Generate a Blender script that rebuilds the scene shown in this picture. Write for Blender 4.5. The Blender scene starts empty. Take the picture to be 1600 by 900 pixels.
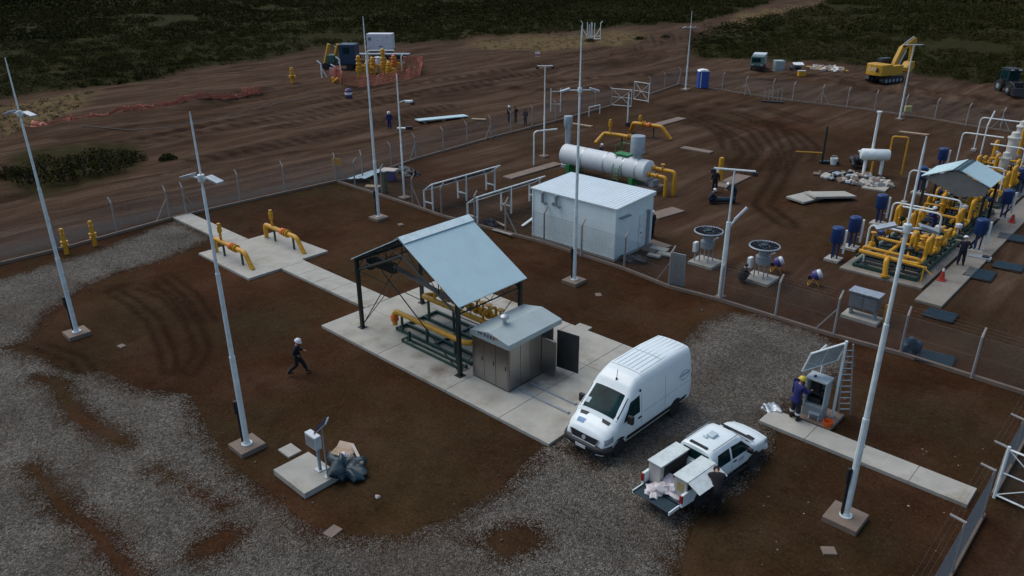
import bpy, bmesh, math, random
import numpy as np
from mathutils import Vector, Matrix

random.seed(11)
RNG = np.random.default_rng(5)
PI = math.pi
SC = bpy.context.scene
COL = SC.collection

# ------------------------------------------------------------------ camera
# world axes: X runs along the inner fence, Y along the long outer fence, Z up, metres
F, PITCH, ROLL, YAW, CAMH = 1202.0, math.radians(23.79), math.radians(0.32), math.radians(-43.04), 17.0
_cy, _sy = math.cos(YAW), math.sin(YAW)
def _w(x, y, z): return Vector((x*_cy + y*_sy, -x*_sy + y*_cy, z))
_f = Vector((0, math.cos(PITCH), -math.sin(PITCH))); _r = Vector((1, 0, 0)); _d = _f.cross(_r)
_rr = _r*math.cos(ROLL) + _d*math.sin(ROLL); _dd = _d*math.cos(ROLL) - _r*math.sin(ROLL)
FW, RT, DN = _w(*_f), _w(*_rr), _w(*_dd)
CAM = Vector((0, 0, CAMH))
def at(px, py, z=0.0):
    v = FW*F + RT*(px-800) + DN*(py-450)
    t = (z-CAMH)/v.z
    return CAM + v*t
def G(px, py, z=0.0):
    p = at(px, py, z); return (p.x, p.y)
cam_data = bpy.data.cameras.new('camera'); cam = bpy.data.objects.new('camera', cam_data); COL.objects.link(cam)
cam_data.sensor_width = 36; cam_data.sensor_fit = 'HORIZONTAL'; cam_data.lens = F/1600*36
cam_data.clip_start = 0.5; cam_data.clip_end = 9000
UPV, BK = -DN, -FW
cam.matrix_world = Matrix(((RT.x, UPV.x, BK.x, CAM.x), (RT.y, UPV.y, BK.y, CAM.y), (RT.z, UPV.z, BK.z, CAM.z), (0, 0, 0, 1)))
SC.camera = cam

# ------------------------------------------------------------------ light
w = bpy.data.worlds.new('World'); SC.world = w; w.use_nodes = True
nt = w.node_tree; bg = nt.nodes['Background']
sky = nt.nodes.new('ShaderNodeTexSky'); sky.sky_type = 'NISHITA'; sky.sun_disc = False
SUN_EL, SUN_AZ = math.radians(58), math.radians(262)      # azimuth of the sun, clockwise from +Y
sky.sun_elevation = SUN_EL; sky.sun_rotation = SUN_AZ
sky.air_density = 1.0; sky.dust_density = 2.0; sky.ozone_density = 1.6
nt.links.new(sky.outputs[0], bg.inputs[0]); bg.inputs[1].default_value = 0.125
sd = bpy.data.lights.new('sun', 'SUN'); sun = bpy.data.objects.new('sun', sd); COL.objects.link(sun)
sd.energy = 1.5; sd.angle = math.radians(55); sd.color = (1, 0.97, 0.93)
sv = Vector((math.sin(SUN_AZ)*math.cos(SUN_EL), math.cos(SUN_AZ)*math.cos(SUN_EL), math.sin(SUN_EL)))
sun.rotation_euler = (-sv).to_track_quat('-Z', 'Y').to_euler(); sun.location = (-40, -20, 60)
vs = SC.view_settings; vs.view_transform = 'Standard'; vs.look = 'None'; vs.gamma = 1; vs.use_curve_mapping = False
vs.exposure = 0.1

# ------------------------------------------------------------------ materials
MATS = {}
def mat(name, col, rough=0.6, metal=0.0, var=0.18, scale=3.0, bump=0.0, bscale=30.0, spec=None, alpha=None, stretch=None, dirt=None):
    if name in MATS: return MATS[name]
    m = bpy.data.materials.new(name); m.use_nodes = True; t = m.node_tree; N = t.nodes; L = t.links
    b = N['Principled BSDF']; b.inputs['Roughness'].default_value = rough; b.inputs['Metallic'].default_value = metal
    if spec is not None: b.inputs['Specular IOR Level'].default_value = spec
    tc = N.new('ShaderNodeTexCoord'); src = tc.outputs['Object']
    if stretch:
        mp = N.new('ShaderNodeMapping'); mp.inputs['Scale'].default_value = stretch; L.new(src, mp.inputs[0]); src = mp.outputs[0]
    n = N.new('ShaderNodeTexNoise'); n.inputs['Scale'].default_value = scale; n.inputs['Detail'].default_value = 6; n.inputs['Roughness'].default_value = 0.65
    L.new(src, n.inputs['Vector'])
    r = N.new('ShaderNodeValToRGB'); r.color_ramp.elements[0].position = 0.3; r.color_ramp.elements[1].position = 0.7
    lo = [max(0, c*(1-var)) for c in col]; hi = [min(1, c*(1+var)) for c in col]
    r.color_ramp.elements[0].color = (*lo, 1); r.color_ramp.elements[1].color = (*hi, 1)
    L.new(n.outputs[0], r.inputs[0]); cout = r.outputs[0]
    if dirt:                                                     # blotches of grime with a shape of their own
        n3 = N.new('ShaderNodeTexNoise'); n3.inputs['Scale'].default_value = dirt[1]; n3.inputs['Detail'].default_value = 8; n3.inputs['Roughness'].default_value = .7
        L.new(tc.outputs['Object'], n3.inputs['Vector'])
        r3 = N.new('ShaderNodeValToRGB'); r3.color_ramp.elements[0].position = dirt[2]; r3.color_ramp.elements[1].position = dirt[2]+.2
        L.new(n3.outputs[0], r3.inputs[0])
        mx = N.new('ShaderNodeMix'); mx.data_type = 'RGBA'; L.new(r3.outputs[0], mx.inputs[0]); L.new(cout, mx.inputs[6]); mx.inputs[7].default_value = (*dirt[0], 1)
        cout = mx.outputs[2]
    L.new(cout, b.inputs['Base Color'])
    if bump:
        n2 = N.new('ShaderNodeTexNoise'); n2.inputs['Scale'].default_value = bscale; n2.inputs['Detail'].default_value = 4; L.new(src, n2.inputs['Vector'])
        bm = N.new('ShaderNodeBump'); bm.inputs['Strength'].default_value = bump; bm.inputs['Distance'].default_value = 0.05
        L.new(n2.outputs[0], bm.inputs['Height']); L.new(bm.outputs[0], b.inputs['Normal'])
    MATS[name] = m; return m
WHITE = mat('white_paint', (.72, .78, .76), .45, dirt=((.42, .37, .32), 2.2, .62))
POLE = mat('pole_paint', (.68, .76, .74), .4, dirt=((.40, .36, .31), 3.0, .66))
CARW = mat('vehicle_white', (.77, .85, .83), .28, var=.05, scale=1.5, dirt=((.55, .50, .45), 1.6, .63))
YEL = mat('yellow_paint', (.58, .29, .012), .45, dirt=((.30, .14, .03), 3.0, .60))
YELD = mat('yellow_machine', (.55, .30, .02), .5, dirt=((.22, .13, .05), 1.5, .55))
RED = mat('red_paint', (.42, .04, .02), .5)
ORNG = mat('orange_plastic', (.70, .12, .02), .5)
GREEN = mat('dark_green_paint', (.012, .05, .035), .45)
BGREEN = mat('bright_green_paint', (.02, .20, .05), .5)
BLACKG = mat('black_green_steel', (.008, .016, .015), .5)
BLACK = mat('black_plastic', (.012, .012, .014), .6)
RUBBER = mat('tyre_rubber', (.018, .018, .018), .85)
BLUE = mat('blue_paint', (.007, .034, .13), .45, dirt=((.02, .05, .12), 3, .6))
PBLUE = mat('portable_blue', (.02, .07, .32), .5)
TEALD = mat('dark_teal', (.008, .03, .04), .45)
STEEL = mat('galvanised_steel', (.42, .46, .48), .45, metal=.6, scale=8)
STAIN = mat('stainless', (.37, .365, .355), .32, metal=1.0, var=.06, scale=1.2, stretch=(2, 2, .5))
ALU = mat('aluminium_cladding', (.62, .67, .67), .55, metal=.0, var=.06, scale=2, dirt=((.5, .5, .5), 1.2, .66))
GREYM = mat('grey_metal', (.27, .31, .33), .5, metal=.2)
ROOF = mat('roof_sheet', (.45, .62, .64), .5, metal=.1, var=.05, scale=1.2, dirt=((.42, .52, .55), .9, .66))
CONC = mat('concrete', (.375, .365, .31), .9, var=.16, scale=.9, bump=.2, bscale=40, dirt=((.21, .175, .125), .42, .54))
CONCM = mat('concrete_worn', (.235, .215, .175), .9, var=.22, scale=1.2, bump=.2, bscale=30, dirt=((.12, .09, .065), .6, .52))
CONCD = mat('concrete_dusty', (.185, .140, .105), .9, var=.15, scale=1.5, bump=.15, dirt=((.16, .11, .08), 1.0, .55))
CPOST = mat('concrete_post', (.30, .285, .26), .85, scale=4)
WIRE = mat('fence_wire', (.13, .14, .145), .6, metal=.3)
GLASS = mat('dark_glass', (.004, .026, .027), .1, var=.6, scale=2.2, spec=.12)
REDL = mat('tail_lamp_red', (.28, .015, .02), .25)
LAMPG = mat('lamp_glass', (.55, .58, .60), .15)
SOLAR = mat('solar_cells', (.012, .018, .04), .2)
WOOD = mat('timber', (.36, .26, .16), .8, dirt=((.2, .14, .09), 4, .5))
SKIN = mat('skin', (.36, .20, .14), .6)
NAVY = mat('navy_cloth', (.012, .014, .028), .85)
BLKC = mat('black_cloth', (.008, .008, .010), .9)
RBLUE = mat('royal_blue_cloth', (.014, .018, .11), .85)
BOOT = mat('boot_leather', (.012, .010, .009), .7)
HELW = mat('white_helmet', (.75, .76, .77), .3)
HELY = mat('yellow_helmet', (.62, .48, .05), .3)
REFL = mat('reflective_tape', (.55, .56, .55), .4)
HAIR = mat('dark_hair', (.012, .009, .007), .7)
PURP = mat('purple_plastic', (.06, .045, .19), .5)
BAG = mat('white_plastic_bag', (.62, .58, .58), .5, var=.2, scale=6, bump=.6, bscale=9)
EYE = mat('eye_dark', (.02, .015, .012), .3)
PALE = mat('pale_rubble', (.45, .41, .35), .85, var=.35, scale=5)
BARK = mat('bark', (.05, .04, .03), .9)

# ------------------------------------------------------------------ mesh helpers
class MB:
    def __init__(s): s.v = []; s.f = []
    def add(s, vs, fs):
        o = len(s.v); s.v += [tuple(v) for v in vs]; s.f += [tuple(i+o for i in f) for f in fs]; return s
    def box(s, c, d, rz=0.0, M=None):
        x, y, z = d[0]/2, d[1]/2, d[2]/2
        vs = [Vector((sx*x, sy*y, sz*z)) for sz in (-1, 1) for sy in (-1, 1) for sx in (-1, 1)]
        R = M if M is not None else Matrix.Rotation(rz, 3, 'Z')
        vs = [R @ v + Vector(c) for v in vs]
        return s.add(vs, [(0, 2, 3, 1), (4, 5, 7, 6), (0, 1, 5, 4), (2, 6, 7, 3), (0, 4, 6, 2), (1, 3, 7, 5)])
    def bx(s, a, b):
        return s.box([(p+q)/2 for p, q in zip(a, b)], [abs(q-p) for p, q in zip(a, b)])
    def tube(s, pts, r, n=8, caps=True, closed=False):
        pts = [Vector(p) for p in pts]; k = len(pts); rs = r if isinstance(r, (list, tuple)) else [r]*k
        tang = []
        for i in range(k):
            a = pts[i-1] if (i > 0 or closed) else pts[i]; b = pts[(i+1) % k] if (i < k-1 or closed) else pts[i]
            t1 = (pts[i]-a); t2 = (b-pts[i]); t1 = t1.normalized() if t1.length > 1e-9 else t2.normalized(); t2 = t2.normalized() if t2.length > 1e-9 else t1
            t = t1+t2; tang.append(t.normalized() if t.length > 1e-6 else t1)
        up = Vector((0, 0, 1)) if abs(tang[0].z) < .9 else Vector((1, 0, 0))
        nrm = tang[0].cross(up).normalized(); vs = []
        for i in range(k):
            t = tang[i]; nrm = (nrm - t*nrm.dot(t)).normalized(); bn = t.cross(nrm)
            for j in range(n):
                a = 2*PI*j/n; vs.append(pts[i] + (nrm*math.cos(a) + bn*math.sin(a))*rs[i])
        fs = []
        for i in range(k if closed else k-1):
            for j in range(n):
                i2 = (i+1) % k; fs.append((i*n+j, i*n+(j+1) % n, i2*n+(j+1) % n, i2*n+j))
        if caps and not closed:
            fs.append(tuple(reversed(range(n)))); fs.append(tuple((k-1)*n+j for j in range(n)))
        return s.add(vs, fs)
    def cyl(s, a, b, r, r2=None, n=12): return s.tube([a, b], [r, r if r2 is None else r2], n)
    def lathe(s, prof, o=(0, 0, 0), axis=(0, 0, 1), n=16):
        q = Vector((0, 0, 1)).rotation_difference(Vector(axis)); vs = []
        for rr, z in prof:
            for j in range(n):
                a = 2*PI*j/n; vs.append(q @ Vector((rr*math.cos(a), rr*math.sin(a), z)) + Vector(o))
        fs = []
        for i in range(len(prof)-1):
            for j in range(n): fs.append((i*n+j, i*n+(j+1) % n, (i+1)*n+(j+1) % n, (i+1)*n+j))
        fs.append(tuple(reversed(range(n)))); fs.append(tuple((len(prof)-1)*n+j for j in range(n)))
        return s.add(vs, fs)
    def prism(s, poly, h0, h1, M=None):
        k = len(poly); vs = [Vector((x, y, h0)) for x, y in poly] + [Vector((x, y, h1)) for x, y in poly]
        if M is not None: vs = [M @ v for v in vs]
        return s.add(vs, [tuple(reversed(range(k))), tuple(range(k, 2*k))] + [(i, (i+1) % k, k+(i+1) % k, k+i) for i in range(k)])
    def plate(s, q, t):
        a, b, c, d = [Vector(p) for p in q]; n = (b-a).cross(d-a).normalized()*t
        return s.add([a, b, c, d, a+n, b+n, c+n, d+n], [(3, 2, 1, 0), (4, 5, 6, 7), (0, 1, 5, 4), (1, 2, 6, 5), (2, 3, 7, 6), (3, 0, 4, 7)])
    def build(s, name, m, parent=None, smooth=False, bevel=0.0, loc=None, rz=None, angle=40):
        me = bpy.data.meshes.new(name); me.from_pydata(s.v, [], s.f)
        bm = bmesh.new(); bm.from_mesh(me); bmesh.ops.recalc_face_normals(bm, faces=bm.faces); bm.to_mesh(me); bm.free()
        me.materials.append(m)
        if smooth:
            me.shade_smooth(); me.set_sharp_from_angle(angle=math.radians(angle))
        o = bpy.data.objects.new(name, me); COL.objects.link(o)
        if parent is not None: o.parent = parent
        if loc is not None: o.location = loc
        if rz is not None: o.rotation_euler = (0, 0, rz)
        if bevel:
            b = o.modifiers.new('bevel', 'BEVEL'); b.width = bevel; b.segments = 2; b.limit_method = 'ANGLE'
        return o
def fillet(pts, r, n=5):
    pts = [Vector(p) for p in pts]; out = [pts[0]]
    for a, b, c in zip(pts, pts[1:], pts[2:]):
        u, v = (a-b), (c-b); d = min(r, u.length*.49, v.length*.49); p, q = b+u.normalized()*d, b+v.normalized()*d
        for i in range(n+1):
            t = i/n; out.append(p*(1-t)**2 + b*2*t*(1-t) + q*t*t)
    out.append(pts[-1]); return out
def tag(o, label=None, cat=None, group=None, kind=None):
    if label: o['label'] = label
    if cat: o['category'] = cat
    if group: o['group'] = group
    if kind: o['kind'] = kind
    return o
def thing(name, label, cat, loc=(0, 0, 0), rz=0.0, group=None):
    o = bpy.data.objects.new(name, None); COL.objects.link(o); o.empty_display_size = .2
    l = tuple(loc); o.location = l if len(l) == 3 else (l[0], l[1], 0.0); o.rotation_euler = (0, 0, rz)
    return tag(o, label, cat, group)
def kids(o): return [c for c in KIDS.get(o.name, [])]
def dup(root, loc, rz, label, group=None):
    r = root.copy(); COL.objects.link(r); r.location = loc if len(loc) == 3 else (loc[0], loc[1], 0.0); r.rotation_euler = (0, 0, rz); r['label'] = label
    if group: r['group'] = group
    def rec(src, dst):
        for ch in src.children:
            c = ch.copy(); COL.objects.link(c); c.parent = dst; rec(ch, c)
    rec(root, r); return r
def share(src, name, parent, loc=(0, 0, 0), rz=0.0):
    o = bpy.data.objects.new(name, src.data); COL.objects.link(o); o.parent = parent; o.location = loc; o.rotation_euler = (0, 0, rz); return o
def heading(a, b):
    """angle that turns local +X towards b seen from a"""
    return math.atan2(b[1]-a[1], b[0]-a[0])
def text_mesh(body, size, name, m, parent, M, extrude=.01):
    cu = bpy.data.curves.new(name, 'FONT'); cu.body = body; cu.size = size; cu.extrude = extrude; cu.align_x = 'CENTER'; cu.align_y = 'CENTER'
    t = bpy.data.objects.new(name+'_tmp', cu); COL.objects.link(t); bpy.context.view_layer.update()
    me = bpy.data.meshes.new_from_object(t.evaluated_get(bpy.context.evaluated_depsgraph_get()))
    bpy.data.objects.remove(t); bpy.data.curves.remove(cu)
    me.materials.clear(); me.materials.append(m)
    o = bpy.data.objects.new(name, me); COL.objects.link(o); o.parent = parent; o.matrix_local = M; return o
# ------------------------------------------------------------------ terrain
def gp(pts): return np.array([G(*p) for p in pts])
def vnoise(x, y, seed):
    def h(i, j):
        n = (i*374761393 + j*668265263 + seed*974634721) & 0x7fffffff
        n = ((n ^ (n >> 13))*1274126177) & 0x7fffffff
        return ((n ^ (n >> 16)) & 0xffff)/65535.0
    xi = np.floor(x).astype(np.int64); yi = np.floor(y).astype(np.int64); fx = x-xi; fy = y-yi
    fx = fx*fx*(3-2*fx); fy = fy*fy*(3-2*fy)
    return (h(xi, yi)*(1-fx)+h(xi+1, yi)*fx)*(1-fy) + (h(xi, yi+1)*(1-fx)+h(xi+1, yi+1)*fx)*fy
def fbm(x, y, seed, o=4):
    s = 0; a = .5
    for k in range(o): s = s + a*vnoise(x*2**k, y*2**k, seed+k); a *= .5
    return s
def sdist(px, py, poly):
    """signed distance to a polygon, inside positive"""
    d = np.full(px.shape, 1e9); ins = np.zeros(px.shape, bool)
    for a, b in zip(poly, np.roll(poly, -1, 0)):
        ex, ey = b-a; t = np.clip(((px-a[0])*ex+(py-a[1])*ey)/(ex*ex+ey*ey+1e-12), 0, 1)
        d = np.minimum(d, np.hypot(px-a[0]-t*ex, py-a[1]-t*ey))
        if ey != 0:
            c = ((a[1] > py) != (b[1] > py)) & (px < ex*(py-a[1])/ey + a[0]); ins ^= c
    return np.where(ins, d, -d)
def pdist(px, py, line):
    d = np.full(px.shape, 1e9)
    for a, b in zip(line, line[1:]):
        ex, ey = b-a; t = np.clip(((px-a[0])*ex+(py-a[1])*ey)/(ex*ex+ey*ey+1e-12), 0, 1)
        d = np.minimum(d, np.hypot(px-a[0]-t*ex, py-a[1]-t*ey))
    return d
GRAV_A = gp([(-300, 565), (0, 548), (60, 566), (110, 592), (150, 585), (200, 612), (285, 622), (312, 680), (350, 735), (420, 785), (470, 832), (560, 850), (640, 845), (720, 812), (800, 765), (850, 712), (872, 690), (900, 650), (1000, 560), (1085, 532), (1105, 505), (1150, 491), (1205, 499), (1262, 518), (1310, 543), (1325, 565), (1290, 600), (1235, 630), (1195, 655), (1195, 700), (1150, 760), (1070, 800), (1050, 860), (1035, 930), (1010, 1150), (-300, 1150)])
GRAV_B = gp([(-300, 455), (0, 440), (90, 410), (150, 395), (240, 358), (275, 347), (322, 372), (300, 385), (230, 412), (180, 425), (120, 450), (60, 495), (30, 535), (-300, 585)])
BARE = [(gp([(92, 605), (122, 652), (195, 690)]), .34), (gp([(50, 730), (95, 790), (150, 832), (205, 905)]), .30), (gp([(240, 730), (290, 757), (358, 790)]), .16), (gp([(325, 855), (350, 840)]), .45), (gp([(790, 846), (815, 842)]), .55), (gp([(60, 590), (100, 600)]), .35), (gp([(690, 830), (740, 850)]), .10), (gp([(880, 700), (930, 725)]), .12)]
SCRUB = [gp([(-500, 180), (0, 152), (60, 142), (130, 136), (230, 127), (290, 110), (400, 93), (470, 81), (560, 70), (640, 68), (730, 58), (900, 47), (1000, 40), (1090, 33), (1200, 6), (1225, -12), (1240, -35), (-500, -35)]),
         gp([(1083, 89), (1180, 92), (1300, 96), (1420, 112), (1500, 125), (1600, 137), (2100, 175), (2100, -35), (1330, -35), (1300, 0), (1260, 15), (1180, 30), (1112, 46), (1080, 60)])]
CLUMP = gp([(15, 285), (30, 235), (75, 228), (150, 218), (205, 222), (218, 245), (200, 268), (120, 290), (60, 305)])
STRAW = [gp([(725, 62), (900, 52), (1010, 48), (990, 66), (900, 76), (760, 78)]), gp([(0, 165), (150, 140), (120, 170), (60, 200), (0, 215)]), gp([(1150, 20), (1290, 3), (1210, 22), (1130, 48)])]
TRACKS = [[(150, 452), (215, 446), (262, 462), (298, 500), (318, 545), (298, 578)], [(178, 455), (205, 470), (240, 500), (262, 550), (266, 578)], [(1065, 178), (1110, 196), (1135, 214), (1138, 232)], [(1180, 190), (1240, 205), (1270, 230), (1255, 250)], [(250, 440), (282, 470), (300, 498)], [(262, 432), (300, 462), (326, 500)], [(60, 540), (120, 560), (150, 600)],
          [(1050, 172), (1130, 188), (1180, 205), (1202, 235), (1170, 270)], [(1045, 186), (1120, 200), (1158, 220), (1172, 240), (1150, 262)], [(1040, 165), (1150, 176), (1210, 196), (1232, 230), (1215, 265)], [(1110, 160), (1200, 170), (1262, 190)], [(1240, 235), (1215, 280), (1190, 320), (1230, 350)],
          [(0, 262), (200, 215), (400, 178), (560, 140), (800, 110), (1000, 62), (1180, 22)], [(0, 275), (200, 226), (400, 190), (580, 152), (820, 122), (1010, 72), (1190, 26)], [(0, 305), (220, 282), (450, 225), (620, 188)], [(860, 128), (960, 118), (1080, 112), (1300, 118), (1600, 165)], [(860, 140), (980, 130), (1085, 122), (1300, 128), (1600, 180)],
          [(420, 200), (620, 150), (900, 100)], [(300, 250), (560, 200), (700, 165)], [(560, 165), (760, 135), (870, 140)]]
TRK = [gp(t) for t in TRACKS]
FENCE_L = gp([(-400, 512), (0, 413), (104, 388), (268, 342), (400, 312), (526, 284), (567, 279), (650, 249), (767, 216), (868, 190), (955, 166), (1015, 148), (1062, 132)])
FENCE_I = gp([(526, 284), (645, 322), (690, 338), (850, 380), (975, 421), (1045, 449), (1125, 470), (1211, 497), (1300, 525), (1410, 555), (1520, 590), (1640, 628)])
FENCE_F = gp([(1062, 132), (1128, 141), (1165, 147), (1240, 158), (1325, 168), (1370, 174), (1460, 187), (1510, 196), (1640, 216)])
YARD = np.vstack([FENCE_L, FENCE_F[1:], np.array([[-2.6, 88.], [-2.6, -20.], [-51., -20.]])])
BERMS = [(gp([(40, 212), (110, 200), (190, 186), (300, 165), (410, 142)]), 1.3, .75), (gp([(100, 215), (250, 195), (420, 160)]), .8, -.5), (gp([(0, 250), (210, 232), (330, 215), (420, 205)]), 1.6, .35), (gp([(420, 150), (560, 135), (670, 112)]), 1.2, -.45), (gp([(660, 180), (800, 152), (930, 128)]), 1.2, -.35),
         (gp([(0, 332), (200, 290), (330, 265), (500, 238)]), 1.8, .38), (gp([(880, 112), (960, 98), (1060, 90)]), 1.6, .9), (gp([(960, 88), (1030, 84)]), 1.5, .8), (gp([(1240, 125), (1340, 130), (1500, 150)]), 1.2, .35), (gp([(870, 142), (960, 132)]), .9, .4), (gp([(1020, 305), (1080, 300)]), .9, -.30), (gp([(640, 155), (860, 120)]), 2.0, .3)]
def relief(x, y):
    sy_ = sdist(x, y, YARD)
    out = np.clip((-sy_-.6)/3.0, 0, 1)                       # 0 inside the yard, 1 well outside
    z = out*((fbm(x*.30, y*.07, 3, 3)-.5)*1.15 + (fbm(x*1.1, y*.30, 9, 2)-.5)*.22)
    z = z - (1-out)*(.004 + .035*fbm(x*.7, y*.7, 17))
    far = np.clip((np.hypot(x, y)-150)/300, 0, 1)
    z = z + far*(fbm(x*.012, y*.012, 21)-.45)*3
    for ln, wd, h in BERMS:
        d = pdist(x, y, ln); z = z + h*np.exp(-(d/wd)**2)*(.7+.6*vnoise(x*.6, y*.6, 31))*np.maximum(out, .5 if h < 0 else 0)
    return z
def ground_z(x, y): return float(relief(np.array([x]), np.array([y]))[0])
head = math.atan2(FW.y, FW.x)
angs = np.unique(np.concatenate([head+np.radians(np.arange(-50, 50.01, .22)), head+np.radians(np.arange(50, 310.1, 2.5))]))
nA = len(angs); rad = [2.0]
while rad[-1] < 150: rad.append(rad[-1]*1.011+.02)
while rad[-1] < 6000: rad.append(rad[-1]*1.06)
rad = np.array(rad); nR = len(rad)
RR, AA = np.meshgrid(rad, angs, indexing='ij'); gx = (RR*np.cos(AA)).ravel(); gy = (RR*np.sin(AA)).ravel(); gz = relief(gx, gy)
def quads_mesh(name, V, Fq):
    me = bpy.data.meshes.new(name); me.vertices.add(len(V)); me.vertices.foreach_set('co', V.astype(np.float32).ravel())
    k = Fq.shape[1]; me.loops.add(Fq.size); me.loops.foreach_set('vertex_index', Fq.astype(np.int32).ravel())
    me.polygons.add(len(Fq)); me.polygons.foreach_set('loop_start', np.arange(0, Fq.size, k, dtype=np.int32))
    me.update(calc_edges=True); me.validate(); return me
def attr(me, name, arr):
    a = me.attributes.new(name, 'FLOAT', 'POINT'); a.data.foreach_set('value', np.asarray(arr, np.float32))
idx = np.arange(nR*nA).reshape(nR, nA)
a0 = idx[:-1, :]; a1 = np.roll(idx, -1, 1)[:-1, :]; b0 = idx[1:, :]; b1 = np.roll(idx, -1, 1)[1:, :]
Fq = np.stack([a0.ravel(), b0.ravel(), b1.ravel(), a1.ravel()], 1)
V = np.stack([gx, gy, gz], 1); V = np.vstack([V, [[0, 0, -.03]]])
gme = quads_mesh('ground', V, Fq)
def padv(a): return np.append(a, 0)
sveg = np.maximum(sdist(gx, gy, SCRUB[0]), sdist(gx, gy, SCRUB[1]))
veg = np.clip((sveg+2+3*(fbm(gx*.3, gy*.3, 41)-.5))/4, 0, 1); rr_ = np.hypot(gx, gy); veg = np.maximum(veg, np.clip((rr_-400)/80, 0, 1))
veg = np.maximum(veg, np.clip((sdist(gx, gy, CLUMP)+1.2)/2, 0, .8))
straw = np.zeros_like(gx)
for s in STRAW: straw = np.maximum(straw, np.clip((sdist(gx, gy, s)+1.5)/3, 0, 1))
trk = np.zeros_like(gx)
for t in TRK:
    d = pdist(gx, gy, t); wd = .19 if np.hypot(*t[0]) < 48 else .34
    trk = np.maximum(trk, np.exp(-((d-(wd*1.6))/wd)**2)*.9)
grd = np.clip((1.5-np.abs(pdist(gx, gy, FENCE_L[:6])-1.9))/1.2, 0, 1)*np.clip((-sdist(gx, gy, YARD))/.4, 0, 1)*.85
outv = np.clip((-sdist(gx, gy, YARD)-.3)/2, 0, 1)
outv = np.maximum(outv, np.clip((gy-36)/4, 0, 1)*np.clip((fbm(gx*.13, gy*.13, 57)-.27)*2.4, 0, .85))
for n_, a_ in (('veg', veg), ('straw', straw), ('track', trk), ('outside', outv), ('greyroad', grd)): attr(gme, n_, padv(a_))
gme.shade_smooth()

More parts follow.
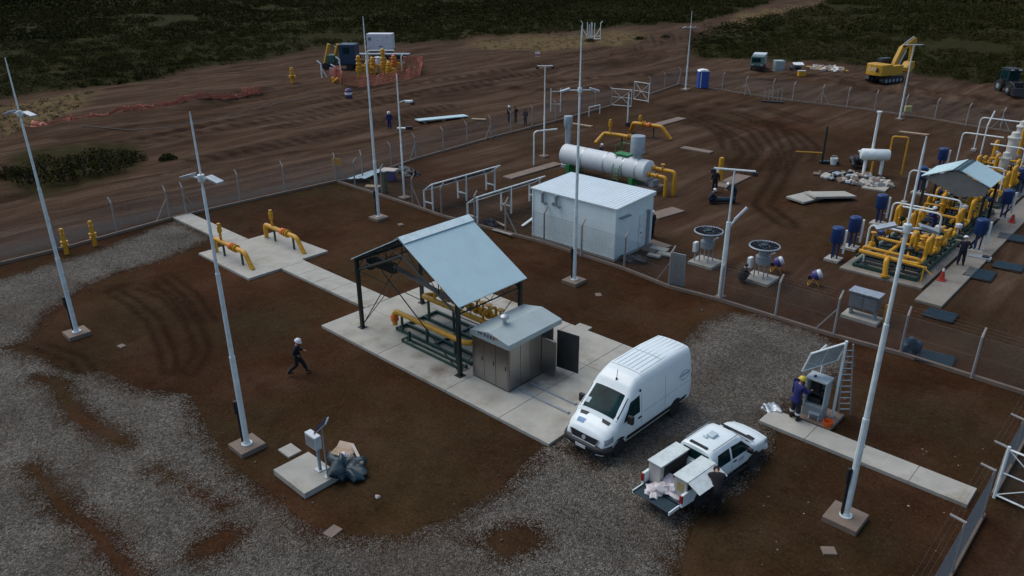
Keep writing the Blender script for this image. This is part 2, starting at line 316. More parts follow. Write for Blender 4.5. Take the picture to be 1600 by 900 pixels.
def soil_nodes(m, gravel):
    m.use_nodes = True; t = m.node_tree; N = t.nodes; L = t.links; b = N['Principled BSDF']; b.inputs['Roughness'].default_value = 1.0; b.inputs['Specular IOR Level'].default_value = .02
    tc = N.new('ShaderNodeTexCoord'); P = tc.outputs['Object']
    def noise(scale, detail=6, rough=.65, vec=None, dist=0):
        n = N.new('ShaderNodeTexNoise'); n.inputs['Scale'].default_value = scale; n.inputs['Detail'].default_value = detail; n.inputs['Roughness'].default_value = rough; n.inputs['Distortion'].default_value = dist
        L.new(vec or P, n.inputs['Vector']); return n.outputs[0]
    def ramp(v, *st):
        r = N.new('ShaderNodeValToRGB'); e = r.color_ramp.elements
        while len(e) < len(st): e.new(.5)
        for q, (p, c) in zip(e, st): q.position = p; q.color = (*c, 1) if isinstance(c, tuple) else (c, c, c, 1)
        L.new(v, r.inputs[0]); return r.outputs[0]
    def mix(f, a, c, mode='MIX'):
        x = N.new('ShaderNodeMix'); x.data_type = 'RGBA'; x.blend_type = mode
        for s, v in ((0, f), (6, a), (7, c)):
            if hasattr(v, 'links') or hasattr(v, 'is_linked'): L.new(v, x.inputs[s])
            elif isinstance(v, tuple): x.inputs[s].default_value = (*v, 1)
            else: x.inputs[s].default_value = v
        return x.outputs[2]
    def math_(op, a, c, clamp=False):
        x = N.new('ShaderNodeMath'); x.operation = op; x.use_clamp = clamp
        for s, v in ((0, a), (1, c)):
            if hasattr(v, 'is_linked'): L.new(v, x.inputs[s])
            else: x.inputs[s].default_value = v
        return x.outputs[0]
    def at_(n):
        a = N.new('ShaderNodeAttribute'); a.attribute_name = n; return a.outputs['Fac']
    mp = N.new('ShaderNodeMapping'); mp.inputs['Scale'].default_value = (.75, .075, 1); L.new(P, mp.inputs[0])
    base = ramp(noise(.22, 9, .68), (.30, (.0235, .0112, .0054)), (.5, (.0385, .0190, .0096)), (.72, (.060, .0325, .0180)))
    olive = mix(ramp(noise(.13, 6, .62), (.42, 0.0), (.62, .75)), base, ramp(noise(.9, 8, .7), (.3, (.026, .0185, .0078)), (.7, (.052, .038, .0185))))
    olive = mix(ramp(noise(.31, 7, .7), (.50, 0.0), (.68, .65)), olive, (.058, .035, .021))
    olive = mix(ramp(noise(.7, 7, .75), (.56, 0.0), (.72, .55)), olive, (.021, .0095, .0048))
    olive = mix(ramp(noise(.075, 5, .6), (.42, 0.0), (.60, .7)), olive, mix(1.0, olive, (1.45, 1.25, 1.15), 'MULTIPLY'))
    olive = mix(ramp(noise(1.7, 9, .8), (.52, 0.0), (.70, .6)), olive, mix(1.0, olive, (.52, .50, .48), 'MULTIPLY'))
    fine = ramp(noise(9, 8, .75), (.25, .50), (.5, 1.0), (.78, 1.6))
    soil = mix(1.0, olive, fine, 'MULTIPLY')
    peb = N.new('ShaderNodeTexVoronoi'); peb.inputs['Scale'].default_value = 5.5; L.new(P, peb.inputs['Vector'])
    soil = mix(math_('MULTIPLY', ramp(peb.outputs['Distance'], (.10, 1.0), (.16, 0.0)), .5), soil, (.095, .070, .048))
    if not gravel:
        st = ramp(noise(.9, 8, .7, mp.outputs[0], .4), (.30, (.030, .0160, .0092)), (.5, (.069, .043, .0275)), (.68, (.122, .084, .058)))  # soil streaks; their contrast also paints lit ridges and shaded gullies
        st = mix(1.0, st, fine, 'MULTIPLY')
        soil = mix(math_('MULTIPLY', at_('outside'), .88), soil, st)
        soil = mix(math_('MULTIPLY', at_('track'), ramp(noise(2.6, 5, .7), (.25, .15), (.55, .9))), soil, (.017, .0085, .0045))
        g = ramp(noise(.6, 7, .7), (.3, (.014, .0145, .0048)), (.55, (.030, .028, .0095)), (.75, (.055, .046, .021)))
        soil = mix(at_('veg'), soil, g)
        soil = mix(math_('MULTIPLY', at_('straw'), ramp(noise(.8, 6, .7), (.36, 0.0), (.54, .95))), soil, (.135, .098, .045))
        soil = mix(math_('MULTIPLY', at_('greyroad'), ramp(noise(1.5, 8, .75), (.25, .6), (.55, 1.0))), soil, ramp(noise(14, 6, .8), (.25, (.030, .0275, .0245)), (.75, (.088, .081, .072))))
        hgt = math_('ADD', noise(2.5, 9, .75), math_('MULTIPLY', noise(24, 4, .7), .35)); bs, bd = .6, .09
    else:
        vo = N.new('ShaderNodeTexVoronoi'); vo.inputs['Scale'].default_value = 24; vo.inputs['Randomness'].default_value = 1; L.new(P, vo.inputs['Vector'])
        sep = N.new('ShaderNodeSeparateColor'); L.new(vo.outputs['Color'], sep.inputs[0])
        stone = ramp(sep.outputs[0], (0.0, (.042, .036, .028)), (.45, (.118, .105, .086)), (.8, (.190, .172, .143)), (1.0, (.34, .315, .265)))
        vo2 = N.new('ShaderNodeTexVoronoi'); vo2.inputs['Scale'].default_value = 11; L.new(P, vo2.inputs['Vector'])
        sep2 = N.new('ShaderNodeSeparateColor'); L.new(vo2.outputs['Color'], sep2.inputs[0])
        stone = mix(.45, stone, ramp(sep2.outputs[0], (0.0, (.048, .042, .034)), (.6, (.112, .102, .086)), (1.0, (.215, .20, .172))))
        stone = mix(1.0, stone, ramp(noise(.35, 6, .6), (.3, .72), (.7, 1.25)), 'MULTIPLY')
        stone = mix(ramp(noise(.16, 5, .65), (.50, 0.0), (.72, .5)), stone, (.062, .043, .028))
        e = math_('ADD', at_('edge'), math_('MULTIPLY', math_('SUBTRACT', noise(1.4, 10, .78), .5), 2.2))
        e = math_('ADD', e, math_('MULTIPLY', math_('SUBTRACT', sep.outputs[1], .5), .95))
        k = ramp(e, (.12, 0.0), (.52, 1.0))
        soil = mix(k, soil, stone)
        hgt = math_('ADD', math_('MULTIPLY', vo.outputs['Distance'], -1.2), noise(3, 5, .7)); bs, bd = .9, .06
    L.new(soil, b.inputs['Base Color'])
    bm = N.new('ShaderNodeBump'); bm.inputs['Strength'].default_value = bs; bm.inputs['Distance'].default_value = bd; L.new(hgt, bm.inputs['Height']); L.new(bm.outputs[0], b.inputs['Normal'])
soilm = bpy.data.materials.new('soil'); soil_nodes(soilm, False); gme.materials.append(soilm)
ground = bpy.data.objects.new('ground', gme); COL.objects.link(ground); tag(ground, 'brown dirt ground with tyre marks around the fenced plant', 'ground', kind='structure')
gravm = bpy.data.materials.new('gravel_stones'); soil_nodes(gravm, True)
def gravel_sheet(polys, label, step=.2):
    x0, y0 = np.vstack(polys).min(0)-1; x1, y1 = np.vstack(polys).max(0)+1
    x0 = max(x0, -52); x1 = min(x1, 2); y0 = max(y0, -6); y1 = min(y1, 40)
    xs = np.arange(x0, x1, step); ys = np.arange(y0, y1, step); X, Y = np.meshgrid(xs, ys, indexing='ij')
    s = np.maximum.reduce([sdist(X.ravel(), Y.ravel(), p) for p in polys])
    for ln, wd in BARE: s = np.minimum(s, (pdist(X.ravel(), Y.ravel(), ln)-wd*1.5)*1.2)
    s = s.reshape(X.shape); keep = (s > -.75)
    fk = (keep[:-1, :-1] | keep[1:, :-1] | keep[1:, 1:] | keep[:-1, 1:])
    id_ = np.arange(X.size).reshape(X.shape)
    q = np.stack([id_[:-1, :-1][fk], id_[1:, :-1][fk], id_[1:, 1:][fk], id_[:-1, 1:][fk]], 1)
    used = np.unique(q); re = np.full(X.size, -1); re[used] = np.arange(len(used)); q = re[q]
    z = np.full(len(used), .006) - .075*np.clip((-.25-s.ravel()[used])/.4, 0, 1) + np.clip(s.ravel()[used]/1.5, 0, 1)*.02*vnoise(X.ravel()[used]*2, Y.ravel()[used]*2, 77)
    me = quads_mesh('gravel', np.stack([X.ravel()[used], Y.ravel()[used], z], 1), q)
    attr(me, 'edge', np.clip(s.ravel()[used]/1.1+.32, -.5, 1.5)); me.materials.append(gravm); me.shade_smooth()
    o = bpy.data.objects.new('gravel_road', me); COL.objects.link(o); tag(o, label, 'gravel', kind='structure')
gravel_sheet([GRAV_A, GRAV_B], 'grey gravel drive curving from the lower left corner past the van')

# loose stones kicked about on and beside the gravel
n_ = 5200; x_ = RNG.uniform(-50, 1, n_); y_ = RNG.uniform(-2, 34, n_)
s_ = np.maximum(sdist(x_, y_, GRAV_A), sdist(x_, y_, GRAV_B)); ok_ = (s_ > -1.3) & (RNG.uniform(size=n_) < np.where(s_ > .6, .35, np.where(s_ > -.3, .9, .35)))
ok_ &= ~((x_ > -30.3) & (x_ < -15) & (y_ > 18.1) & (y_ < 27)) & ~((x_ > -10.6) & (y_ > 24.8) & (y_ < 28)) & ~((x_ > -15.2) & (x_ < -8) & (y_ > 17) & (y_ < 25))
x_, y_ = x_[ok_], y_[ok_]; m_ = len(x_); r_ = RNG.uniform(.018, .05, m_)*np.where(RNG.uniform(size=m_) < .07, 1.9, 1)
oct_ = np.array([(1, 0, 0), (0, 1, 0), (-1, 0, 0), (0, -1, 0), (0, 0, .75), (0, 0, -.5)], float); jit = RNG.uniform(.6, 1.35, (m_, 6, 3)); an_ = RNG.uniform(0, 6.28, m_); ca, sa = np.cos(an_)[:, None], np.sin(an_)[:, None]
L3 = oct_[None]*jit*r_[:, None, None]; VX = L3[..., 0]*ca-L3[..., 1]*sa+x_[:, None]; VY = L3[..., 0]*sa+L3[..., 1]*ca+y_[:, None]; VZ = L3[..., 2]+.012
fs_ = np.array([(0, 1, 4), (1, 2, 4), (2, 3, 4), (3, 0, 4), (1, 0, 5), (2, 1, 5), (3, 2, 5), (0, 3, 5)]); FS = (np.arange(m_)[:, None, None]*6+fs_[None]).reshape(-1, 3)
stm = quads_mesh('loose_stones', np.stack([VX, VY, VZ], -1).reshape(-1, 3), FS); attr(stm, 'tint', np.repeat(RNG.uniform(0, 1, m_), 6))
stmat = bpy.data.materials.new('loose_stone'); stmat.use_nodes = True
# ------------------------------------------------------------------ scrub
leafm = bpy.data.materials.new('scrub_leaves'); leafm.use_nodes = True
def leaf_nodes(m, ramp_):
    t = m.node_tree; N = t.nodes; L = t.links; b = N['Principled BSDF']; b.inputs['Roughness'].default_value = 1.0; b.inputs['Specular IOR Level'].default_value = .03
    a = N.new('ShaderNodeAttribute'); a.attribute_name = 'tint'; r = N.new('ShaderNodeValToRGB'); e = r.color_ramp.elements
    while len(e) < len(ramp_): e.new(.5)
    for q, (p, c) in zip(e, ramp_): q.position = p; q.color = (*c, 1)
    L.new(a.outputs['Fac'], r.inputs[0]); L.new(r.outputs[0], b.inputs['Base Color'])
leaf_nodes(leafm, [(0, (.016, .0175, .0058)), (.35, (.029, .030, .0085)), (.6, (.042, .041, .012)), (.8, (.054, .047, .021)), (1, (.085, .072, .038))])
def leaf_cloud(cx, cy, cz, rx, rz, n, size, tint):
    """vectorised leaf quads: arrays of bush centres / radii, n quads each"""
    B = len(cx); k = B*n
    th = RNG.uniform(0, 2*PI, k); u = RNG.uniform(-.25, 1, k); rho = RNG.uniform(.35, 1, k)**.6
    c = np.repeat(np.arange(B), n); lob = 1+.28*np.sin(th*3+np.repeat(RNG.uniform(0, 6, B), n))
    rxy = rho*np.sqrt(np.clip(1-u*u*.9, .05, 1))*lob
    px = cx[c]+rx[c]*rxy*np.cos(th); py = cy[c]+rx[c]*rxy*np.sin(th); pz = cz[c]+rz[c]*(.22+.75*rho*u)
    d1 = RNG.normal(size=(k, 3)); d1 /= np.linalg.norm(d1, axis=1)[:, None]; d2 = np.cross(d1, RNG.normal(size=(k, 3))); d2 /= np.linalg.norm(d2, axis=1)[:, None]
    s = (size[c]*RNG.uniform(.6, 1.4, k))[:, None]; P = np.stack([px, py, pz], 1)
    V = np.stack([P-d1*s, P-d2*s*.55, P+d1*s, P+d2*s*.55], 1).reshape(-1, 3)
    tv = np.repeat(np.clip(tint[c]+RNG.normal(0, .08, k), 0, 1), 4)
    return V, tv
leaf_nodes(stmat, [(0, (.050, .043, .036)), (.6, (.125, .113, .097)), (1, (.24, .22, .19))]); stm.materials.append(stmat)
so = bpy.data.objects.new('loose_stones', stm); COL.objects.link(so); tag(so, 'loose grey stones strewn along the edges of the gravel drive', 'stones', kind='stuff')
def scatter(poly, n, bbox=None):
    x0, y0 = poly.min(0); x1, y1 = poly.max(0); out = []
    x = RNG.uniform(x0, x1, n); y = RNG.uniform(y0, y1, n); m = sdist(x, y, poly) > 0; return x[m], y[m]
parts_V = []; parts_t = []
def in_wedge(x, y, rmax, half=46):
    a = (np.arctan2(y, x)-head+PI) % (2*PI)-PI; return (np.abs(a) < math.radians(half)) & (np.hypot(x, y) < rmax)
def bushes(x, y, ncl, rlo, rhi, n, sz, keep=None):
    t = np.clip(-.12+1.25*fbm(x*.035, y*.035, 51, 4)+.22*(fbm(x*.3, y*.3, 61)-.5)+RNG.normal(0, .09, len(x)), 0, 1)
    r = RNG.uniform(rlo, rhi, len(x))*(.6+.8*vnoise(x*.15, y*.15, 71)); z = relief(x, y)
    V, tv = leaf_cloud(x, y, z-.1, r, r*RNG.uniform(.7, 1.25, len(x)), n, np.full(len(x), sz), t); parts_V.append(V); parts_t.append(tv)
for poly, n1 in ((SCRUB[0], 1), (SCRUB[1], 1)):
    area = (poly[:, 0].max()-poly[:, 0].min())*(poly[:, 1].max()-poly[:, 1].min())
    x, y = scatter(poly, int(area*.42)); r = np.hypot(x, y); w_ = in_wedge(x, y, 1e9)
    dens = fbm(x*.05, y*.05, 91); ok = w_ & (dens > .30)
    near = ok & (r < 190); bushes(x[near], y[near], 0, .5, 1.3, 85, .105)
    mid = ok & (r >= 190) & (r < 300) & (RNG.uniform(size=len(x)) < .62); bushes(x[mid], y[mid], 0, .8, 1.8, 40, .21)
    fr = ok & (r >= 300) & (r < 520) & (RNG.uniform(size=len(x)) < .22); bushes(x[fr], y[fr], 0, 1.2, 2.8, 24, .45)
Vs = np.vstack(parts_V); ts = np.concatenate(parts_t)
sme = quads_mesh('scrubland', Vs, np.arange(len(Vs)).reshape(-1, 4)); attr(sme, 'tint', ts); sme.materials.append(leafm)
scrub = bpy.data.objects.new('scrubland', sme); COL.objects.link(scrub); tag(scrub, 'dark olive scrubland of low bushes stretching to the horizon', 'scrubland', kind='stuff')
print('scrub quads', len(ts)//4)
# dry grass tufts on the pale verge
gx_, gy_ = [], []
for s in STRAW:
    x, y = scatter(s, 420); gx_.append(x); gy_.append(y)
gx_ = np.concatenate(gx_); gy_ = np.concatenate(gy_)
strawm = bpy.data.materials.new('dry_grass'); strawm.use_nodes = True; leaf_nodes(strawm, [(0, (.045, .042, .016)), (.5, (.10, .088, .042)), (1, (.16, .14, .08))])
V_, t_ = leaf_cloud(gx_, gy_, relief(gx_, gy_)-.05, np.full(len(gx_), .3), np.full(len(gx_), .3), 14, np.full(len(gx_), .08), RNG.uniform(0, 1, len(gx_)))
tme = quads_mesh('dry_grass', V_, np.arange(len(V_)).reshape(-1, 4)); attr(tme, 'tint', t_); tme.materials.append(strawm)
tg = bpy.data.objects.new('dry_grass', tme); COL.objects.link(tg); tag(tg, 'straw coloured grass tufts along the verge of the scrub', 'grass', kind='stuff')
# single shrubs
def shrub(px, py, r, h, label, tint, group='shrubs standing clear of the scrub', n=520):
    x, y = G(px, py); z = ground_z(x, y); o = thing('shrub', label, 'shrub', (x, y, z), 0, group)
    st = MB()
    for k in range(5):
        a = k*1.3+px; st.tube([(0, 0, -.1), (.12*r*math.cos(a), .12*r*math.sin(a), h*.3), (.45*r*math.cos(a), .45*r*math.sin(a), h*.75)], [.05, .035, .012], 5)
    st.build('stem', BARK, o)
    V, t = leaf_cloud(np.zeros(1), np.zeros(1), np.zeros(1), np.array([r]), np.array([h*.85]), n, np.array([.10]), np.array([tint]))
    me = quads_mesh('crown', V, np.arange(len(V)).reshape(-1, 4)); attr(me, 'tint', t); me.materials.append(leafm)
    c = bpy.data.objects.new('crown', me); COL.objects.link(c); c.parent = o; return o
for px, py, r, h, tn, lab in [
    (45, 284, 1.3, 1.7, .25, 'dark bush at the left end of the clump behind the left mast'),
    (70, 268, 1.5, 2.0, .45, 'tall olive bush just right of the left mast in the roadside clump'),
    (100, 282, 1.3, 1.5, .3, 'low dark bush in the front of the roadside clump'),
    (112, 258, 1.2, 1.5, .55, 'yellowish bush at the back of the roadside clump'),
    (132, 272, 1.5, 1.8, .4, 'rounded bush in the middle of the roadside clump'),
    (152, 252, 1.4, 1.9, .35, 'upright bush at the back centre of the roadside clump'),
    (166, 270, 1.4, 1.8, .5, 'mid green bush right of centre in the roadside clump'),
    (186, 258, 1.4, 1.9, .3, 'tall dark bush near the right end of the roadside clump'),
    (206, 248, 1.1, 1.4, .65, 'small grey green bush closing the right end of the roadside clump'),
    (262, 248, .7, .7, .7, 'small dry bush on the bank behind the second mast'),
    (15, 272, 1.0, 1.2, .6, 'pale bush cut by the left edge of the picture'),
    (1000, 62, 1.0, .8, .6, 'small bush on the verge beside the dirt track, left one of two'),
    (1040, 58, .9, .8, .75, 'small bush on the verge beside the dirt track, right one of two'),
    (922, 66, 1.1, .8, .8, 'yellow green bush below the far bundle of white posts')]:
    shrub(px, py, r, h, lab, tn)
# ------------------------------------------------------------------ concrete paths and pads
def slab(name, label, poly, h=.12, m=CONC, cat='concrete slab', group=None, kind=None):
    c = np.array(poly, float); cx, cy = c.mean(0); b = MB(); b.prism([(x-cx, y-cy) for x, y in poly], -.15, h)
    o = b.build(name, m, None, bevel=.012, loc=(cx, cy, 0)); tag(o, label, cat, group, kind); return o
def rect(x0, y0, x1, y1): return [(x0, y0), (x1, y0), (x1, y1), (x0, y1)]
def jointed(name, label, x0, y0, x1, y1, n, axis, h=.12, m=CONC, gap=.02, cat='concrete path'):
    """cast path in bays with open joints"""
    b = MB(); L_ = (x1-x0 if axis == 'x' else y1-y0); cx, cy = (x0+x1)/2, (y0+y1)/2
    for i in range(n):
        a, c = i*L_/n+gap/2, (i+1)*L_/n-gap/2
        if axis == 'x': b.bx((x0+a-cx, y0-cy, -.15), (x0+c-cx, y1-cy, h))
        else: b.bx((x0-cx, y0+a-cy, -.15), (x1-cx, y0+c-cy, h))
    b.bx((x0+.02-cx, y0+.02-cy, -.1), (x1-.02-cx, y1-.02-cy, h-.03))
    o = b.build(name, m, None, bevel=.01, loc=(cx, cy, 0)); tag(o, label, cat, None, 'structure'); return o
jointed('path', 'narrow pale concrete path from the fence to the two valve pads', -52, 21.1, -43.9, 22.35, 4, 'x')
slab('path', 'T shaped pale concrete pad under the two yellow valve sets', [(-43.9, 19.0), (-38.0, 19.0), (-38.0, 21.07), (-38.0, 22.7), (-38.35, 22.7), (-38.35, 24.55), (-43.9, 24.3), (-43.9, 22.5)], kind='structure')
jointed('path', 'pale concrete path linking the valve pads to the long slab', -37.98, 21.08, -30.02, 22.66, 5, 'x')
# long slab: bays with joints
b = MB(); X0, X1, Y0, Y1 = -30.0, -15.3, 18.35, 26.75
xs = [X0, -25.6, -21.0, -17.9, X1]; ys = [Y0, 21.2, 24.0, Y1]
for i in range(4):
    for j in range(3): b.bx((xs[i]+.012, ys[j]+.012, -.15), (xs[i+1]-.012, ys[j+1]-.012, .12))
b.bx((X0+.03, Y0+.03, -.1), (X1-.03, Y1-.03, .09))
def stained(name, spots):
    m = CONC.copy(); m.name = name; t = m.node_tree; N = t.nodes; L = t.links; b_ = N['Principled BSDF']; src = b_.inputs['Base Color'].links[0].from_socket
    tc = N.new('ShaderNodeTexCoord'); nz = N.new('ShaderNodeTexNoise'); nz.inputs['Scale'].default_value = 1.6; nz.inputs['Detail'].default_value = 7; nz.inputs['Roughness'].default_value = .7; L.new(tc.outputs['Object'], nz.inputs['Vector'])
    for (sx, sy, r0, k0) in spots:
        d = N.new('ShaderNodeVectorMath'); d.operation = 'DISTANCE'; L.new(tc.outputs['Object'], d.inputs[0]); d.inputs[1].default_value = (sx, sy, .12)
        a = N.new('ShaderNodeMath'); a.operation = 'MULTIPLY_ADD'; L.new(nz.outputs[0], a.inputs[0]); a.inputs[1].default_value = r0*1.6; L.new(d.outputs['Value'], a.inputs[2])
        r_ = N.new('ShaderNodeMapRange'); L.new(a.outputs[0], r_.inputs[0]); r_.inputs[1].default_value = r0*.75; r_.inputs[2].default_value = r0*1.75; r_.inputs[3].default_value = k0; r_.inputs[4].default_value = 0
        x_ = N.new('ShaderNodeMix'); x_.data_type = 'RGBA'; L.new(r_.outputs[0], x_.inputs[0]); L.new(src, x_.inputs[6]); x_.inputs[7].default_value = (.095, .062, .036, 1); src = x_.outputs[2]
    L.new(src, b_.inputs['Base Color']); return m
_s = [(*G(690, 582), .75, .85), (*G(655, 560), .5, .5), (*G(862, 590), 1.0, .85), (*G(835, 605), .8, .8), (*G(905, 625), .7, .5), (*G(770, 630), .6, .35), (*G(880, 660), .6, .4), (*G(545, 525), .7, .35), (*G(600, 545), .5, .3)]
tag(b.build('path', stained('slab_concrete', _s), None, bevel=.01), 'large pale concrete slab carrying the green shelter and the steel kiosk', 'concrete slab', None, 'structure')
jointed('path', 'pale concrete path running right to the near gate', -10.3, 25.1, -2.9, 26.25, 4, 'x')
jointed('path', 'concrete footpath beside the pipe skids at the right', -9.55, 41.1, -8.25, 76, 9, 'y', m=CONCM)
slab('skid_slab', 'concrete slab under the near yellow pipe skid at the right', rect(-14.2, 42.9, -9.75, 52), .10, CONCM, kind='structure')
slab('skid_slab', 'concrete slab under the small roofed shelter at the right', rect(-14.3, 52.3, -9.75, 76), .10, CONCM, kind='structure')
def pad(cx, cy, sx, sy, label, rz=0, h=.10, m=CONC, group=None, nm='concrete_pad'):
    b = MB(); b.box((0, 0, h/2-.06), (sx, sy, h+.12)); o = b.build(nm, m, None, bevel=.012, loc=(cx, cy, 0), rz=rz); tag(o, label, 'concrete pad', group); return o
x, y = G(480, 742); pad(-20.45, 11.25, 1.95, 1.45, 'grey square pad under the small instrument post in the foreground', h=.2, m=CONC)
x, y = G(453, 705); pad(x, y, .72, .55, 'small bare grey tile left of the instrument post pad', h=.06)
for px, py, s, lab in [(520, 831, .5, 'rounded flat stone cover at the gravel edge below the instrument post'), (1295, 861, .42, 'small square concrete cover in the dirt below the right mast'), (935, 461, .4, 'little square cover in the dirt right of the centre mast'), (190, 541, .35, 'tiny broken concrete cover in the dirt right of the left mast'), (626, 351, .4, 'small pale cover in the dirt right of the third mast')]:
    x, y = G(px, py); pad(x, y, s, s*.8, lab, px*.1, .04, CONCD, 'concrete covers flush in the dirt', 'ground_cover')
x, y = G(910, 513); pad(x, y, .75, .6, 'loose pale tile beyond the open kiosk door', .05, .07)
x, y = G(862, 516); pad(x, y, .8, .6, 'pale tile half hidden behind the kiosk roof', .05, .07)
def longslab(p0, p1, wd, label, m=CONCD, h=.1):
    a, c = np.array(G(*p0)), np.array(G(*p1)); d = c-a; L_ = np.hypot(*d); b = MB(); b.box((0, 0, h/2-.05), (L_, wd, h+.1))
    o = b.build('concrete_strip', m, None, bevel=.012, loc=(*((a+c)/2), 0), rz=math.atan2(d[1], d[0])); tag(o, label, 'concrete strip', 'bare concrete strips in the far yard')
longslab((792, 279), (872, 256), 1.0, 'long dusty concrete strip left of the horizontal tank')
longslab((1022, 197), (1066, 185), 1.1, 'short concrete strip behind the far yellow pipe')
longslab((1066, 231), (1112, 239), .9, 'thin concrete strip alone in the middle of the far yard')
longslab((1125, 293), (1162, 275), 1.2, 'concrete strip beside the T shaped lamp')
longslab((1018, 340), (1060, 328), 1.2, 'concrete strip behind the white cabin')
longslab((1005, 392), (1035, 381), 1.5, 'concrete doorstep slab at the right end of the white cabin')
for k, (a, c, w_, h, lab) in enumerate([((1245, 316), (1275, 307), 1.5, .16, 'lower tilted concrete panel of the pair lying in the far yard'), ((1270, 312), (1322, 309), 1.6, .3, 'upper pale concrete panel of the pair lying in the far yard')]):
    p, q = np.array(G(*a)), np.array(G(*c)); d = q-p; b = MB(); b.box((0, 0, 0), (np.hypot(*d)+.6, w_, .15), M=Matrix.Rotation(.05*(1-2*k), 3, 'X') @ Matrix.Rotation(.04, 3, 'Y'))
    tag(b.build('precast_slab', CONC, None, bevel=.01, loc=(*((p+q)/2), h), rz=math.atan2(d[1], d[0])), lab, 'concrete panel')

# ------------------------------------------------------------------ fences
_post = MB(); _post.tube([(0, 0, -.2), (0, 0, 1.95), (0, -.32, 2.35)], [.075, .062, .045], 4)
post_src = None
def fence(line, label, outward, posts, braces=(), gaps=(), kerb=True, armv=(.30, .34), hgt=1.95, step=.075, m=CPOST, arm=True, group='chain link fences of the plant'):
    global post_src
    line = [Vector((p[0], p[1], 0)) for p in line]; o = thing('chain_link_fence', label, 'fence', line[0], 0, group); org = line[0]
    if post_src is None or True:
        pm = MB(); pm.tube([(0, 0, -.2), (0, 0, hgt)] + ([(0, armv[0], hgt+armv[1])] if arm else []), [.068, .056, .042] if arm else [.06, .055], 6)
    first = None
    for (x, y) in posts:
        j = min(range(len(line)-1), key=lambda i: (Vector((x, y, 0))-(line[i]+line[i+1])/2).length)
        d = line[j+1]-line[j]; rz = math.atan2(d.y, d.x) + (0 if outward > 0 else PI)
        if first is None: first = pm.build('post', m, o, loc=(x-org.x, y-org.y, 0), rz=rz)
        else: share(first, 'post', o, (x-org.x, y-org.y, 0), rz)
    for (x, y, sgn) in braces:
        j = min(range(len(line)-1), key=lambda i: (Vector((x, y, 0))-(line[i]+line[i+1])/2).length); d = (line[j+1]-line[j]).normalized()
        for s in ((-1, 1) if sgn == 0 else (sgn,)):
            br = MB(); br.tube([Vector((x, y, 1.45))-org, Vector((x, y, -.1))-org+d*s*1.0], .04, 5); br.build('brace', m, o)
    wm = MB(); bw = MB()
    for a, c in zip(line, line[1:]):
        d = c-a; L_ = d.length; d.normalize(); n = int(L_/step)
        for s in (-1, 1):
            for i in range(-int(hgt/step), n+int(hgt/step)) if True else ():
                t0, t1 = i*step, i*step+s*hgt; z0, z1 = .08, hgt
                lo, hi = min(t0, t1), max(t0, t1)
                if hi <= 0 or lo >= L_: continue
                def clip(t): return max(0, min(L_, t))
                u0, u1 = clip(t0), clip(t1)
                f0 = (u0-t0)/(t1-t0); f1 = (u1-t0)/(t1-t0)
                if any(g0 < (u0+u1)/2 < g1 for g0, g1 in gaps): continue
                p, q = a+d*u0-org, a+d*u1-org; p.z = z0+(z1-z0)*f0; q.z = z0+(z1-z0)*f1
                wm.tube([p, q], .0022, 3, caps=False)
        for z in (.1, 1.0, hgt-.02): wm.tube([a+Vector((0, 0, z))-org, c+Vector((0, 0, z))-org], .004, 4)
        if arm:
            nrm = Vector((-d.y, d.x, 0))*(1 if outward > 0 else -1)
            for k in range(3):
                off = nrm*(armv[0]/3*(k+.9))+Vector((0, 0, hgt+armv[1]/3*(k+.9))); bw.tube([a+off-org, c+off-org], .0025, 3)
    wm.build('wire_mesh', WIRE, o)
    if arm: bw.build('barbed_wire', WIRE, o)
    if kerb:
        kb = MB()
        for a, c in zip(line, line[1:]):
            d = (c-a); kb.box((a+c)/2-org+Vector((0, 0, .02)), (d.length+.04, .16, .26), rz=math.atan2(d.y, d.x))
        kb.build('plinth', CONCD, o, bevel=.01)
    return o
FL = [tuple(p) for p in FENCE_L]; FI = [tuple(p) for p in FENCE_I]; FF = [tuple(p) for p in FENCE_F]
fence(FL[:6], 'left boundary fence along the roadside up to the fence corner', 1, [G(*p) for p in [(-90, 432), (0, 413), (90, 391), (183, 361), (266, 341), (292, 335), (376, 313), (446, 298)]], [(*G(266, 341), -1), (*G(292, 335), 1)])
fence(FL[5:11], 'outer fence from the yellow sign corner to the far gate', 1, [G(*p) for p in [(526, 284), (567, 279), (612, 263), (650, 249), (693, 237), (730, 227), (767, 217), (798, 207), (832, 199), (868, 190), (905, 180), (930, 173), (955, 166)]], [(*G(650, 249), 0), (*G(767, 217), 0), (*G(526, 284), 1)])
fence(FL[11:], 'short outer fence between the far gate and the blue toilet', 1, [G(*p) for p in [(1015, 148), (1038, 140), (1062, 132)]], [(*G(1062, 132), -1)])
fence(FI, 'inner dividing fence crossing behind the van', 1, [G(*p) for p in [(555, 292), (597, 303), (645, 320), (690, 336), (742, 350), (790, 362), (850, 379), (908, 400), (975, 420), (1045, 447), (1125, 470), (1211, 497), (1302, 525), (1406, 553), (1518, 590)]], [(*G(645, 320), 1), (*G(790, 362), 1), (*G(1045, 447), -1), (*G(1302, 525), -1)])
fence(FF, 'far fence in front of the excavator', 1, [G(*p) for p in [(1128, 141), (1164, 148), (1206, 153), (1238, 158), (1283, 163), (1323, 168), (1366, 173), (1412, 181), (1460, 187), (1509, 196), (1562, 204), (1600, 211)]], [(*G(1164, 148), 0), (*G(1283, 163), 0), (*G(1562, 204), 0)])
fence([(-2.42, -3), (-2.42, 25.0)], 'near right fence running out of the lower edge of the picture', 1, [(-2.42, 21.5), (-2.42, 24.75), (-2.42, 18.2), (-2.42, 15)], step=.055, armv=(.42, .06))
fence([(-2.42, 26.35), (-2.42, 34.5)], 'short right fence beyond the near gate', 1, [(-2.42, 26.4), (-2.42, 28.6), (-2.42, 31.4), (-2.42, 34.4)], step=.055, armv=(.42, .06))
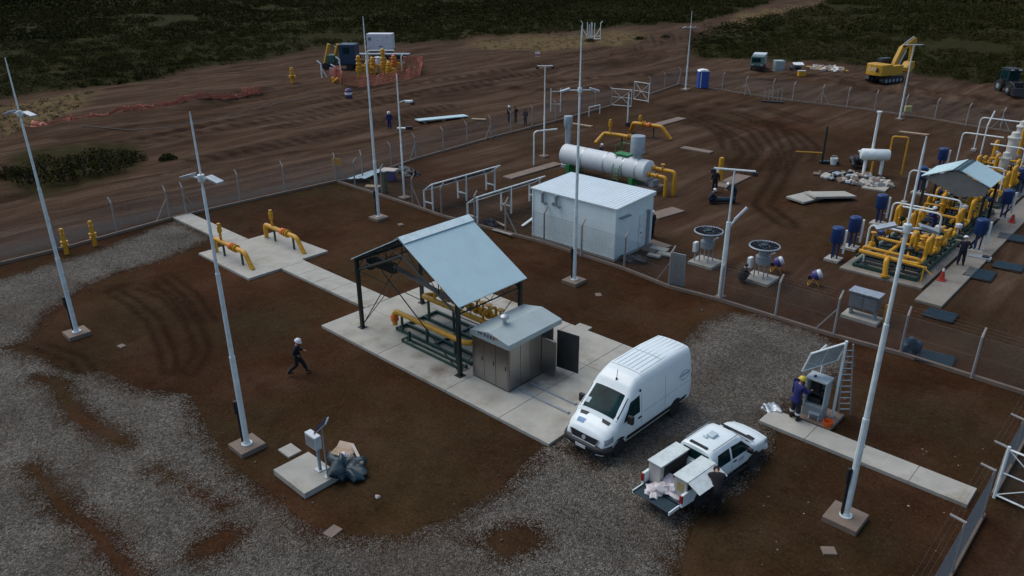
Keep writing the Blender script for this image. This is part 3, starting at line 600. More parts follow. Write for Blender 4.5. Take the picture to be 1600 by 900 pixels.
# near gate leaf, standing open outwards
def gate(name, label, a, c, h, z0=.12, infill='cross', step=.09):
    a, c = Vector((*a, 0)), Vector((*c, 0)); d = c-a; L_ = d.length; o = thing(name, label, 'gate', a, math.atan2(d.y, d.x))
    fr = MB(); fr.tube([(0, 0, z0), (L_, 0, z0), (L_, 0, h), (0, 0, h)], .042, 6, closed=True); fr.tube([(0, 0, (h+z0)/2), (L_, 0, (h+z0)/2)], .025, 6)
    fr.build('gate_frame', WHITE, o)
    br = MB(); br.tube([(0, 0, h), (L_*.5, 0, (h+z0)/2)], .02, 5); br.tube([(0, 0, z0), (L_*.5, 0, (h+z0)/2)], .02, 5); br.tube([(L_, 0, h), (L_*.5, 0, (h+z0)/2)], .02, 5); br.tube([(L_, 0, z0), (L_*.5, 0, (h+z0)/2)], .02, 5); br.build('brace', WHITE, o)
    w_ = MB()
    for s in (-1, 1):
        for i in range(-40, int(L_/step)+40):
            t0, t1 = i*step, i*step+s*(h-z0); u0, u1 = max(0, min(L_, t0)), max(0, min(L_, t1))
            if abs(u0-u1) < 1e-4: continue
            f0, f1 = (u0-t0)/(t1-t0), (u1-t0)/(t1-t0); w_.tube([(u0, 0, z0+(h-z0)*f0), (u1, 0, z0+(h-z0)*f1)], .0022, 3, caps=False)
    w_.build('wire_mesh', WIRE, o)
    for x in (.0,):
        p = MB(); p.tube([(x, 0, -.2), (x, 0, h+.1)], .05, 8); p.build('hinge_post', WHITE, o)
    return o
gate('gate', 'near white barred gate standing open at the right edge', (-2.38, 26.3), (.1, 26.0), 1.95)
gate('gate', 'left leaf of the far double gate beside a bent post', G(955, 165), G(986, 168), 2.0)
gate('gate', 'right leaf of the far double gate turned inwards', G(1013, 160), G(990, 156), 2.2)

# ------------------------------------------------------------------ masts
def mast(px, py, h, label, arm_z=None, arm_rz=0.0, arm_l=1.5, winch=True, base=1.0, base_m=CONCD, rot=0.0, solar=False):
    x, y = G(px, py); o = thing('lighting_mast', label, 'mast', (x, y, 0), rot, 'tall white masts')
    f = MB(); f.box((0, 0, .0), (base, base, .36)); f.build('footing', base_m, o, bevel=.02)
    p = MB(); z = .18
    segs = [(0, .108), (.30, .104), (.302, .086), (.56, .078), (.562, .060), (.80, .050), (.802, .036), (.97, .032), (1, .018)]
    p.tube([(0, 0, z+(h-z)*a) for a, r in segs], [r for a, r in segs], 10); p.build('pole', POLE, o, smooth=True, angle=30)
    fl = MB(); fl.lathe([(.2, 0), (.2, .03), (.13, .035), (.13, .12)], (0, 0, .18), n=12); fl.build('base_flange', POLE, o)
    if winch:
        a = heading((x, y), (-14, 20)); q = MB(); cx, cy = -.125, -.12
        q.box((cx, cy, 1.75), (.13, .13, .55), rz=A1); q.box((cx+.02, cy+.02, 1.0), (.08, .08, 1.5), rz=A1); q.build('winch_box', BLACK, o, bevel=.015)
    if arm_z:
        A = MB(); c, s = math.cos(arm_rz-rot), math.sin(arm_rz-rot)
        A.tube([(-arm_l/2*c, -arm_l/2*s, arm_z), (arm_l/2*c, arm_l/2*s, arm_z)], .03, 6); A.lathe([(.11, 0), (.11, .22)], (0, 0, arm_z-.11), n=10); A.build('cross_arm', POLE, o)
        for sg in (-1, 1):
            L_ = MB(); cx, cy = sg*arm_l/2*c, sg*arm_l/2*s
            L_.box((cx, cy, arm_z+.02), (.52, .30, .06), M=Matrix.Rotation(arm_rz-rot, 3, 'Z') @ Matrix.Rotation(sg*.30, 3, 'Y')); l = L_.build('floodlight', STEEL, o, bevel=.015)
            g = MB(); g.box((cx, cy, arm_z-.032), (.42, .23, .03), M=Matrix.Rotation(arm_rz-rot, 3, 'Z') @ Matrix.Rotation(sg*.30, 3, 'Y')); g.build('lens', LAMPG, l)
    return o
A1 = math.radians(43)          # arms roughly across the view
mast(121, 523, 12.96, 'leftmost tall white mast with a black winch box, on a pale footing in the dirt', 10.65, A1-.35, 1.15)
mast(387, 699, 12.45, 'tall white mast in front of the valve pads with floodlights on a cross arm', 10.35, A1-.45, 1.15)
mast(592, 342, 13.2, 'tall bare white mast behind the green shelter without a cross arm')
mast(897, 441, 13.6, 'tall white mast in front of the white cabin', 10.5, A1+.05, 1.5)
mast(1320, 812, 12.5, 'nearest tall white mast at the lower right on a square footing', 10.0, A1-.2, 1.1, base=1.1)
mast(1071, 141, 9.8, 'far tall white mast beside the blue portable toilet', 7.8, A1, 1.6, winch=False)
# dark cable drum beside the right mast arm is part of the near skid
def lamp(px, py, h, label, arm_l=1.5, rz=A1, kind='T', r=.055, pd=.7):
    x, y = G(px, py); o = thing('lamp_post', label, 'lamp post', (x, y, 0), 0, 'white yard lamps')
    f = MB(); f.box((0, 0, .03), (pd, pd, .2)); f.build('footing', CONCD, o, bevel=.015)
    p = MB(); p.tube([(0, 0, .1), (0, 0, h*.45), (0, 0, h*.452), (0, 0, h)], [r*1.35, r*1.25, r, r*.8], 8); p.build('pole', POLE, o, smooth=True)
    c, s = math.cos(rz), math.sin(rz)
    if kind == 'T':
        a = MB(); a.tube([(-arm_l/2*c, -arm_l/2*s, h-.03), (arm_l/2*c, arm_l/2*s, h-.03)], .05, 6); a.build('cross_arm', POLE, o)
        for sg in (-1, 1):
            q = MB(); q.box((sg*arm_l/2*c, sg*arm_l/2*s, h-.17), (.26, .22, .2), rz=rz); q.build('lamp_head', BLACK, o, bevel=.02)
    elif kind == 'side':
        a = MB(); a.tube([(0, 0, h*.78), (.55*c, .55*s, h*.80)], .035, 6); a.build('arm', POLE, o)
        q = MB(); q.box((.75*c, .75*s, h*.79), (.55, .3, .14), rz=rz); l = q.build('lamp_head', WHITE, o, bevel=.03)
        k = MB(); k.box((1.0*c, 1.0*s, h*.775), (.28, .26, .22), rz=rz); k.build('camera', BLACK, l, bevel=.03)
    return o
lamp(850, 245, 7.9, 'T topped white lamp standing beside the far end of the tank', 1.3)
lamp(632, 310, 9.05, 'thin white lamp with one side lamp head, next to the pile of sheets', kind='side')
lamp(1405, 187, 7.75, 'white T lamp in front of the excavator', 1.9, r=.075)
l = lamp(1125, 466, 7.0, 'white T lamp rising from the inner fence with a slanted tube arm', 2.0, A1-.35, r=.06, pd=.5)
q = MB(); q.tube([(0, 0, .1), (0, 0, 4.25)], [.15, .12], 8); c_, s_ = math.cos(A1), math.sin(A1); q.tube([(0, 0, 3.9), (.3*c_, .3*s_, 4.35), (.62*c_, .62*s_, 4.75)], .05, 6); q.build('lower_column', POLE, l, smooth=True)
q = MB(); q.tube([(.3*c_, .3*s_, 4.38), (.85*c_, .85*s_, 5.02)], .075, 6); q.build('tube_light', LAMPG, l)
x, y = G(980, 197); o = thing('white_post', 'short white post with a small black base box near the far gate', 'post', (x, y, 0)); q = MB(); q.tube([(0, 0, 0), (0, 0, 3.3)], .07, 8); q.build('column', POLE, o, smooth=True)
q = MB(); q.box((.05, 0, .2), (.4, .4, .4)); q.build('base_box', BLACK, o, bevel=.02)
def goose(p0, h, reach, rz, label, r=.05, group='white bent conduit hoops', name='conduit_hoop', base=True, down=0.0):
    o = thing(name, label, 'pipe hoop', (*p0, 0), rz, group); pts = [(0, 0, 0), (0, 0, h), (reach, 0, h)] + ([(reach, 0, h-down)] if down else [])
    m = MB(); m.tube(fillet(pts, .35, 6), r, 8); m.build('pipe', WHITE, o, smooth=True)
    if base: f = MB(); f.box((0, 0, .06), (.4, .4, .22)); f.build('footing', CONC, o, bevel=.01)
    return o
goose(G(834, 258), 2.9, 2.2, PI/2*.75, 'tall white bent pipe left of the tank stack', .07, base=False)

# ------------------------------------------------------------------ green shelter
o = thing('pipe_shelter', 'open green steel shelter with a pale metal roof over the yellow pipes', 'shelter', (-24.85, 19.6, .12))
HW, DP, EZ, AZ, LFT = 3.45, 3.85, 3.42, 5.38, .17
def zr(x): return AZ-(AZ-EZ-LFT*(x < 0))*abs(x)/HW
for sx in (-1, 1):
    for yy in (0, DP):
        ez = EZ+LFT*(sx < 0); p = MB(); p.box((sx*HW, yy, ez/2+.01), (.16, .16, ez-.02)); p.box((sx*HW, yy, .015), (.36, .36, .03)); p.build('column', BLACKG, o)
for yy in (0, DP):
    t = MB(); t.tube([(-HW-.02, yy, EZ+LFT), (0, yy, AZ), (HW+.02, yy, EZ)], .075, 4)
    t.tube([(-HW, yy, EZ+LFT-.55), (0, yy, AZ-.75), (HW, yy, EZ-.55)], .07, 4)
    for k in range(1, 6):
        xx = -HW+2*HW*k/6; zt = zr(xx); zb = zr(xx)-.55-.2*(1-abs(xx)/HW); t.tube([(xx, yy, zt), (xx, yy, zb)], .03, 4)
        xp = -HW+2*HW*(k-1)/6; zp = zr(xp); t.tube([(xp, yy, zp), (xx, yy, zb)], .022, 4)
    t.build('roof_truss', BLACKG, o)
EZ0 = EZ
for sx in (-1, 1):
    EZ = EZ0+LFT*(sx < 0); e = MB(); e.tube([(sx*HW, 0, EZ-.08), (sx*HW, DP, EZ-.08)], .08, 4); e.tube([(sx*HW, 0, EZ-.5), (sx*HW, DP, EZ-.5)], .04, 4)
    for k in range(4): e.tube([(sx*HW, DP*k/4, EZ-.5), (sx*HW, DP*(k+.5)/4, EZ-.1), (sx*HW, DP*(k+1)/4, EZ-.5)], .02, 4)
    e.build('eave_beam', BLACKG, o)
    x_ = MB(); x_.tube([(sx*HW, .05, .15), (sx*HW, DP-.05, EZ-.6)], .022, 5); x_.tube([(sx*HW, DP-.05, .15), (sx*HW, .05, EZ-.6)], .022, 5); x_.build('cross_brace', BLACKG, o)
EZ = EZ0
q = MB(); q.tube([(-HW+.05, 0, .15), (-.05, 0, AZ-.85)], .025, 5); q.tube([(HW-.05, 0, .15), (-HW*.45, 0, EZ+.1)], .03, 5); q.build('cross_brace', BLACKG, o)
q = MB(); q.box((-1.9, .45, EZ+.15), (1.5, .3, .42)); q.box((-2.9, .4, EZ-.05), (.25, .3, .5)); q.tube([(-1.1, .4, EZ+.3), (HW-.2, .5, EZ-.35)], .14, 4); q.build('hoist_beam', BLACKG, o)
for sx in (-1, 1):
    r_ = MB(); n = 34; y0, y1 = -.14, DP+.2; sl = math.hypot(HW+.22, AZ-EZ); top = []; th = math.atan2(AZ-EZ, HW)
    vs = []; fs = []
    for i in range(n*4+1):
        yy = y0+(y1-y0)*i/(n*4); dz = [0, .009, .009, 0][i % 4]
        for (xx, zz) in ((.01, AZ+.10), (HW+.24, zr(sx*(HW+.24))+.10)): vs.append((sx*xx, yy, zz+dz))
    for i in range(n*4): fs.append((2*i, 2*i+1, 2*i+3, 2*i+2))
    k = len(vs); vs += [(a, b_, c-.035) for a, b_, c in vs]; fs += [tuple(j+k for j in reversed(f)) for f in fs]
    m_ = n*4; fs += [(0, 1, k+1, k), (2*m_, 2*m_+1, k+2*m_+1, k+2*m_)] + [(2*i+1, 2*i+3, k+2*i+3, k+2*i+1) for i in range(m_)] + [(2*i, 2*i+2, k+2*i+2, k+2*i) for i in range(m_)]
    r_.add(vs, fs); r_.build('roof_sheet', ROOF, o)
    for k in range(3):
        xx = .5+k*1.3; zz = zr(sx*xx)+.02; pu = MB(); pu.tube([(sx*xx, 0, zz), (sx*xx, DP, zz)], .035, 4); pu.build('purlin', BLACKG, o)
rc = MB(); rc.plate([(-.30, -.16, AZ-.02), (0, -.16, AZ+.165), (0, DP+.22, AZ+.165), (-.30, DP+.22, AZ-.02)], .012); rc.plate([(0, -.16, AZ+.165), (.36, -.16, AZ-.04), (.36, DP+.22, AZ-.04), (0, DP+.22, AZ+.165)], .012); rc.build('ridge_cap', mat('ridge_sheet', (.64, .78, .77), .5), o)
# pipe skid below it
def flange(mb, p, ax, r, t=.07): mb.lathe([(r, -t/2), (r, t/2)], p, ax, 14)
o = thing('metering_skid', 'yellow pipe metering skid on green frames under the green shelter', 'pipe skid', (-24.6, 20.9, .12))
fr = MB()
for yy in (-.35, .25, 1.35, 2.2):
    fr.bx((-2.2, yy-.05, .03), (2.9, yy+.05, .17))
for xx in (-2.2, .4, 2.9): fr.bx((xx-.05, -.42, .032), (xx+.05, 2.27, .168))
for yy, zt in ((-.35, .85), (1.35, 1.15)):
    for xx in (-1.8, 0, 1.9): fr.bx((xx-.05, yy-.045, .16), (xx+.05, yy+.045, zt))
fr.build('skid_frame', GREEN, o)
for nm, pts, r in [('pipe', [(-2.35, -.35, .25), (-2.35, -.35, 1.0), (2.7, -.35, 1.0), (3.05, .6, 1.0), (3.05, 1.4, 1.0)], .13), ('pipe', [(-1.9, 2.2, 1.15), (-2.25, 1.35, 1.25), (2.9, 1.35, 1.25)], .13), ('pipe', [(-1.9, 2.2, 1.15), (2.6, 2.2, 1.15)], .12)]:
    p = MB(); p.tube(fillet(pts, .3, 6), r, 10); p.build(nm, YEL, o, smooth=True)
va = MB(); flange(va, (-2.35, -.35, .55), (0, 0, 1), .2, .1); flange(va, (-2.35, -.35, .72), (0, 0, 1), .2, .06); va.build('valve', ORNG, o, smooth=True)
for i, xx in enumerate((-1.6, -1.2, -.8, .3, .75, 1.15, 1.55, 2.3)):
    v = MB(); flange(v, (xx, 2.2, 1.15), (1, 0, 0), .22, .14); v.cyl((xx, 2.2, 1.2), (xx, 2.2, 1.62), .06); flange(v, (xx, 2.2, 1.63), (0, 0, 1), .17, .05); v.build('valve', YEL, o, smooth=True)
for xx in (-.4, -.1):
    v = MB(); v.lathe([(.13, 0), (.15, .1), (.15, .7), (.1, .85), (.04, .9)], (xx, 2.0, 1.2), n=12); v.build('meter', LAMPG, o, smooth=True)
for xx in (-1.3, 2.0):
    v = MB(); v.tube(fillet([(xx, 1.35, 1.25), (xx, 1.35, 1.7), (xx, 2.2, 1.7), (xx, 2.2, 1.2)], .2), .07, 8); v.build('branch_pipe', YEL, o, smooth=True)
g = MB()
for k, xx in enumerate((-.75, .4, 1.2)): g.cyl((xx, 1.35, 1.25), (xx, 1.35, 1.62), .02); g.lathe([(.07, 0), (.07, .04)], (xx, 1.33, 1.66), (0, -1, .4), 10)
g.build('gauge', BLACK, o)
o = thing('pipe_support_rack', 'low green support rack along the front of the shelter slab', 'support rack', (-23.3, 20.0, .12)); f = MB()
f.bx((-2.4, -.12, .02), (1.7, -.04, .12)); f.bx((-2.4, .18, .02), (1.7, .26, .12)); f.bx((-2.4, -.11, .12), (-2.3, .25, .17)); f.bx((1.6, -.11, .12), (1.7, .25, .17)); f.build('rail', GREEN, o)
f = MB(); f.bx((-2.05, 0, .13), (-1.95, .12, .62)); f.bx((1.2, 0, .13), (1.3, .12, .62)); f.build('upright', GREEN, o)

# ------------------------------------------------------------------ stainless kiosk
o = thing('steel_kiosk', 'stainless steel equipment kiosk with its end door open, beside the van', 'kiosk', (-19.93, 19.98, .12))
W, D, H = 2.12, 2.85, 2.12
b = MB(); b.bx((-W/2, 0, .06), (W/2, D, H)); b.build('cabinet', STAIN, o, bevel=.01)
b = MB(); b.bx((-W/2+.04, .04, 0), (W/2-.04, D-.04, .06)); b.build('plinth', BLACK, o)
for k in range(3):
    x0 = -W/2+.04+k*(W-.08)/3; b = MB(); b.bx((x0+.012, -.025, .12), (x0+(W-.08)/3-.012, -.001, H-.12)); d = b.build('door', STAIN, o, bevel=.006); h = MB(); h.bx((x0+.55, -.045, 1.0), (x0+.58, -.026, 1.18)); h.build('handle', BLACK, d)
for k in range(3):
    y0 = .04+k*(D-.9)/3*1.0; b = MB(); b.bx((W/2+.001, y0+.012, .12), (W/2+.025, y0+(D-.9)/3-.012, H-.12)); b.build('side_panel', STAIN, o, bevel=.006)
rf = MB(); RW = W/2+.07
rf.prism([(-RW, H-.10), (RW, H-.10), (RW, H+.13), (0, H+.36), (-RW, H+.13)], -.06, D+.45, M=Matrix(((1, 0, 0, 0), (0, 0, 1, 0), (0, 1, 0, 0), (0, 0, 0, 1)))); rf.build('roof', mat('kiosk_roof', (.36, .43, .42), .5, metal=.2, var=.08, scale=1.5), o, bevel=.008)
v = MB(); v.lathe([(.09, 0), (.09, .26), (.2, .27), (.2, .36), (.14, .42), (.02, .45)], (-.1, 1.0, H+.33), n=16); v.build('roof_vent', STEEL, o, smooth=True)
b = MB(); b.box((W/2+.42, D-.82, 1.02), (.84, .035, 1.7)); d = b.build('open_door', STAIN, o, bevel=.005, )
b = MB(); b.box((W/2+.80, D+.0, 1.1), (1.1, .035, 1.8), rz=.12); d = b.build('open_door', mat('door_dark', (.05, .052, .052), .45, metal=.5), o, bevel=.005)
b = MB(); b.bx((W/2+.001, D-.8, .15), (W/2+.02, D-.05, H-.08)); b.build('doorway_shade_sheet', BLACK, o)  # black sheet paints the shade inside the doorway; the cabinet is solid
b = MB(); b.bx((W/2+.03, D-.65, .9), (W/2+.3, D-.2, 1.5)); b.build('control_box', GREYM, o, bevel=.01)
lt = MB(); rr = random.Random(4); xx = -.62
for k, (ww, hh) in enumerate([(.12, .13), (.11, .12), (.05, .04), (.15, .15), (.14, .15), (.14, .15), (.13, .14)]):
    zz = H+.16; lt.bx((xx, -.066, zz-hh/2), (xx+ww*.30, -.0615, zz+hh/2)); lt.bx((xx+ww*.31, -.066, zz-hh/2+.02), (xx+ww*.75, -.0615, zz-hh/2+.045)); lt.bx((xx+ww*.5, -.0662, zz), (xx+ww*.78, -.0615, zz+hh/2)); xx += ww+.025
lt.build('lettering', BLACK, o)
b = MB(); b.lathe([(.075, 0), (.06, .006)], (.42, -.0615, H+.2), (0, -1, 0), 12); b.build('emblem', mat('emblem_orange', (.45, .20, .08), .5), o)
for k, (yy, ln) in enumerate(((.25, 2.6), (.95, 2.4))):
    c = thing('floor_channel', ['grey steel channel lying on the slab nearer the van nose', 'grey steel channel lying on the slab below the open kiosk door'][k], 'channel', (-18.7, 20.2+yy, .12)); m = MB(); m.bx((0, -.05, .004), (ln, .05, .05)); m.build('channel', GREYM, c); m = MB(); m.bx((ln, -.07, .004), (ln+.05, .07, .07)); m.build('end_plate', GREYM, c)

# ------------------------------------------------------------------ white cabin
o = thing('white_cabin', 'white corrugated equipment cabin with a ribbed sloping roof beyond the inner fence', 'cabin', (-31.0, 35.15, 0))
LX, LY, H0, H1 = 6.45, 3.85, 3.2, 3.42
WCAB = mat('cabin_white', (.74, .86, .84), .5, var=.06, scale=1, dirt=((.42, .42, .40), 1.2, .64))
b = MB(); vs = []; fs = []; 
b.bx((.03, .03, .12), (LX-.03, LY-.03, H0)); b.build('wall', WCAB, o)
def ribs(mb, a, c, z0, z1, nrm, n, dep=.02):
    a, c = Vector(a), Vector(c); d = (c-a)/n; nn = Vector(nrm)
    for i in range(n):
        p = a+d*(i+.18); q = a+d*(i+.82); mb.add([p+Vector((0, 0, z0)), q+Vector((0, 0, z0)), q+Vector((0, 0, z1)), p+Vector((0, 0, z1))]+[v+nn*dep for v in (p+d*.1+Vector((0, 0, z0)), q-d*.1+Vector((0, 0, z0)), q-d*.1+Vector((0, 0, z1)), p+d*.1+Vector((0, 0, z1)))], [(0, 3, 2, 1), (4, 5, 6, 7), (0, 1, 5, 4), (1, 2, 6, 5), (2, 3, 7, 6), (3, 0, 4, 7)])
b = MB(); ribs(b, (.1, .03, 0), (LX-.1, .03, 0), .16, H0-.05, (0, -1, 0), 26, .005); b.build('wall_ribs', WCAB, o)
b = MB(); ribs(b, (LX-.03, .1, 0), (LX-.03, LY-.1, 0), .16, H0-.05, (1, 0, 0), 15, .005); b.build('wall_ribs', WCAB, o)
for xx in (0, LX):
    for yy in (0, LY): b = MB(); b.box((xx+(.03 if xx == 0 else -.03), yy+(.03 if yy == 0 else -.03), 1.6), (.10, .10, 3.18)); b.build('corner_post', WCAB, o)
b = MB(); M_ = Matrix(((0, 0, 1, 0), (1, 0, 0, 0), (0, 1, 0, 0), (0, 0, 0, 1))); b.prism([(-.1, H0), (LY+.12, H0), (LY+.12, H1+.02), (-.1, H0+.06)], -.1, LX+.12, M=M_)
b.build('roof', mat('cabin_roof', (.70, .80, .80), .4, metal=.1, var=.05, scale=1, dirt=((.5, .5, .48), 1.0, .66)), o)
b = MB()
for i in range(27):
    xx = -.02+i*(LX+.05)/26; b.tube([(xx, -.1, H0+.065), (xx, LY+.11, H1+.025)], .013, 4)
b.build('roof_ribs', MATS['cabin_roof'], o)
for px_ in (.95, 2.05):
    b = MB(); b.tube([(px_, -.14, 2.5), (px_, -.14, 3.15)], .1, 8); b.tube([(px_-.04, -.14, 3.15), (px_+.16, -.2, 3.22)], .05, 6); b.box((px_+.18, -.09, 2.45), (.16, .16, .12)); b.build('flue', GREYM, o)
b = MB(); b.box((1.72, -.05, 2.55), (.14, .1, .2)); b.build('wall_lamp', GREYM, o, bevel=.01)
b = MB(); b.bx((LX-.02, LY-1.35, .15), (LX+.03, LY-.35, 2.25)); d = b.build('door', WHITE, o, bevel=.01); b = MB(); b.bx((LX+.031, LY-1.25, 1.05), (LX+.07, LY-1.12, 1.1)); b.build('handle', BLACK, d)
b = MB(); b.bx((LX+.005, .35, 2.55), (LX+.22, 1.3, 2.62)); b.build('awning', GREYM, o)
b = MB(); b.bx((LX+.02, LY-.62, .1), (LX+.16, LY-.42, 2.4)); b.build('conduit', GREYM, o, bevel=.01)
b = MB(); b.bx((-.04, -.04, -.1), (LX+.04, LY+.04, .13)); b.build('foundation', CONC, o)
# ------------------------------------------------------------------ horizontal tank with stack
o = thing('horizontal_heater', 'big horizontal aluminium clad heater tank with a grey stack behind the white cabin', 'tank', (-39.6, 49.0, 0))
R, Z, L_ = .84, 1.42, 8.2
b = MB(); b.lathe([(.3, -.18), (R*.8, -.12), (R, 0), (R, L_), (R*.8, L_+.12), (.3, L_+.18)], (0, 0, Z), (1, 0, 0), 32); b.build('shell', ALU, o, smooth=True, angle=30)
for xx in (2.2, 4.4, 6.2, 7.4):
    b = MB(); b.lathe([(R+.012, -.05), (R+.012, .05)], (xx, 0, Z), (1, 0, 0), 32); b.build('band', STEEL, o, smooth=True, angle=30)
for xx in (.9, 7.1):
    b = MB(); b.box((xx, 0, .40), (.35, 1.7, .85)); b.build('saddle', BGREEN, o, bevel=.02)
b = MB(); b.tube([(-.75, 1.2, .1), (-.75, 1.2, 3.3)], .25, n=18); b.lathe([(.25, 0), (.37, .3), (.37, 1.05), (.35, 1.08)], (-.75, 1.2, 3.2), n=18); b.lathe([(.55, 0), (.55, .25), (.3, .3)], (-.75, 1.2, 0), n=16); b.build('stack', mat('stack_grey', (.33, .38, .41), .45, metal=.3), o, smooth=True, angle=35)
b = MB(); b.tube([(-.75, 1.2, .7), (-.3, .4, 1.2), (.15, 0, 1.5)], .22, 10); b.build('flue_duct', STEEL, o, smooth=True)
b = MB(); b.lathe([(.34, 0), (.34, .6), (.55, .62), (.55, 1.9), (.53, 1.93), (.1, 1.95)], (6.95, .15, Z+R-.25), n=22); b.build('expansion_drum', MATS['stack_grey'], o, smooth=True, angle=35)
b = MB()
for yy in (-.55, -.05): b.tube([(5.45, -R-.12, .1), (5.45, -R-.12, Z), (5.45, -.3, Z+R+.12)] if yy < -.3 else [(6.05, -R-.12, .1), (6.05, -R-.12, Z), (6.05, -.3, Z+R+.12)], .03, 5)
for k in range(9): z_ = .3+k*.28; b.tube([(5.45, -R-.12+(0 if z_ < Z else (z_-Z)*.85), z_), (6.05, -R-.12+(0 if z_ < Z else (z_-Z)*.85), z_)], .02, 4)
b.build('ladder', BGREEN, o)
b = MB(); b.box((5.75, .1, Z+R+.10), (1.3, .9, .06)); b.tube([(5.2, -.3, Z+R+.15), (5.2, -.3, Z+R+.8), (5.2, .6, Z+R+.8), (6.2, .6, Z+R+.8)], .03, 5); b.tube([(5.2, .6, Z+R+.1), (5.2, .6, Z+R+.8)], .03, 5); b.tube([(6.2, .6, Z+R+.1), (6.2, .6, Z+R+.8)], .03, 5); b.build('platform', BGREEN, o)
for k, (yy, zz) in enumerate(((-.35, Z-.1), (.3, Z+.25))):
    b = MB(); b.tube(fillet([(L_+.05, yy, zz), (L_+1.75+.35*k, yy, zz), (L_+1.75+.35*k, yy, -.2)], .3, 6), .14, 10); flange(b, (L_+.3, yy, zz), (1, 0, 0), .24, .09); flange(b, (L_+1.0, yy, zz), (1, 0, 0), .22, .08); b.build('outlet_pipe', YEL, o, smooth=True)
b = MB(); b.tube([(L_+1.0, .3, Z+.3), (L_+1.0, .3, Z+.65)], .06, 8); flange(b, (L_+1.0, .3, Z+.66), (0, 0, 1), .16, .06); b.build('valve', YEL, o, smooth=True)
b = MB(); b.box((L_+.5, 0, .6), (.4, .8, .5)); b.build('burner_box', GREYM, o, bevel=.02)
pad(-31.6, 48.8, 2.2, 2.6, 'concrete plinth under the piped end of the heater tank', h=.3, m=CONCD)

# yellow buried-valve pipes
def pipe_thing(name, label, pts, r=.14, valves=(), legs=(), cat='gas pipe', group='yellow valve pipes', mt=YEL, orange=(), stems=(), fil=.25):
    o0 = Vector(pts[0]); o0.z = 0; o = thing(name, label, cat, o0, 0, group); P = [Vector(p)-o0 for p in pts]
    b = MB(); b.tube(fillet(P, fil, 6), r, 10); b.build('pipe', mt, o, smooth=True)
    for p, ax in valves:
        b = MB(); pp = Vector(p)-o0; flange(b, pp-Vector(ax)*.12, ax, r*1.75, .05); flange(b, pp+Vector(ax)*.12, ax, r*1.75, .05); b.lathe([(r*.9, -.12), (r*1.45, 0), (r*.9, .12)], pp, ax, 12); b.build('valve', YEL, o, smooth=True)
    for p, ax in orange:
        b = MB(); pp = Vector(p)-o0; flange(b, pp, ax, r*1.6, .22); b.build('coupling', ORNG, o, smooth=True)
    for p, h in stems:
        b = MB(); pp = Vector(p)-o0; b.lathe([(r*.55, 0), (r*.55, h*.5), (r*.95, h*.52), (r*.95, h*.85), (r*.7, h*.86), (r*.75, h), (r*.3, h*1.02)], pp, n=12); b.build('valve_stem', YEL, o, smooth=True)
    for p in legs:
        b = MB(); pp = Vector(p)-o0; b.box((pp.x, pp.y, pp.z/2), (.1, .1, pp.z)); b.box((pp.x, pp.y, .015), (.28, .28, .03)); b.build('support_leg', GREEN, o)
    return o
def valve_set(y, label):
    x0, z = -43.3, 1.0
    pipe_thing('valve_set', label, [(x0, y, .1), (x0, y, z), (x0+3.6, y, z), (x0+4.3, y, .1)], .14, valves=[((x0+2.55, y, z), (1, 0, 0))], orange=[((x0+2.1, y, z), (1, 0, 0))], stems=[((x0+.9, y, z), 1.15)], legs=[(x0+1.05, y, z-.1), (x0+3.2, y, z-.1)], cat='valve set', group='yellow valve sets on the T shaped pad')
valve_set(19.85, 'yellow valve set on the nearer side of the T shaped pad')
valve_set(23.3, 'yellow valve set on the farther side of the T shaped pad')
for px, py, lab in ((105, 397, 'yellow vent post beyond the left fence, the one nearer the left mast'), (149, 384, 'yellow vent post beyond the left fence, the right one of two')):
    x, y = G(px, py); pipe_thing('vent_post', lab, [(x, y, 0), (x, y, 1.35)], .13, valves=[((x, y, .7), (0, 0, 1))], stems=[((x, y, 1.2), .45)], group='yellow vent posts by the left fence')
a = Vector((*G(938, 230), 0)); c = Vector((*G(992, 212), 0))
def P3(px, py, z): p = at(px, py, z); return (p.x, p.y, z)
pipe_thing('gas_pipe', 'yellow gooseneck pipe standing behind the heater tank', [P3(930, 224, .5), P3(944, 208, 1.2), P3(968, 211, 1.2), P3(1000, 217, 1.2), P3(1006, 240, .0)], .17, valves=[(P3(984, 214, 1.2), (.96, .27, 0))], stems=[(P3(953, 209, 1.2), 1.3)], legs=[P3(972, 213, 1.1)])
pipe_thing('gas_pipe', 'far yellow pipe bending down into the dirt beyond the tank', [P3(986, 203, .2), P3(990, 192, 1.2), P3(1034, 198, 1.2), P3(1048, 218, .05)], .18, valves=[(P3(1006, 194, 1.2), (.96, .27, 0))], orange=[(P3(1014, 196, 1.2), (.96, .27, 0))], stems=[(P3(1000, 193, 1.2), .8)], legs=[P3(1022, 197, 1.1)])
x, y = G(1124, 285); pipe_thing('gas_pipe', 'yellow upright stub pipe behind the two workers by the T lamp', [(x, y, 0), (x, y, 1.9)], .2, stems=[((x, y, 1.5), .5)])
for px, py, lab in ((1352, 232, None),):
    pass
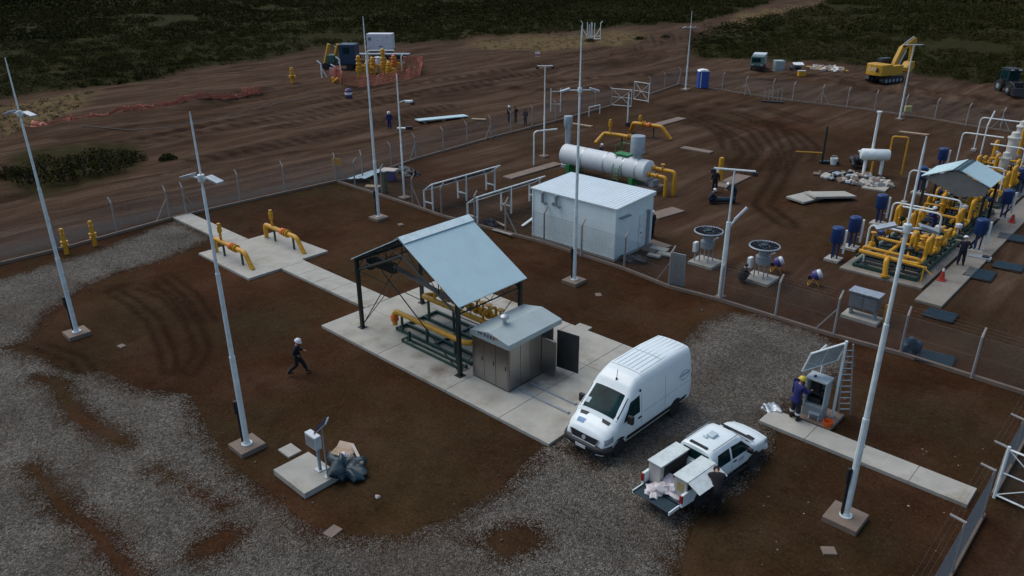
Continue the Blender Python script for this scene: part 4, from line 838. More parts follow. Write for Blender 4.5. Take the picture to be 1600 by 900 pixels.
# ------------------------------------------------------------------ tilted solar arrays
def solar(x0, x1, label):
    o = thing('solar_array', label, 'solar array', (x0, 34.4, 0), 0, 'tilted solar arrays')
    L2, za, zc = 6.9, 1.3, 1.92
    for yy in (0, 3.3, 6.3):
        for xx, zz in ((0, za), (x1-x0, zc)):
            b = MB(); b.box((xx, yy, zz/2-.05), (.10, .10, zz+.05)); b.build('leg', WHITE, o)
        b = MB(); b.box(((x1-x0)/2, yy, .5), (x1-x0-.1, .08, .08)); b.build('tie_bar', WHITE, o)
    t = math.atan2(zc-za, x1-x0); M_ = Matrix.Rotation(-t, 3, 'Y'); cx, cz = (x1-x0)/2, (za+zc)/2
    b = MB(); b.tube([(0, -.05, za), (x1-x0, -.05, zc), (x1-x0, L2, zc), (0, L2, za)], .05, 4, closed=True); b.build('frame', WHITE, o)
    for k in range(6):
        b = MB(); b.box((cx, .62+k*1.13, cz+.03), (1.05, 1.08, .04), M=M_); b.build('panel', SOLAR, o)
solar(-40.65, -39.75, 'left tilted solar array on white legs behind the inner fence')
solar(-36.2, -35.25, 'right tilted solar array on white legs next to the white cabin')

# ------------------------------------------------------------------ disc topped generators
def teg(x, y, label, drum=False):
    o = thing('thermal_generator', label, 'generator', (x, y, 0), 0, 'disc topped generators')
    b = MB(); b.box((0, 0, .02), (1.55, 1.45, .24)); b.build('base', CONC, o, bevel=.012)
    for sx in (-1, 1):
        for sy in (-1, 1): b = MB(); b.tube([(sx*.28, sy*.28, .13), (sx*.26, sy*.26, 1.05)], .035, 6); b.build('leg', GREYM, o)
    b = MB(); b.lathe([(.36, 0), (.40, .03), (.40, .42), (.27, .50), (.27, .85), (.34, .90)], (0, 0, .98), n=20); b.build('burner_drum', GREYM, o, smooth=True, angle=35)
    b = MB(); b.lathe([(.40, 0), (.46, .05), (.46, .10), (.30, .13)], (0, 0, 1.86), n=20); b.build('head', TEALD, o, smooth=True)
    b = MB(); n = 28
    for k in range(n):
        a = 2*PI*k/n; b.box((.56*math.cos(a), .56*math.sin(a), 1.97), (.46, .028, .16), rz=a)
    b.build('cooling_fins', BLACK, o)
    b = MB(); ring = [(.80*math.cos(2*PI*k/32), .80*math.sin(2*PI*k/32), 2.0) for k in range(32)]; b.tube(ring, .05, 6, closed=True); b.build('guard_ring', STEEL, o, smooth=True)
    b = MB(); b.lathe([(.20, 0), (.20, .10), (.10, .14)], (0, 0, 1.98), n=14); b.build('cap', TEALD, o, smooth=True)
    b = MB()
    for k in range(8): a = 2*PI*k/8+.2; b.tube([(.25*math.cos(a), .25*math.sin(a), 2.0), (.8*math.cos(a), .8*math.sin(a), 2.0)], .018, 4)
    b.build('spokes', GREYM, o)
    b = MB(); b.box((-.55, -.35, 1.0), (.22, .35, .6)); b.build('control_box', WHITE, o, bevel=.03)
    b = MB(); b.box((-.55, -.35, .40), (.06, .06, .62)); b.build('box_post', GREYM, o)
    b = MB(); b.tube([(.4, 0, 1.6), (.62, 0, 1.75)], .06, 6); b.build('igniter', WHITE, o)
teg(-20.35, 38.5, 'left disc topped generator on a concrete base, between white cabin and T lamp')
teg(-16.85, 38.4, 'right disc topped generator on a concrete base, beside the crouching worker')
# small drum mixers
def mixer(px, py, rz, label):
    x, y = G(px, py); o = thing('drum_mixer', label, 'mixer', (x, y, 0), rz, 'small drum mixers'); o.scale = (.72, .72, .78)
    b = MB(); b.lathe([(.16, -.34), (.36, -.12), (.38, .15), (.24, .40)], (0, 0, .72), (.8, 0, .45), 16); b.build('drum', PURP, o, smooth=True, angle=35)
    b = MB(); b.lathe([(.25, -.22), (.35, -.20), (.34, .0), (.245, .08)], Vector((0, 0, .72))+Vector((.8, 0, .45)).normalized()*.40, (.8, 0, .45), 16); b.build('rim', LAMPG, o, smooth=True)
    b = MB(); b.tube([(-.45, -.35, 0), (-.1, -.3, .6), (.35, -.35, 0)], .03, 6); b.tube([(-.45, .35, 0), (-.1, .3, .6), (.35, .35, 0)], .03, 6); b.tube([(-.45, -.35, .02), (-.45, .35, .02)], .03, 6); b.build('stand', YEL, o)
    b = MB(); b.box((-.38, 0, .55), (.28, .3, .3)); b.build('motor', BLACK, o, bevel=.03)
mixer(1213, 424, .5, 'white and purple drum mixer right of the right generator')
mixer(1272, 445, .4, 'purple drum mixer on a yellow stand alone in the dirt')
# grey cabinet on a slab
o = thing('electrical_cabinet', 'grey steel cabinet on short legs over a concrete base near the inner fence', 'cabinet', (*G(1346, 498), 0))
b = MB(); b.box((0, 0, .05), (1.75, .95, .22)); b.build('base', CONC, o, bevel=.012)
b = MB(); b.box((0, .05, 1.0), (1.35, .6, .8)); b.build('body', mat('cabinet_grey', (.16, .18, .19), .5, metal=.2), o, bevel=.015)
b = MB(); b.box((0, .05, 1.43), (1.5, .78, .06)); b.build('roof', STEEL, o, bevel=.01)
for sx in (-1, 1): b = MB(); b.box((sx*.58, .05, .37), (.08, .4, .46)); b.build('leg', GREYM, o)
for sx in (-1, 1): b = MB(); b.box((sx*.33, -.262, 1.0), (.62, .02, .7)); b.build('door', MATS['cabinet_grey'], o, bevel=.006)
x, y = G(1381, 505); pipe_thing('marker_post', 'short yellow marker post right of the grey cabinet', [(x, y, 0), (x, y, .8)], .1, stems=[((x, y, .7), .3)])
# dark mats lying on the dirt
for k, (pts, lab) in enumerate([((( -8.0, 40.05), 1.3, 1.15), 'black mat in the dirt just right of the footpath end'), (((-8.0, 47.2), 1.35, 1.6), 'black pit frame right of the lone worker on the footpath'), (((-7.1, 49.6), 1.4, 1.15), 'black mat near the right edge, next beyond the black pit frame'), (((-6.8, 35.1), 1.4, 1.2), 'black mat just beyond the inner fence beside the blue bundle'), (((-8.1, 55.2), 1.5, 1.3), 'farthest black mat at the right edge beside the blue vessel')]):
    (x, y), sx, sy = pts; o = thing('black_mat', lab, 'mat', (x, y, 0), .03*k, 'black mats lying right of the footpath'); b = MB()
    for i in range(9): b.box((0, -sy/2+sy*(i+.5)/9, .10), (sx, sy/9*.6, .05))
    b.build('slats', TEALD, o); b = MB(); b.tube([(-sx/2, -sy/2, .08), (sx/2, -sy/2, .08), (sx/2, sy/2, .08), (-sx/2, sy/2, .08)], .07, 4, closed=True); b.build('frame', BLACK, o)
def blob(name, label, cat, loc, dims, m, seed=1, rough=.35, group=None, parts=()):
    bm = bmesh.new(); bmesh.ops.create_icosphere(bm, subdivisions=4, radius=1); r = random.Random(seed); ph = [r.uniform(0, 6) for _ in range(6)]
    for v in bm.verts:
        c = v.co; k = 1+rough*(math.sin(c.x*3+ph[0])*math.sin(c.y*3.3+ph[1])+.6*math.sin(c.z*5+c.x*4+ph[2])+.4*math.sin(c.y*9+ph[3])*math.sin(c.x*8+ph[4])-.38*abs(math.sin(c.x*6+c.y*4+ph[5]))-.25*abs(math.sin(c.z*7-c.y*6+ph[0]))+.12*math.sin(c.x*17+ph[1])*math.sin(c.y*15+c.z*13))+.45*rough
        v.co = Vector((c.x*dims[0]*k, c.y*dims[1]*k, max(c.z, -.3)*dims[2]*k+.3*dims[2]))
    me = bpy.data.meshes.new(name); bm.to_mesh(me); bm.free(); me.materials.append(m); me.shade_smooth(); me.set_sharp_from_angle(angle=math.radians(55))
    o = bpy.data.objects.new(name, me); COL.objects.link(o); o.location = loc; tag(o, label, cat, group); return o
blob('tarp_bundle', 'crumpled dark blue bundle leaning on the inner fence', 'bundle', (*G(1420, 549), 0), (.35, .3, .5), mat('blue_tarp', (.015, .05, .085), .6), 3)
blob('tarp_bundle', 'crumpled grey plastic sheet on the gravel left of the blue worker', 'bundle', (*G(1207, 642), 0), (.35, .28, .18), STEEL, 8)
# white tank on blocks amid rubble
o = thing('white_tank', 'small white horizontal vessel with a tall white vent, on rubble in the far yard', 'tank', (-20.1, 64.3, 0))
b = MB(); b.lathe([(.1, -1.15), (.38, -1.08), (.45, -.95), (.45, .95), (.38, 1.08), (.1, 1.15)], (0, 0, 1.75), (.85, .5, 0), 22); b.build('shell', WHITE, o, smooth=True, angle=40)
for s in (-1, 1): b = MB(); b.box((s*.55, s*.33, .75), (.5, .12, 1.2), rz=-1.0); b.build('saddle', WHITE, o)
b = MB(); b.tube([(-.3, .1, 2.1), (-.3, .1, 5.1)], .105, 10); flange(b, (-.3, .1, 5.1), (0, 0, 1), .2, .1); b.build('vent_pipe', WHITE, o, smooth=True)
b = MB(); b.tube(fillet([(.8, .9, 1.8), (.8, .9, 3.2), (1.9, 1.2, 3.2), (1.9, 1.2, .2)], .2), .07, 8); b.build('pipe', YEL, o, smooth=True)
b = MB(); b.tube([(-1.2, -.4, 1.9), (-.8, -.3, 1.9)], .1, 8); b.build('nozzle', WHITE, o)
b = MB(); b.tube([(.1, -.5, .2), (.1, -.5, 1.3)], .09, 8); b.build('drain_pipe', YEL, o)
def pile(label, cx, cy, rx, ry, n, sz, mts, name='rubble_piece', group=None, seed=0, z=.0):
    r = random.Random(seed)
    for k in range(n):
        a = r.uniform(0, 2*PI); d = r.random()**.5; x, y = cx+rx*d*math.cos(a), cy+ry*d*math.sin(a)
        s = sz*r.uniform(.5, 1.5); b = MB(); b.box((0, 0, 0), (s, s*r.uniform(.4, .9), s*r.uniform(.25, .6)), M=Matrix.Rotation(r.uniform(0, 3), 3, 'Z') @ Matrix.Rotation(r.uniform(-.5, .5), 3, 'X') @ Matrix.Rotation(r.uniform(-.4, .4), 3, 'Y'))
        o = b.build(name, r.choice(mts), None, bevel=s*.08, loc=(x, y, z+.12+.38*(1-d)*r.random())); tag(o, label, 'rubble', group or label)
pile('broken concrete lump in the heap under the small white vessel', -20.7, 62.0, 2.9, 1.5, 80, .55, [PALE, CONC, STEEL, CONCD, BLACK], group='heap under the white vessel', seed=5)
pad(-18.6, 61.2, 1.7, 1.9, 'pale square slab in front of the rubble under the white vessel', .1, .1)
blob('tarp_bundle', 'black tarpaulin bundle left of the small white vessel', 'bundle', (*G(1338, 262), .3), (.5, .5, .6), BLACK, 13)
# dark frame with pole, bucket
x, y = G(1284, 255); o = thing('drill_stand', 'thin dark upright stand with a yellow bar, left of the white vessel', 'stand', (x, y, 0), A1)
b = MB(); b.box((0, 0, 1.6), (.14, .14, 3.2)); b.build('upright', BLACKG, o); b = MB(); b.box((.6, 0, .12), (1.6, .5, .2)); b.build('base', BLACKG, o, bevel=.02); b = MB(); b.tube([(-.1, 0, .9), (-2.4, -.1, 1.05)], .06, 6); b.build('bar', YEL, o)
x, y = G(1302, 257); o = thing('bucket', 'white bucket beside the thin dark stand', 'bucket', (x, y, 0)); b = MB(); b.lathe([(.24, 0), (.32, .55), (.29, .55), (.22, .05)], n=14); b.build('shell', WHITE, o, smooth=True); b = MB(); b.tube([(-.31, 0, .5), (-.2, 0, .75), (.2, 0, .75), (.31, 0, .5)], .012, 4); b.build('handle', STEEL, o)
x, y = G(1427, 209); o = thing('timber_stack', 'pale planks lying on the dirt below the T lamp by the excavator', 'planks', (x, y, 0), .1); b = MB(); b.bx((-1.3, -.3, 0), (1.3, 0, .12)); b.bx((-1.2, .03, 0), (1.4, .3, .10)); b.build('plank', WOOD, o)

# ------------------------------------------------------------------ right hand process area
def vessel(px, py, label, vent=1, rz=0.0):
    x, y = G(px, py); o = thing('blue_vessel', label, 'filter vessel', (x, y, 0), rz, 'blue drum vessels on posts')
    b = MB(); b.box((0, 0, .03), (.85, .85, .2)); b.build('base', CONC, o, bevel=.012)
    b = MB(); b.lathe([(.05, -.02), (.33, -.01), (.35, .03), (.35, .86), (.30, .93), (.05, .96)], (0, 0, 1.12), n=20); b.build('drum', BLUE, o, smooth=True, angle=35)
    for k in range(3): a = k*2.1; b = MB(); b.tube([(.16*math.cos(a), .16*math.sin(a), .12), (.2*math.cos(a), .2*math.sin(a), 1.32)], .05, 6); b.build('leg', BLUE, o)
    b = MB(); b.tube([(.46, .05, .5), (.46, .05, 1.95)], .07, 8); b.tube([(.46, .05, .8), (.25, .05, .8)], .03, 6); b.build('sight_tube', WHITE, o, smooth=True)
for px, py, lab in [(1302, 406, 'nearest blue drum vessel, leftmost of the row left of the skids'), (1329, 388, 'second blue drum vessel, just behind the leftmost one'), (1371, 350, 'third blue drum vessel, behind the left end of the near skid'), (1434, 302, 'blue drum vessel beside the left eave of the small roofed shelter'), (1467, 270, 'farthest blue drum vessel, behind the small roof ridge'), (1524, 392, 'blue drum vessel on the footpath beside the worker in the white helmet'), (1565, 342, 'blue drum vessel on the footpath behind the far red cone'), (1590, 304, 'blue drum vessel at the right edge, farthest along the footpath')]:
    vessel(px, py, lab)
x, y = G(1530, 405); o = thing('grey_crate', 'open grey tray at the foot of the footpath vessel', 'tray', (x, y, 0), .1); b = MB(); b.box((0, 0, .1), (1.2, .5, .2)); b.build('tray', STEEL, o, bevel=.02); b = MB(); b.box((.3, 0, .22), (.35, .35, .1)); b.build('lid', BLACK, o)
rp = random.Random(21)
def skid(y0, y1, label, seed, dens=1.0, tall=False):
    r = random.Random(seed); xa, xb = -13.7, -10.3; o = thing('pipe_skid', label, 'pipe skid', (0, y0, .1), 0, 'yellow pipe skids at the right'); Ly = y1-y0
    f = MB()
    for xx in (xa, (xa+xb)/2, xb): f.bx((xx-.06, 0, .02), (xx+.06, Ly, .20))
    k = 0.0
    while k <= Ly+.01:
        f.bx((xa, k-.05, .025), (xb, k+.05, .195)); k += Ly/4
    f.build('skid_frame', GREEN, o)
    for xx in (xa+.3, xa+1.5, xb-.9, xb-.1):
        for k in range(4): f = MB(); f.bx((xx-.04, Ly*(k+.4)/4-.04, .2), (xx+.04, Ly*(k+.4)/4+.04, .85)); f.build('support_post', BLACKG, o)
    # three process runs with rising loops, along Y
    for i, xx in enumerate((xa+.3, xa+1.5, xb-.9, xb-.1)):
        z = .95; pts = [(xx, .1, z)]; yy = .1
        while yy < Ly-1.6:
            d = r.uniform(.7, 1.3); pts.append((xx, yy+d, z))
            if r.random() < .5*dens:
                zt = z+r.choice([.35, .5, 1.0, 1.25])+r.uniform(0, .2); e = r.uniform(.55, .95); pts += [(xx, yy+d+.02, zt), (xx, yy+d+e, zt), (xx, yy+d+e+.02, z)]; yy += e
            yy += d+.2
        pts.append((xx, Ly-.1, z)); b = MB(); b.tube(fillet(pts, .2, 4), .11, 8); b.build('process_pipe', YEL, o, smooth=True)
        for k in range(int(Ly/2.4*dens)):
            yv = r.uniform(.5, Ly-.5); b = MB(); flange(b, (xx, yv-.14, z), (0, 1, 0), .19, .05); flange(b, (xx, yv+.14, z), (0, 1, 0), .19, .05); b.lathe([(.13, -.14), (.22, 0), (.13, .14)], (xx, yv, z), (0, 1, 0), 10); hs = r.uniform(.35, .75); b.tube([(xx, yv, z), (xx, yv, z+hs)], .06, 6); b.lathe([(.15, 0), (.17, .03), (.15, .06)], (xx, yv, z+hs), n=10); b.build('valve', r.choice([YEL, YEL, MATS['yellow_machine'], BLACKG]), o, smooth=True)
        for k in range(int(1+dens)):
            yv = r.uniform(.5, Ly-.5); b = MB(); b.lathe([(.08, 0), (.2, .08), (.2, .26), (.06, .34)], (xx+.15, yv, z+.35), n=12); b.tube([(xx+.15, yv, z), (xx+.15, yv, z+.4)], .04, 6); b.build('actuator', r.choice([BLUE, GREYM, BLACKG, LAMPG, BLACKG]), o, smooth=True)
    for k in range(int(Ly/2)):
        yv = .3+k*2.0; zt = .95; b = MB(); b.tube(fillet([(xa+.3, yv, zt), (xa+.3, yv, zt+.25), (xb-.1, yv, zt+.25), (xb-.1, yv, zt)], .2, 4), .09, 8); b.build('header_pipe', YEL, o, smooth=True)
    b = MB()
    for k in range(int(Ly*1.6)):
        yv = .3+k*(Ly-.6)/int(Ly*1.6); b.bx((xa+.1, yv, .21), (xb-.1, yv+.34, .25))
    b.build('grating', BLACKG, o)
    for xx in (xa+.05, xb-.05): b = MB(); b.bx((xx-.04, .1, .55), (xx+.04, Ly-.1, .68)); b.build('side_rail', GREEN, o)
    for k in range(int(Ly*1.6)):
        b = MB(); xx = r.uniform(xa+.2, xb-.2); yv = r.uniform(.3, Ly-.3); b.tube([(xx, yv, .2), (xx, yv, r.uniform(1.2, 1.9))], .025, 5); b.build('small_tube', BLACKG, o)
    return o
s1 = skid(43.6, 51.5, 'nearest yellow pipe skid on a green frame, crossed by the right mast', 3, 1.0)
b = MB(); b.tube(fillet([(-13.55, .15, .95), (-11.0, .05, .95), (-10.4, .15, .95)], .2), .13, 8); b.tube(fillet([(-11.9, .1, .95), (-11.9, -.3, .95), (-11.75, -.55, .1)], .25, 5), .15, 10); flange(b, (-11.74, -.56, .12), (0, .1, 1), .22, .12); b.build('inlet_pipe', YEL, s1, smooth=True)
b = MB(); b.bx((-10.9, -.1, .9), (-9.9, .05, .97)); b.tube([(-10.0, -.1, .1), (-10.0, -.1, 1.0)], .045, 6); b.tube([(-10.0, -.1, .95), (-9.55, -.1, .62)], .04, 6); b.build('yellow_handrail', YEL, s1)
skid(52.6, 60.0, 'pipe skid standing under the small roofed shelter', 8, .9)
s3 = skid(61.0, 74.0, 'farthest yellow pipe skid with tall white filters at the right edge', 15, 1.2)
for px, py, h, r_ in ((1571, 272, 2.7, .40), (1583, 256, 2.9, .38), (1560, 290, 1.9, .33)):
    x, y = G(px, py); b = MB(); b.lathe([(r_*.9, .0), (r_, .1), (r_, h-.5), (r_*1.25, h-.48), (r_*1.25, h-.36), (r_*.8, h-.34), (r_*.7, h), (.05, h+.08)], (x, y-61.0, .6), n=18); b.build('filter_vessel', mat('filter_white', (.58, .58, .52), .45), s3, smooth=True, angle=35)
    for k in range(3): a = k*2.1+.3; q = MB(); q.tube([(x+r_*.8*math.cos(a), y-61+r_*.8*math.sin(a), .1), (x+r_*.8*math.cos(a), y-61+r_*.8*math.sin(a), .7)], .05, 5); q.build('filter_leg', YEL, s3)
x, y = G(1585, 256); b = MB(); b.tube(fillet([(x, y-61, 3.0), (x, y-61, 3.9), (x+1.0, y-61.3, 3.9), (x+1.0, y-61.3, 1.2)], .4, 6), .17, 10); b.tube(fillet([(x+.3, y-62.2, 1.0), (x+.3, y-62.2, 3.2), (x+1.3, y-62.6, 3.2), (x+1.3, y-62.6, 1.0)], .3, 6), .15, 10); b.build('top_pipe', YEL, s3, smooth=True)
# roofed shelter 2
o = thing('roofed_shelter', 'small shelter with two pale roof slopes and a grey gable over the right pipe skids', 'shelter', (-11.9, 54.7, .1))
HW, EZ, AZ, DP = 1.95, 3.0, 3.78, 3.2
for sx in (-1, 1):
    for yy in (.15, DP-.2): b = MB(); b.box((sx*(HW-.15), yy, EZ/2), (.14, .14, EZ)); b.build('column', BLACKG, o)
b = MB(); M_ = Matrix(((1, 0, 0, 0), (0, 0, 1, 0), (0, 1, 0, 0), (0, 0, 0, 1)))
b.prism([(-HW+.04, EZ-.03), (.35, EZ-.95), (HW-.10, EZ-.60), (HW-.04, EZ+.0), (0, AZ-.05)], 0, .05, M=M_); b.build('gable_panel', mat('gable_grey', (.15, .155, .145), .6), o)
b = MB(); b.prism([(-HW+.04, EZ-.22), (HW-.04, EZ-.22), (HW-.04, EZ+.0), (0, AZ-.05), (-HW+.04, EZ+.0)], DP-.05, DP, M=M_); b.build('gable_panel', MATS['gable_grey'], o)
for sx in (-1, 1):
    b = MB(); q_ = [(sx*.24, -.1, AZ-.02), (sx*(HW+.1), -.1, EZ-.0), (sx*(HW+.1), DP+.1, EZ-.0), (sx*.24, DP+.1, AZ-.02)]; b.plate(q_ if sx > 0 else q_[::-1], .05); b.build('roof_sheet', ROOF, o)
    b = MB()
    for k in range(14): yy = -.05+k*(DP+.1)/13; b.tube([(sx*.26, yy, AZ+.035), (sx*(HW+.08), yy, EZ+.055)], .018, 4)
    b.build('roof_ribs', ROOF, o)
    b = MB(); b.bx((sx*(HW-.15)-.05, .2, EZ-.3), (sx*(HW-.15)+.05, DP-.2, EZ-.15)); b.build('eave_beam', BLACKG, o)
b = MB(); b.prism([(-.27, AZ-.06), (.27, AZ-.06), (0, AZ+.06)], -.1, DP+.1, M=M_); b.build('ridge_vent', mat('ridge_dark', (.03, .07, .08), .5), o)
# conduit hoops around the skids
hoops = [((1347, 417), 2.6, 2.3, 0, 'white hoop at the front left corner of the near skid'), ((1385, 372), 2.4, 2.3, 0, 'white hoop behind the front left hoop of the near skid'), ((1412, 318), 2.5, 2.3, 0, 'white hoop left of the small roofed shelter'), ((1493, 258), 2.8, 3.0, 0, 'white hoop just beyond the small roof, left side'), ((1521, 235), 3.0, 3.2, 0, 'farthest white hoop on the left side of the skids'), ((1457, 402), 2.7, 2.2, PI, 'white hoop beside the near red cone'), ((1489, 373), 2.5, 2.2, PI, 'white hoop reaching over the skid from the footpath, second from the near end'), ((1556, 322), 2.7, 2.3, PI, 'white hoop at the right eave of the small roofed shelter'), ((1588, 288), 2.8, 2.4, PI, 'white hoop at the right edge above the footpath')]
for p, h, rch, rz, lab in hoops: goose(G(*p), h, rch, rz, lab, .055, group='white hoops over the pipe skids')
x, y = G(1530, 250); o = thing('leaning_pole', 'white pole with a slanted tip beyond the small roof', 'pole', (x, y, 0), A1, None); b = MB(); b.tube([(0, 0, 0), (0, 0, 3.0), (.45, .2, 4.2)], .06, 8); b.build('tube', POLE, o)
x, y = G(1598, 255); o = thing('white_pole', 'tall thin white pole cut by the right edge', 'pole', (x, y, 0)); b = MB(); b.tube([(0, 0, 0), (0, 0, 5.2)], .07, 8); b.build('tube', POLE, o); b = MB(); b.box((0, 0, .05), (.5, .5, .2)); b.build('footing', CONCD, o)
for px, py, lab in ((1470, 441, 'red traffic cone on the near end of the footpath'), (1580, 350, 'red traffic cone farther along the footpath near the right edge')):
    x, y = G(px, py); o = thing('traffic_cone', lab, 'cone', (x, y, .12), 0, 'red traffic cones'); b = MB(); b.box((0, 0, .03), (.42, .42, .05)); b.build('base', RED, o, bevel=.015); b = MB(); b.lathe([(.17, 0), (.10, .35), (.035, .68)], (0, 0, .05), n=14); b.build('body', RED, o, smooth=True); b = MB(); b.lathe([(.075, 0), (.045, .16)], (0, 0, .56), n=14); b.build('band', WHITE, o, smooth=True)

# ------------------------------------------------------------------ instrument post, foreground
o = thing('instrument_post', 'small grey instrument box and tilted solar panel on posts, on the square pad', 'instrument', (-20.1, 11.55, .2))
b = MB(); b.box((-.1, .1, .55), (.09, .09, 1.1)); b.build('box_post', GREYM, o); b = MB(); b.box((-.1, .1, .015), (.3, .3, .03)); b.build('base_plate', STEEL, o)
b = MB(); b.box((-.22, .05, 1.22), (.62, .26, .52)); d = b.build('box', mat('box_white', (.55, .58, .58), .45), o, bevel=.015); b = MB(); b.box((-.22, -.085, 1.22), (.52, .012, .42)); b.build('box_door', STEEL, d)
b = MB(); b.tube([(.42, .05, 0), (.42, .05, 2.0)], .03, 6); b.box((.42, .05, .012), (.22, .22, .024)); b.build('panel_post', STEEL, o)
b = MB(); b.box((.42, .05, 2.1), (.6, .45, .035), M=Matrix.Rotation(A1, 3, 'Z') @ Matrix.Rotation(-.75, 3, 'Y')); d = b.build('solar_panel', STEEL, o); b = MB(); b.box((.42-.02, .05-.02, 2.122), (.52, .38, .02), M=Matrix.Rotation(A1, 3, 'Z') @ Matrix.Rotation(-.75, 3, 'Y')); b.build('cells', SOLAR, d)
jx, jy = G(533, 728)
blob('tarp_bundle', 'dark teal tarpaulin heap behind the instrument post pad', 'tarpaulin', (jx+.35, jy-.1, 0), (.58, .5, .32), TEALD, 21, .55)
o = thing('open_carton', 'open brown carton on the dark tarpaulin behind the instrument post', 'carton', (jx-.30, jy+.25, .0), .4); b = MB(); b.box((0, 0, .18), (.62, .5, .36)); b.build('box', WOOD, o); b = MB(); b.box((0, .3, .40), (.6, .3, .02), M=Matrix.Rotation(.5, 3, 'X')); b.box((.38, 0, .38), (.2, .5, .02), M=Matrix.Rotation(.4, 3, 'Y')); b.build('flap', mat('carton', (.48, .38, .27), .8), o)
o = thing('plank', 'pale plank leaning on the dark tarpaulin heap', 'plank', (jx+.35, jy+.5, .4), -.3); b = MB(); b.box((0, 0, 0), (.95, .1, .04), M=Matrix.Rotation(.25, 3, 'Y')); b.build('board', mat('pale_wood', (.55, .50, .43), .8), o); b = MB(); b.box((0.42, 0, -.08), (.06, .12, .06)); b.build('cleat', WOOD, o)
blob('cement_bag', 'small white bag lying on the dark tarpaulin heap', 'bag', (jx-.02, jy+.15, .36), (.16, .13, .10), BAG, 5, .2)
blob('stone', 'small pale stone alone in the dirt right of the instrument post', 'stone', (*G(590, 777), 0), (.09, .08, .06), PALE, 2, .2)

# ------------------------------------------------------------------ instrument station with ladder, right
o = thing('control_station', 'open grey control cabinet under a tilted solar frame on a white post', 'control station', (-8.75, 26.95, 0))
b = MB(); b.box((0, .1, .03), (1.5, 1.4, .18)); b.build('base', CONCD, o, bevel=.012)
CAB = mat('cabinet_pale', (.40, .46, .47), .45, metal=.2)
b = MB(); b.box((-.15, .0, .35), (.8, .5, .5)); b.build('stand', GREYM, o)
for sx in (-1, 1): b = MB(); b.box((-.15+sx*.37, 0, 1.15), (.05, .55, 1.2)); b.build('side_wall', CAB, o)
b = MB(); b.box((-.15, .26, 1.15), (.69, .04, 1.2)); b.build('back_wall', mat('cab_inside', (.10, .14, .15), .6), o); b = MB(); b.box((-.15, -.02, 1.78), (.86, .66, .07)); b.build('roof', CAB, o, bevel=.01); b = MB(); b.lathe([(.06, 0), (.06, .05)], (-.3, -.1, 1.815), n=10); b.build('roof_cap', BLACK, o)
b = MB(); b.box((-.15, 0, .62), (.69, .5, .05)); b.build('floor_panel', CAB, o)
b = MB(); b.box((-.25, .12, 1.3), (.3, .2, .5)); b.box((.05, .14, 1.05), (.2, .18, .3)); b.box((-.2, .05, .78), (.5, .3, .2)); b.build('equipment', BLACK, o, bevel=.02)
b = MB(); b.box((-.78, -.36, 1.32), (.42, .035, .62), rz=.5); b.build('open_door', RBLUE, o)
b = MB(); b.tube([(.45, .35, .1), (.45, .35, 3.45)], .055, 8); b.build('post', POLE, o); b = MB(); b.tube([(-.35, .6, .1), (-.35, .6, 2.9)], .04, 6); b.build('rear_post', POLE, o)
q = [Vector((.45, .45, 3.35)), Vector((-.45, -.55, 2.95)), Vector((-.75, -.35, 2.0)), Vector((.15, .65, 2.4))]
b = MB(); b.tube(q, .045, 5, closed=True); b.tube([(q[0]+q[1])/2, (q[2]+q[3])/2], .02, 4); b.build('panel_frame', WHITE, o)
b = MB(); b.plate([q[0]*.97+q[2]*.03, q[1]*.97+q[3]*.03, q[2]*.97+q[0]*.03, q[3]*.97+q[1]*.03], .012); b.build('solar_panel', mat('solar_back', (.34, .38, .38), .4), o)
b = MB(); b.tube([(-.35, .6, 2.9), (q[1]+q[2])/2, (q[2]+q[3])/2], .025, 5); b.build('panel_strut', WHITE, o)
o = thing('ladder', 'aluminium ladder leaning against the white post of the control station', 'ladder', (-8.25, 27.3, 0)); tp = Vector((.02, .10, 3.3)); ft = Vector((*G(1319, 648), 0))-Vector((-8.25, 27.3, 0)); wv = Vector((.15, .14, 0))
for s in (-1, 1): b = MB(); b.tube([ft+wv*s*1.15, tp+wv*s*.8], .03, 5); b.build('rail', STEEL, o)
for k in range(1, 12): c = ft.lerp(tp, k/12); b = MB(); b.tube([c-wv*1.05, c+wv*1.05], .022, 5); b.build('rung', STEEL, o)
o = thing('orange_bucket', 'orange bucket at the foot of the control station', 'bucket', (*G(1292, 669), 0)); b = MB(); b.lathe([(.15, 0), (.20, .34), (.185, .34), (.14, .03)], n=14); b.build('shell', ORNG, o, smooth=True); b = MB(); b.tube([(-.19, 0, .32), (-.1, 0, .46), (.1, 0, .46), (.19, 0, .32)], .01, 4); b.build('handle', BLACK, o)
x, y = G(1270, 658); o = thing('folding_stool', 'little pale folding stool before the control station', 'stool', (x, y, 0), .2); b = MB(); b.box((0, 0, .38), (.4, .3, .03)); b.build('seat', CAB, o)
for sx in (-1, 1): b = MB(); b.tube([(sx*.18, -.18, 0), (sx*.18, .1, .37)], .015, 5); b.tube([(sx*.18, .18, 0), (sx*.18, -.1, .37)], .015, 5); b.build('leg', WHITE, o)
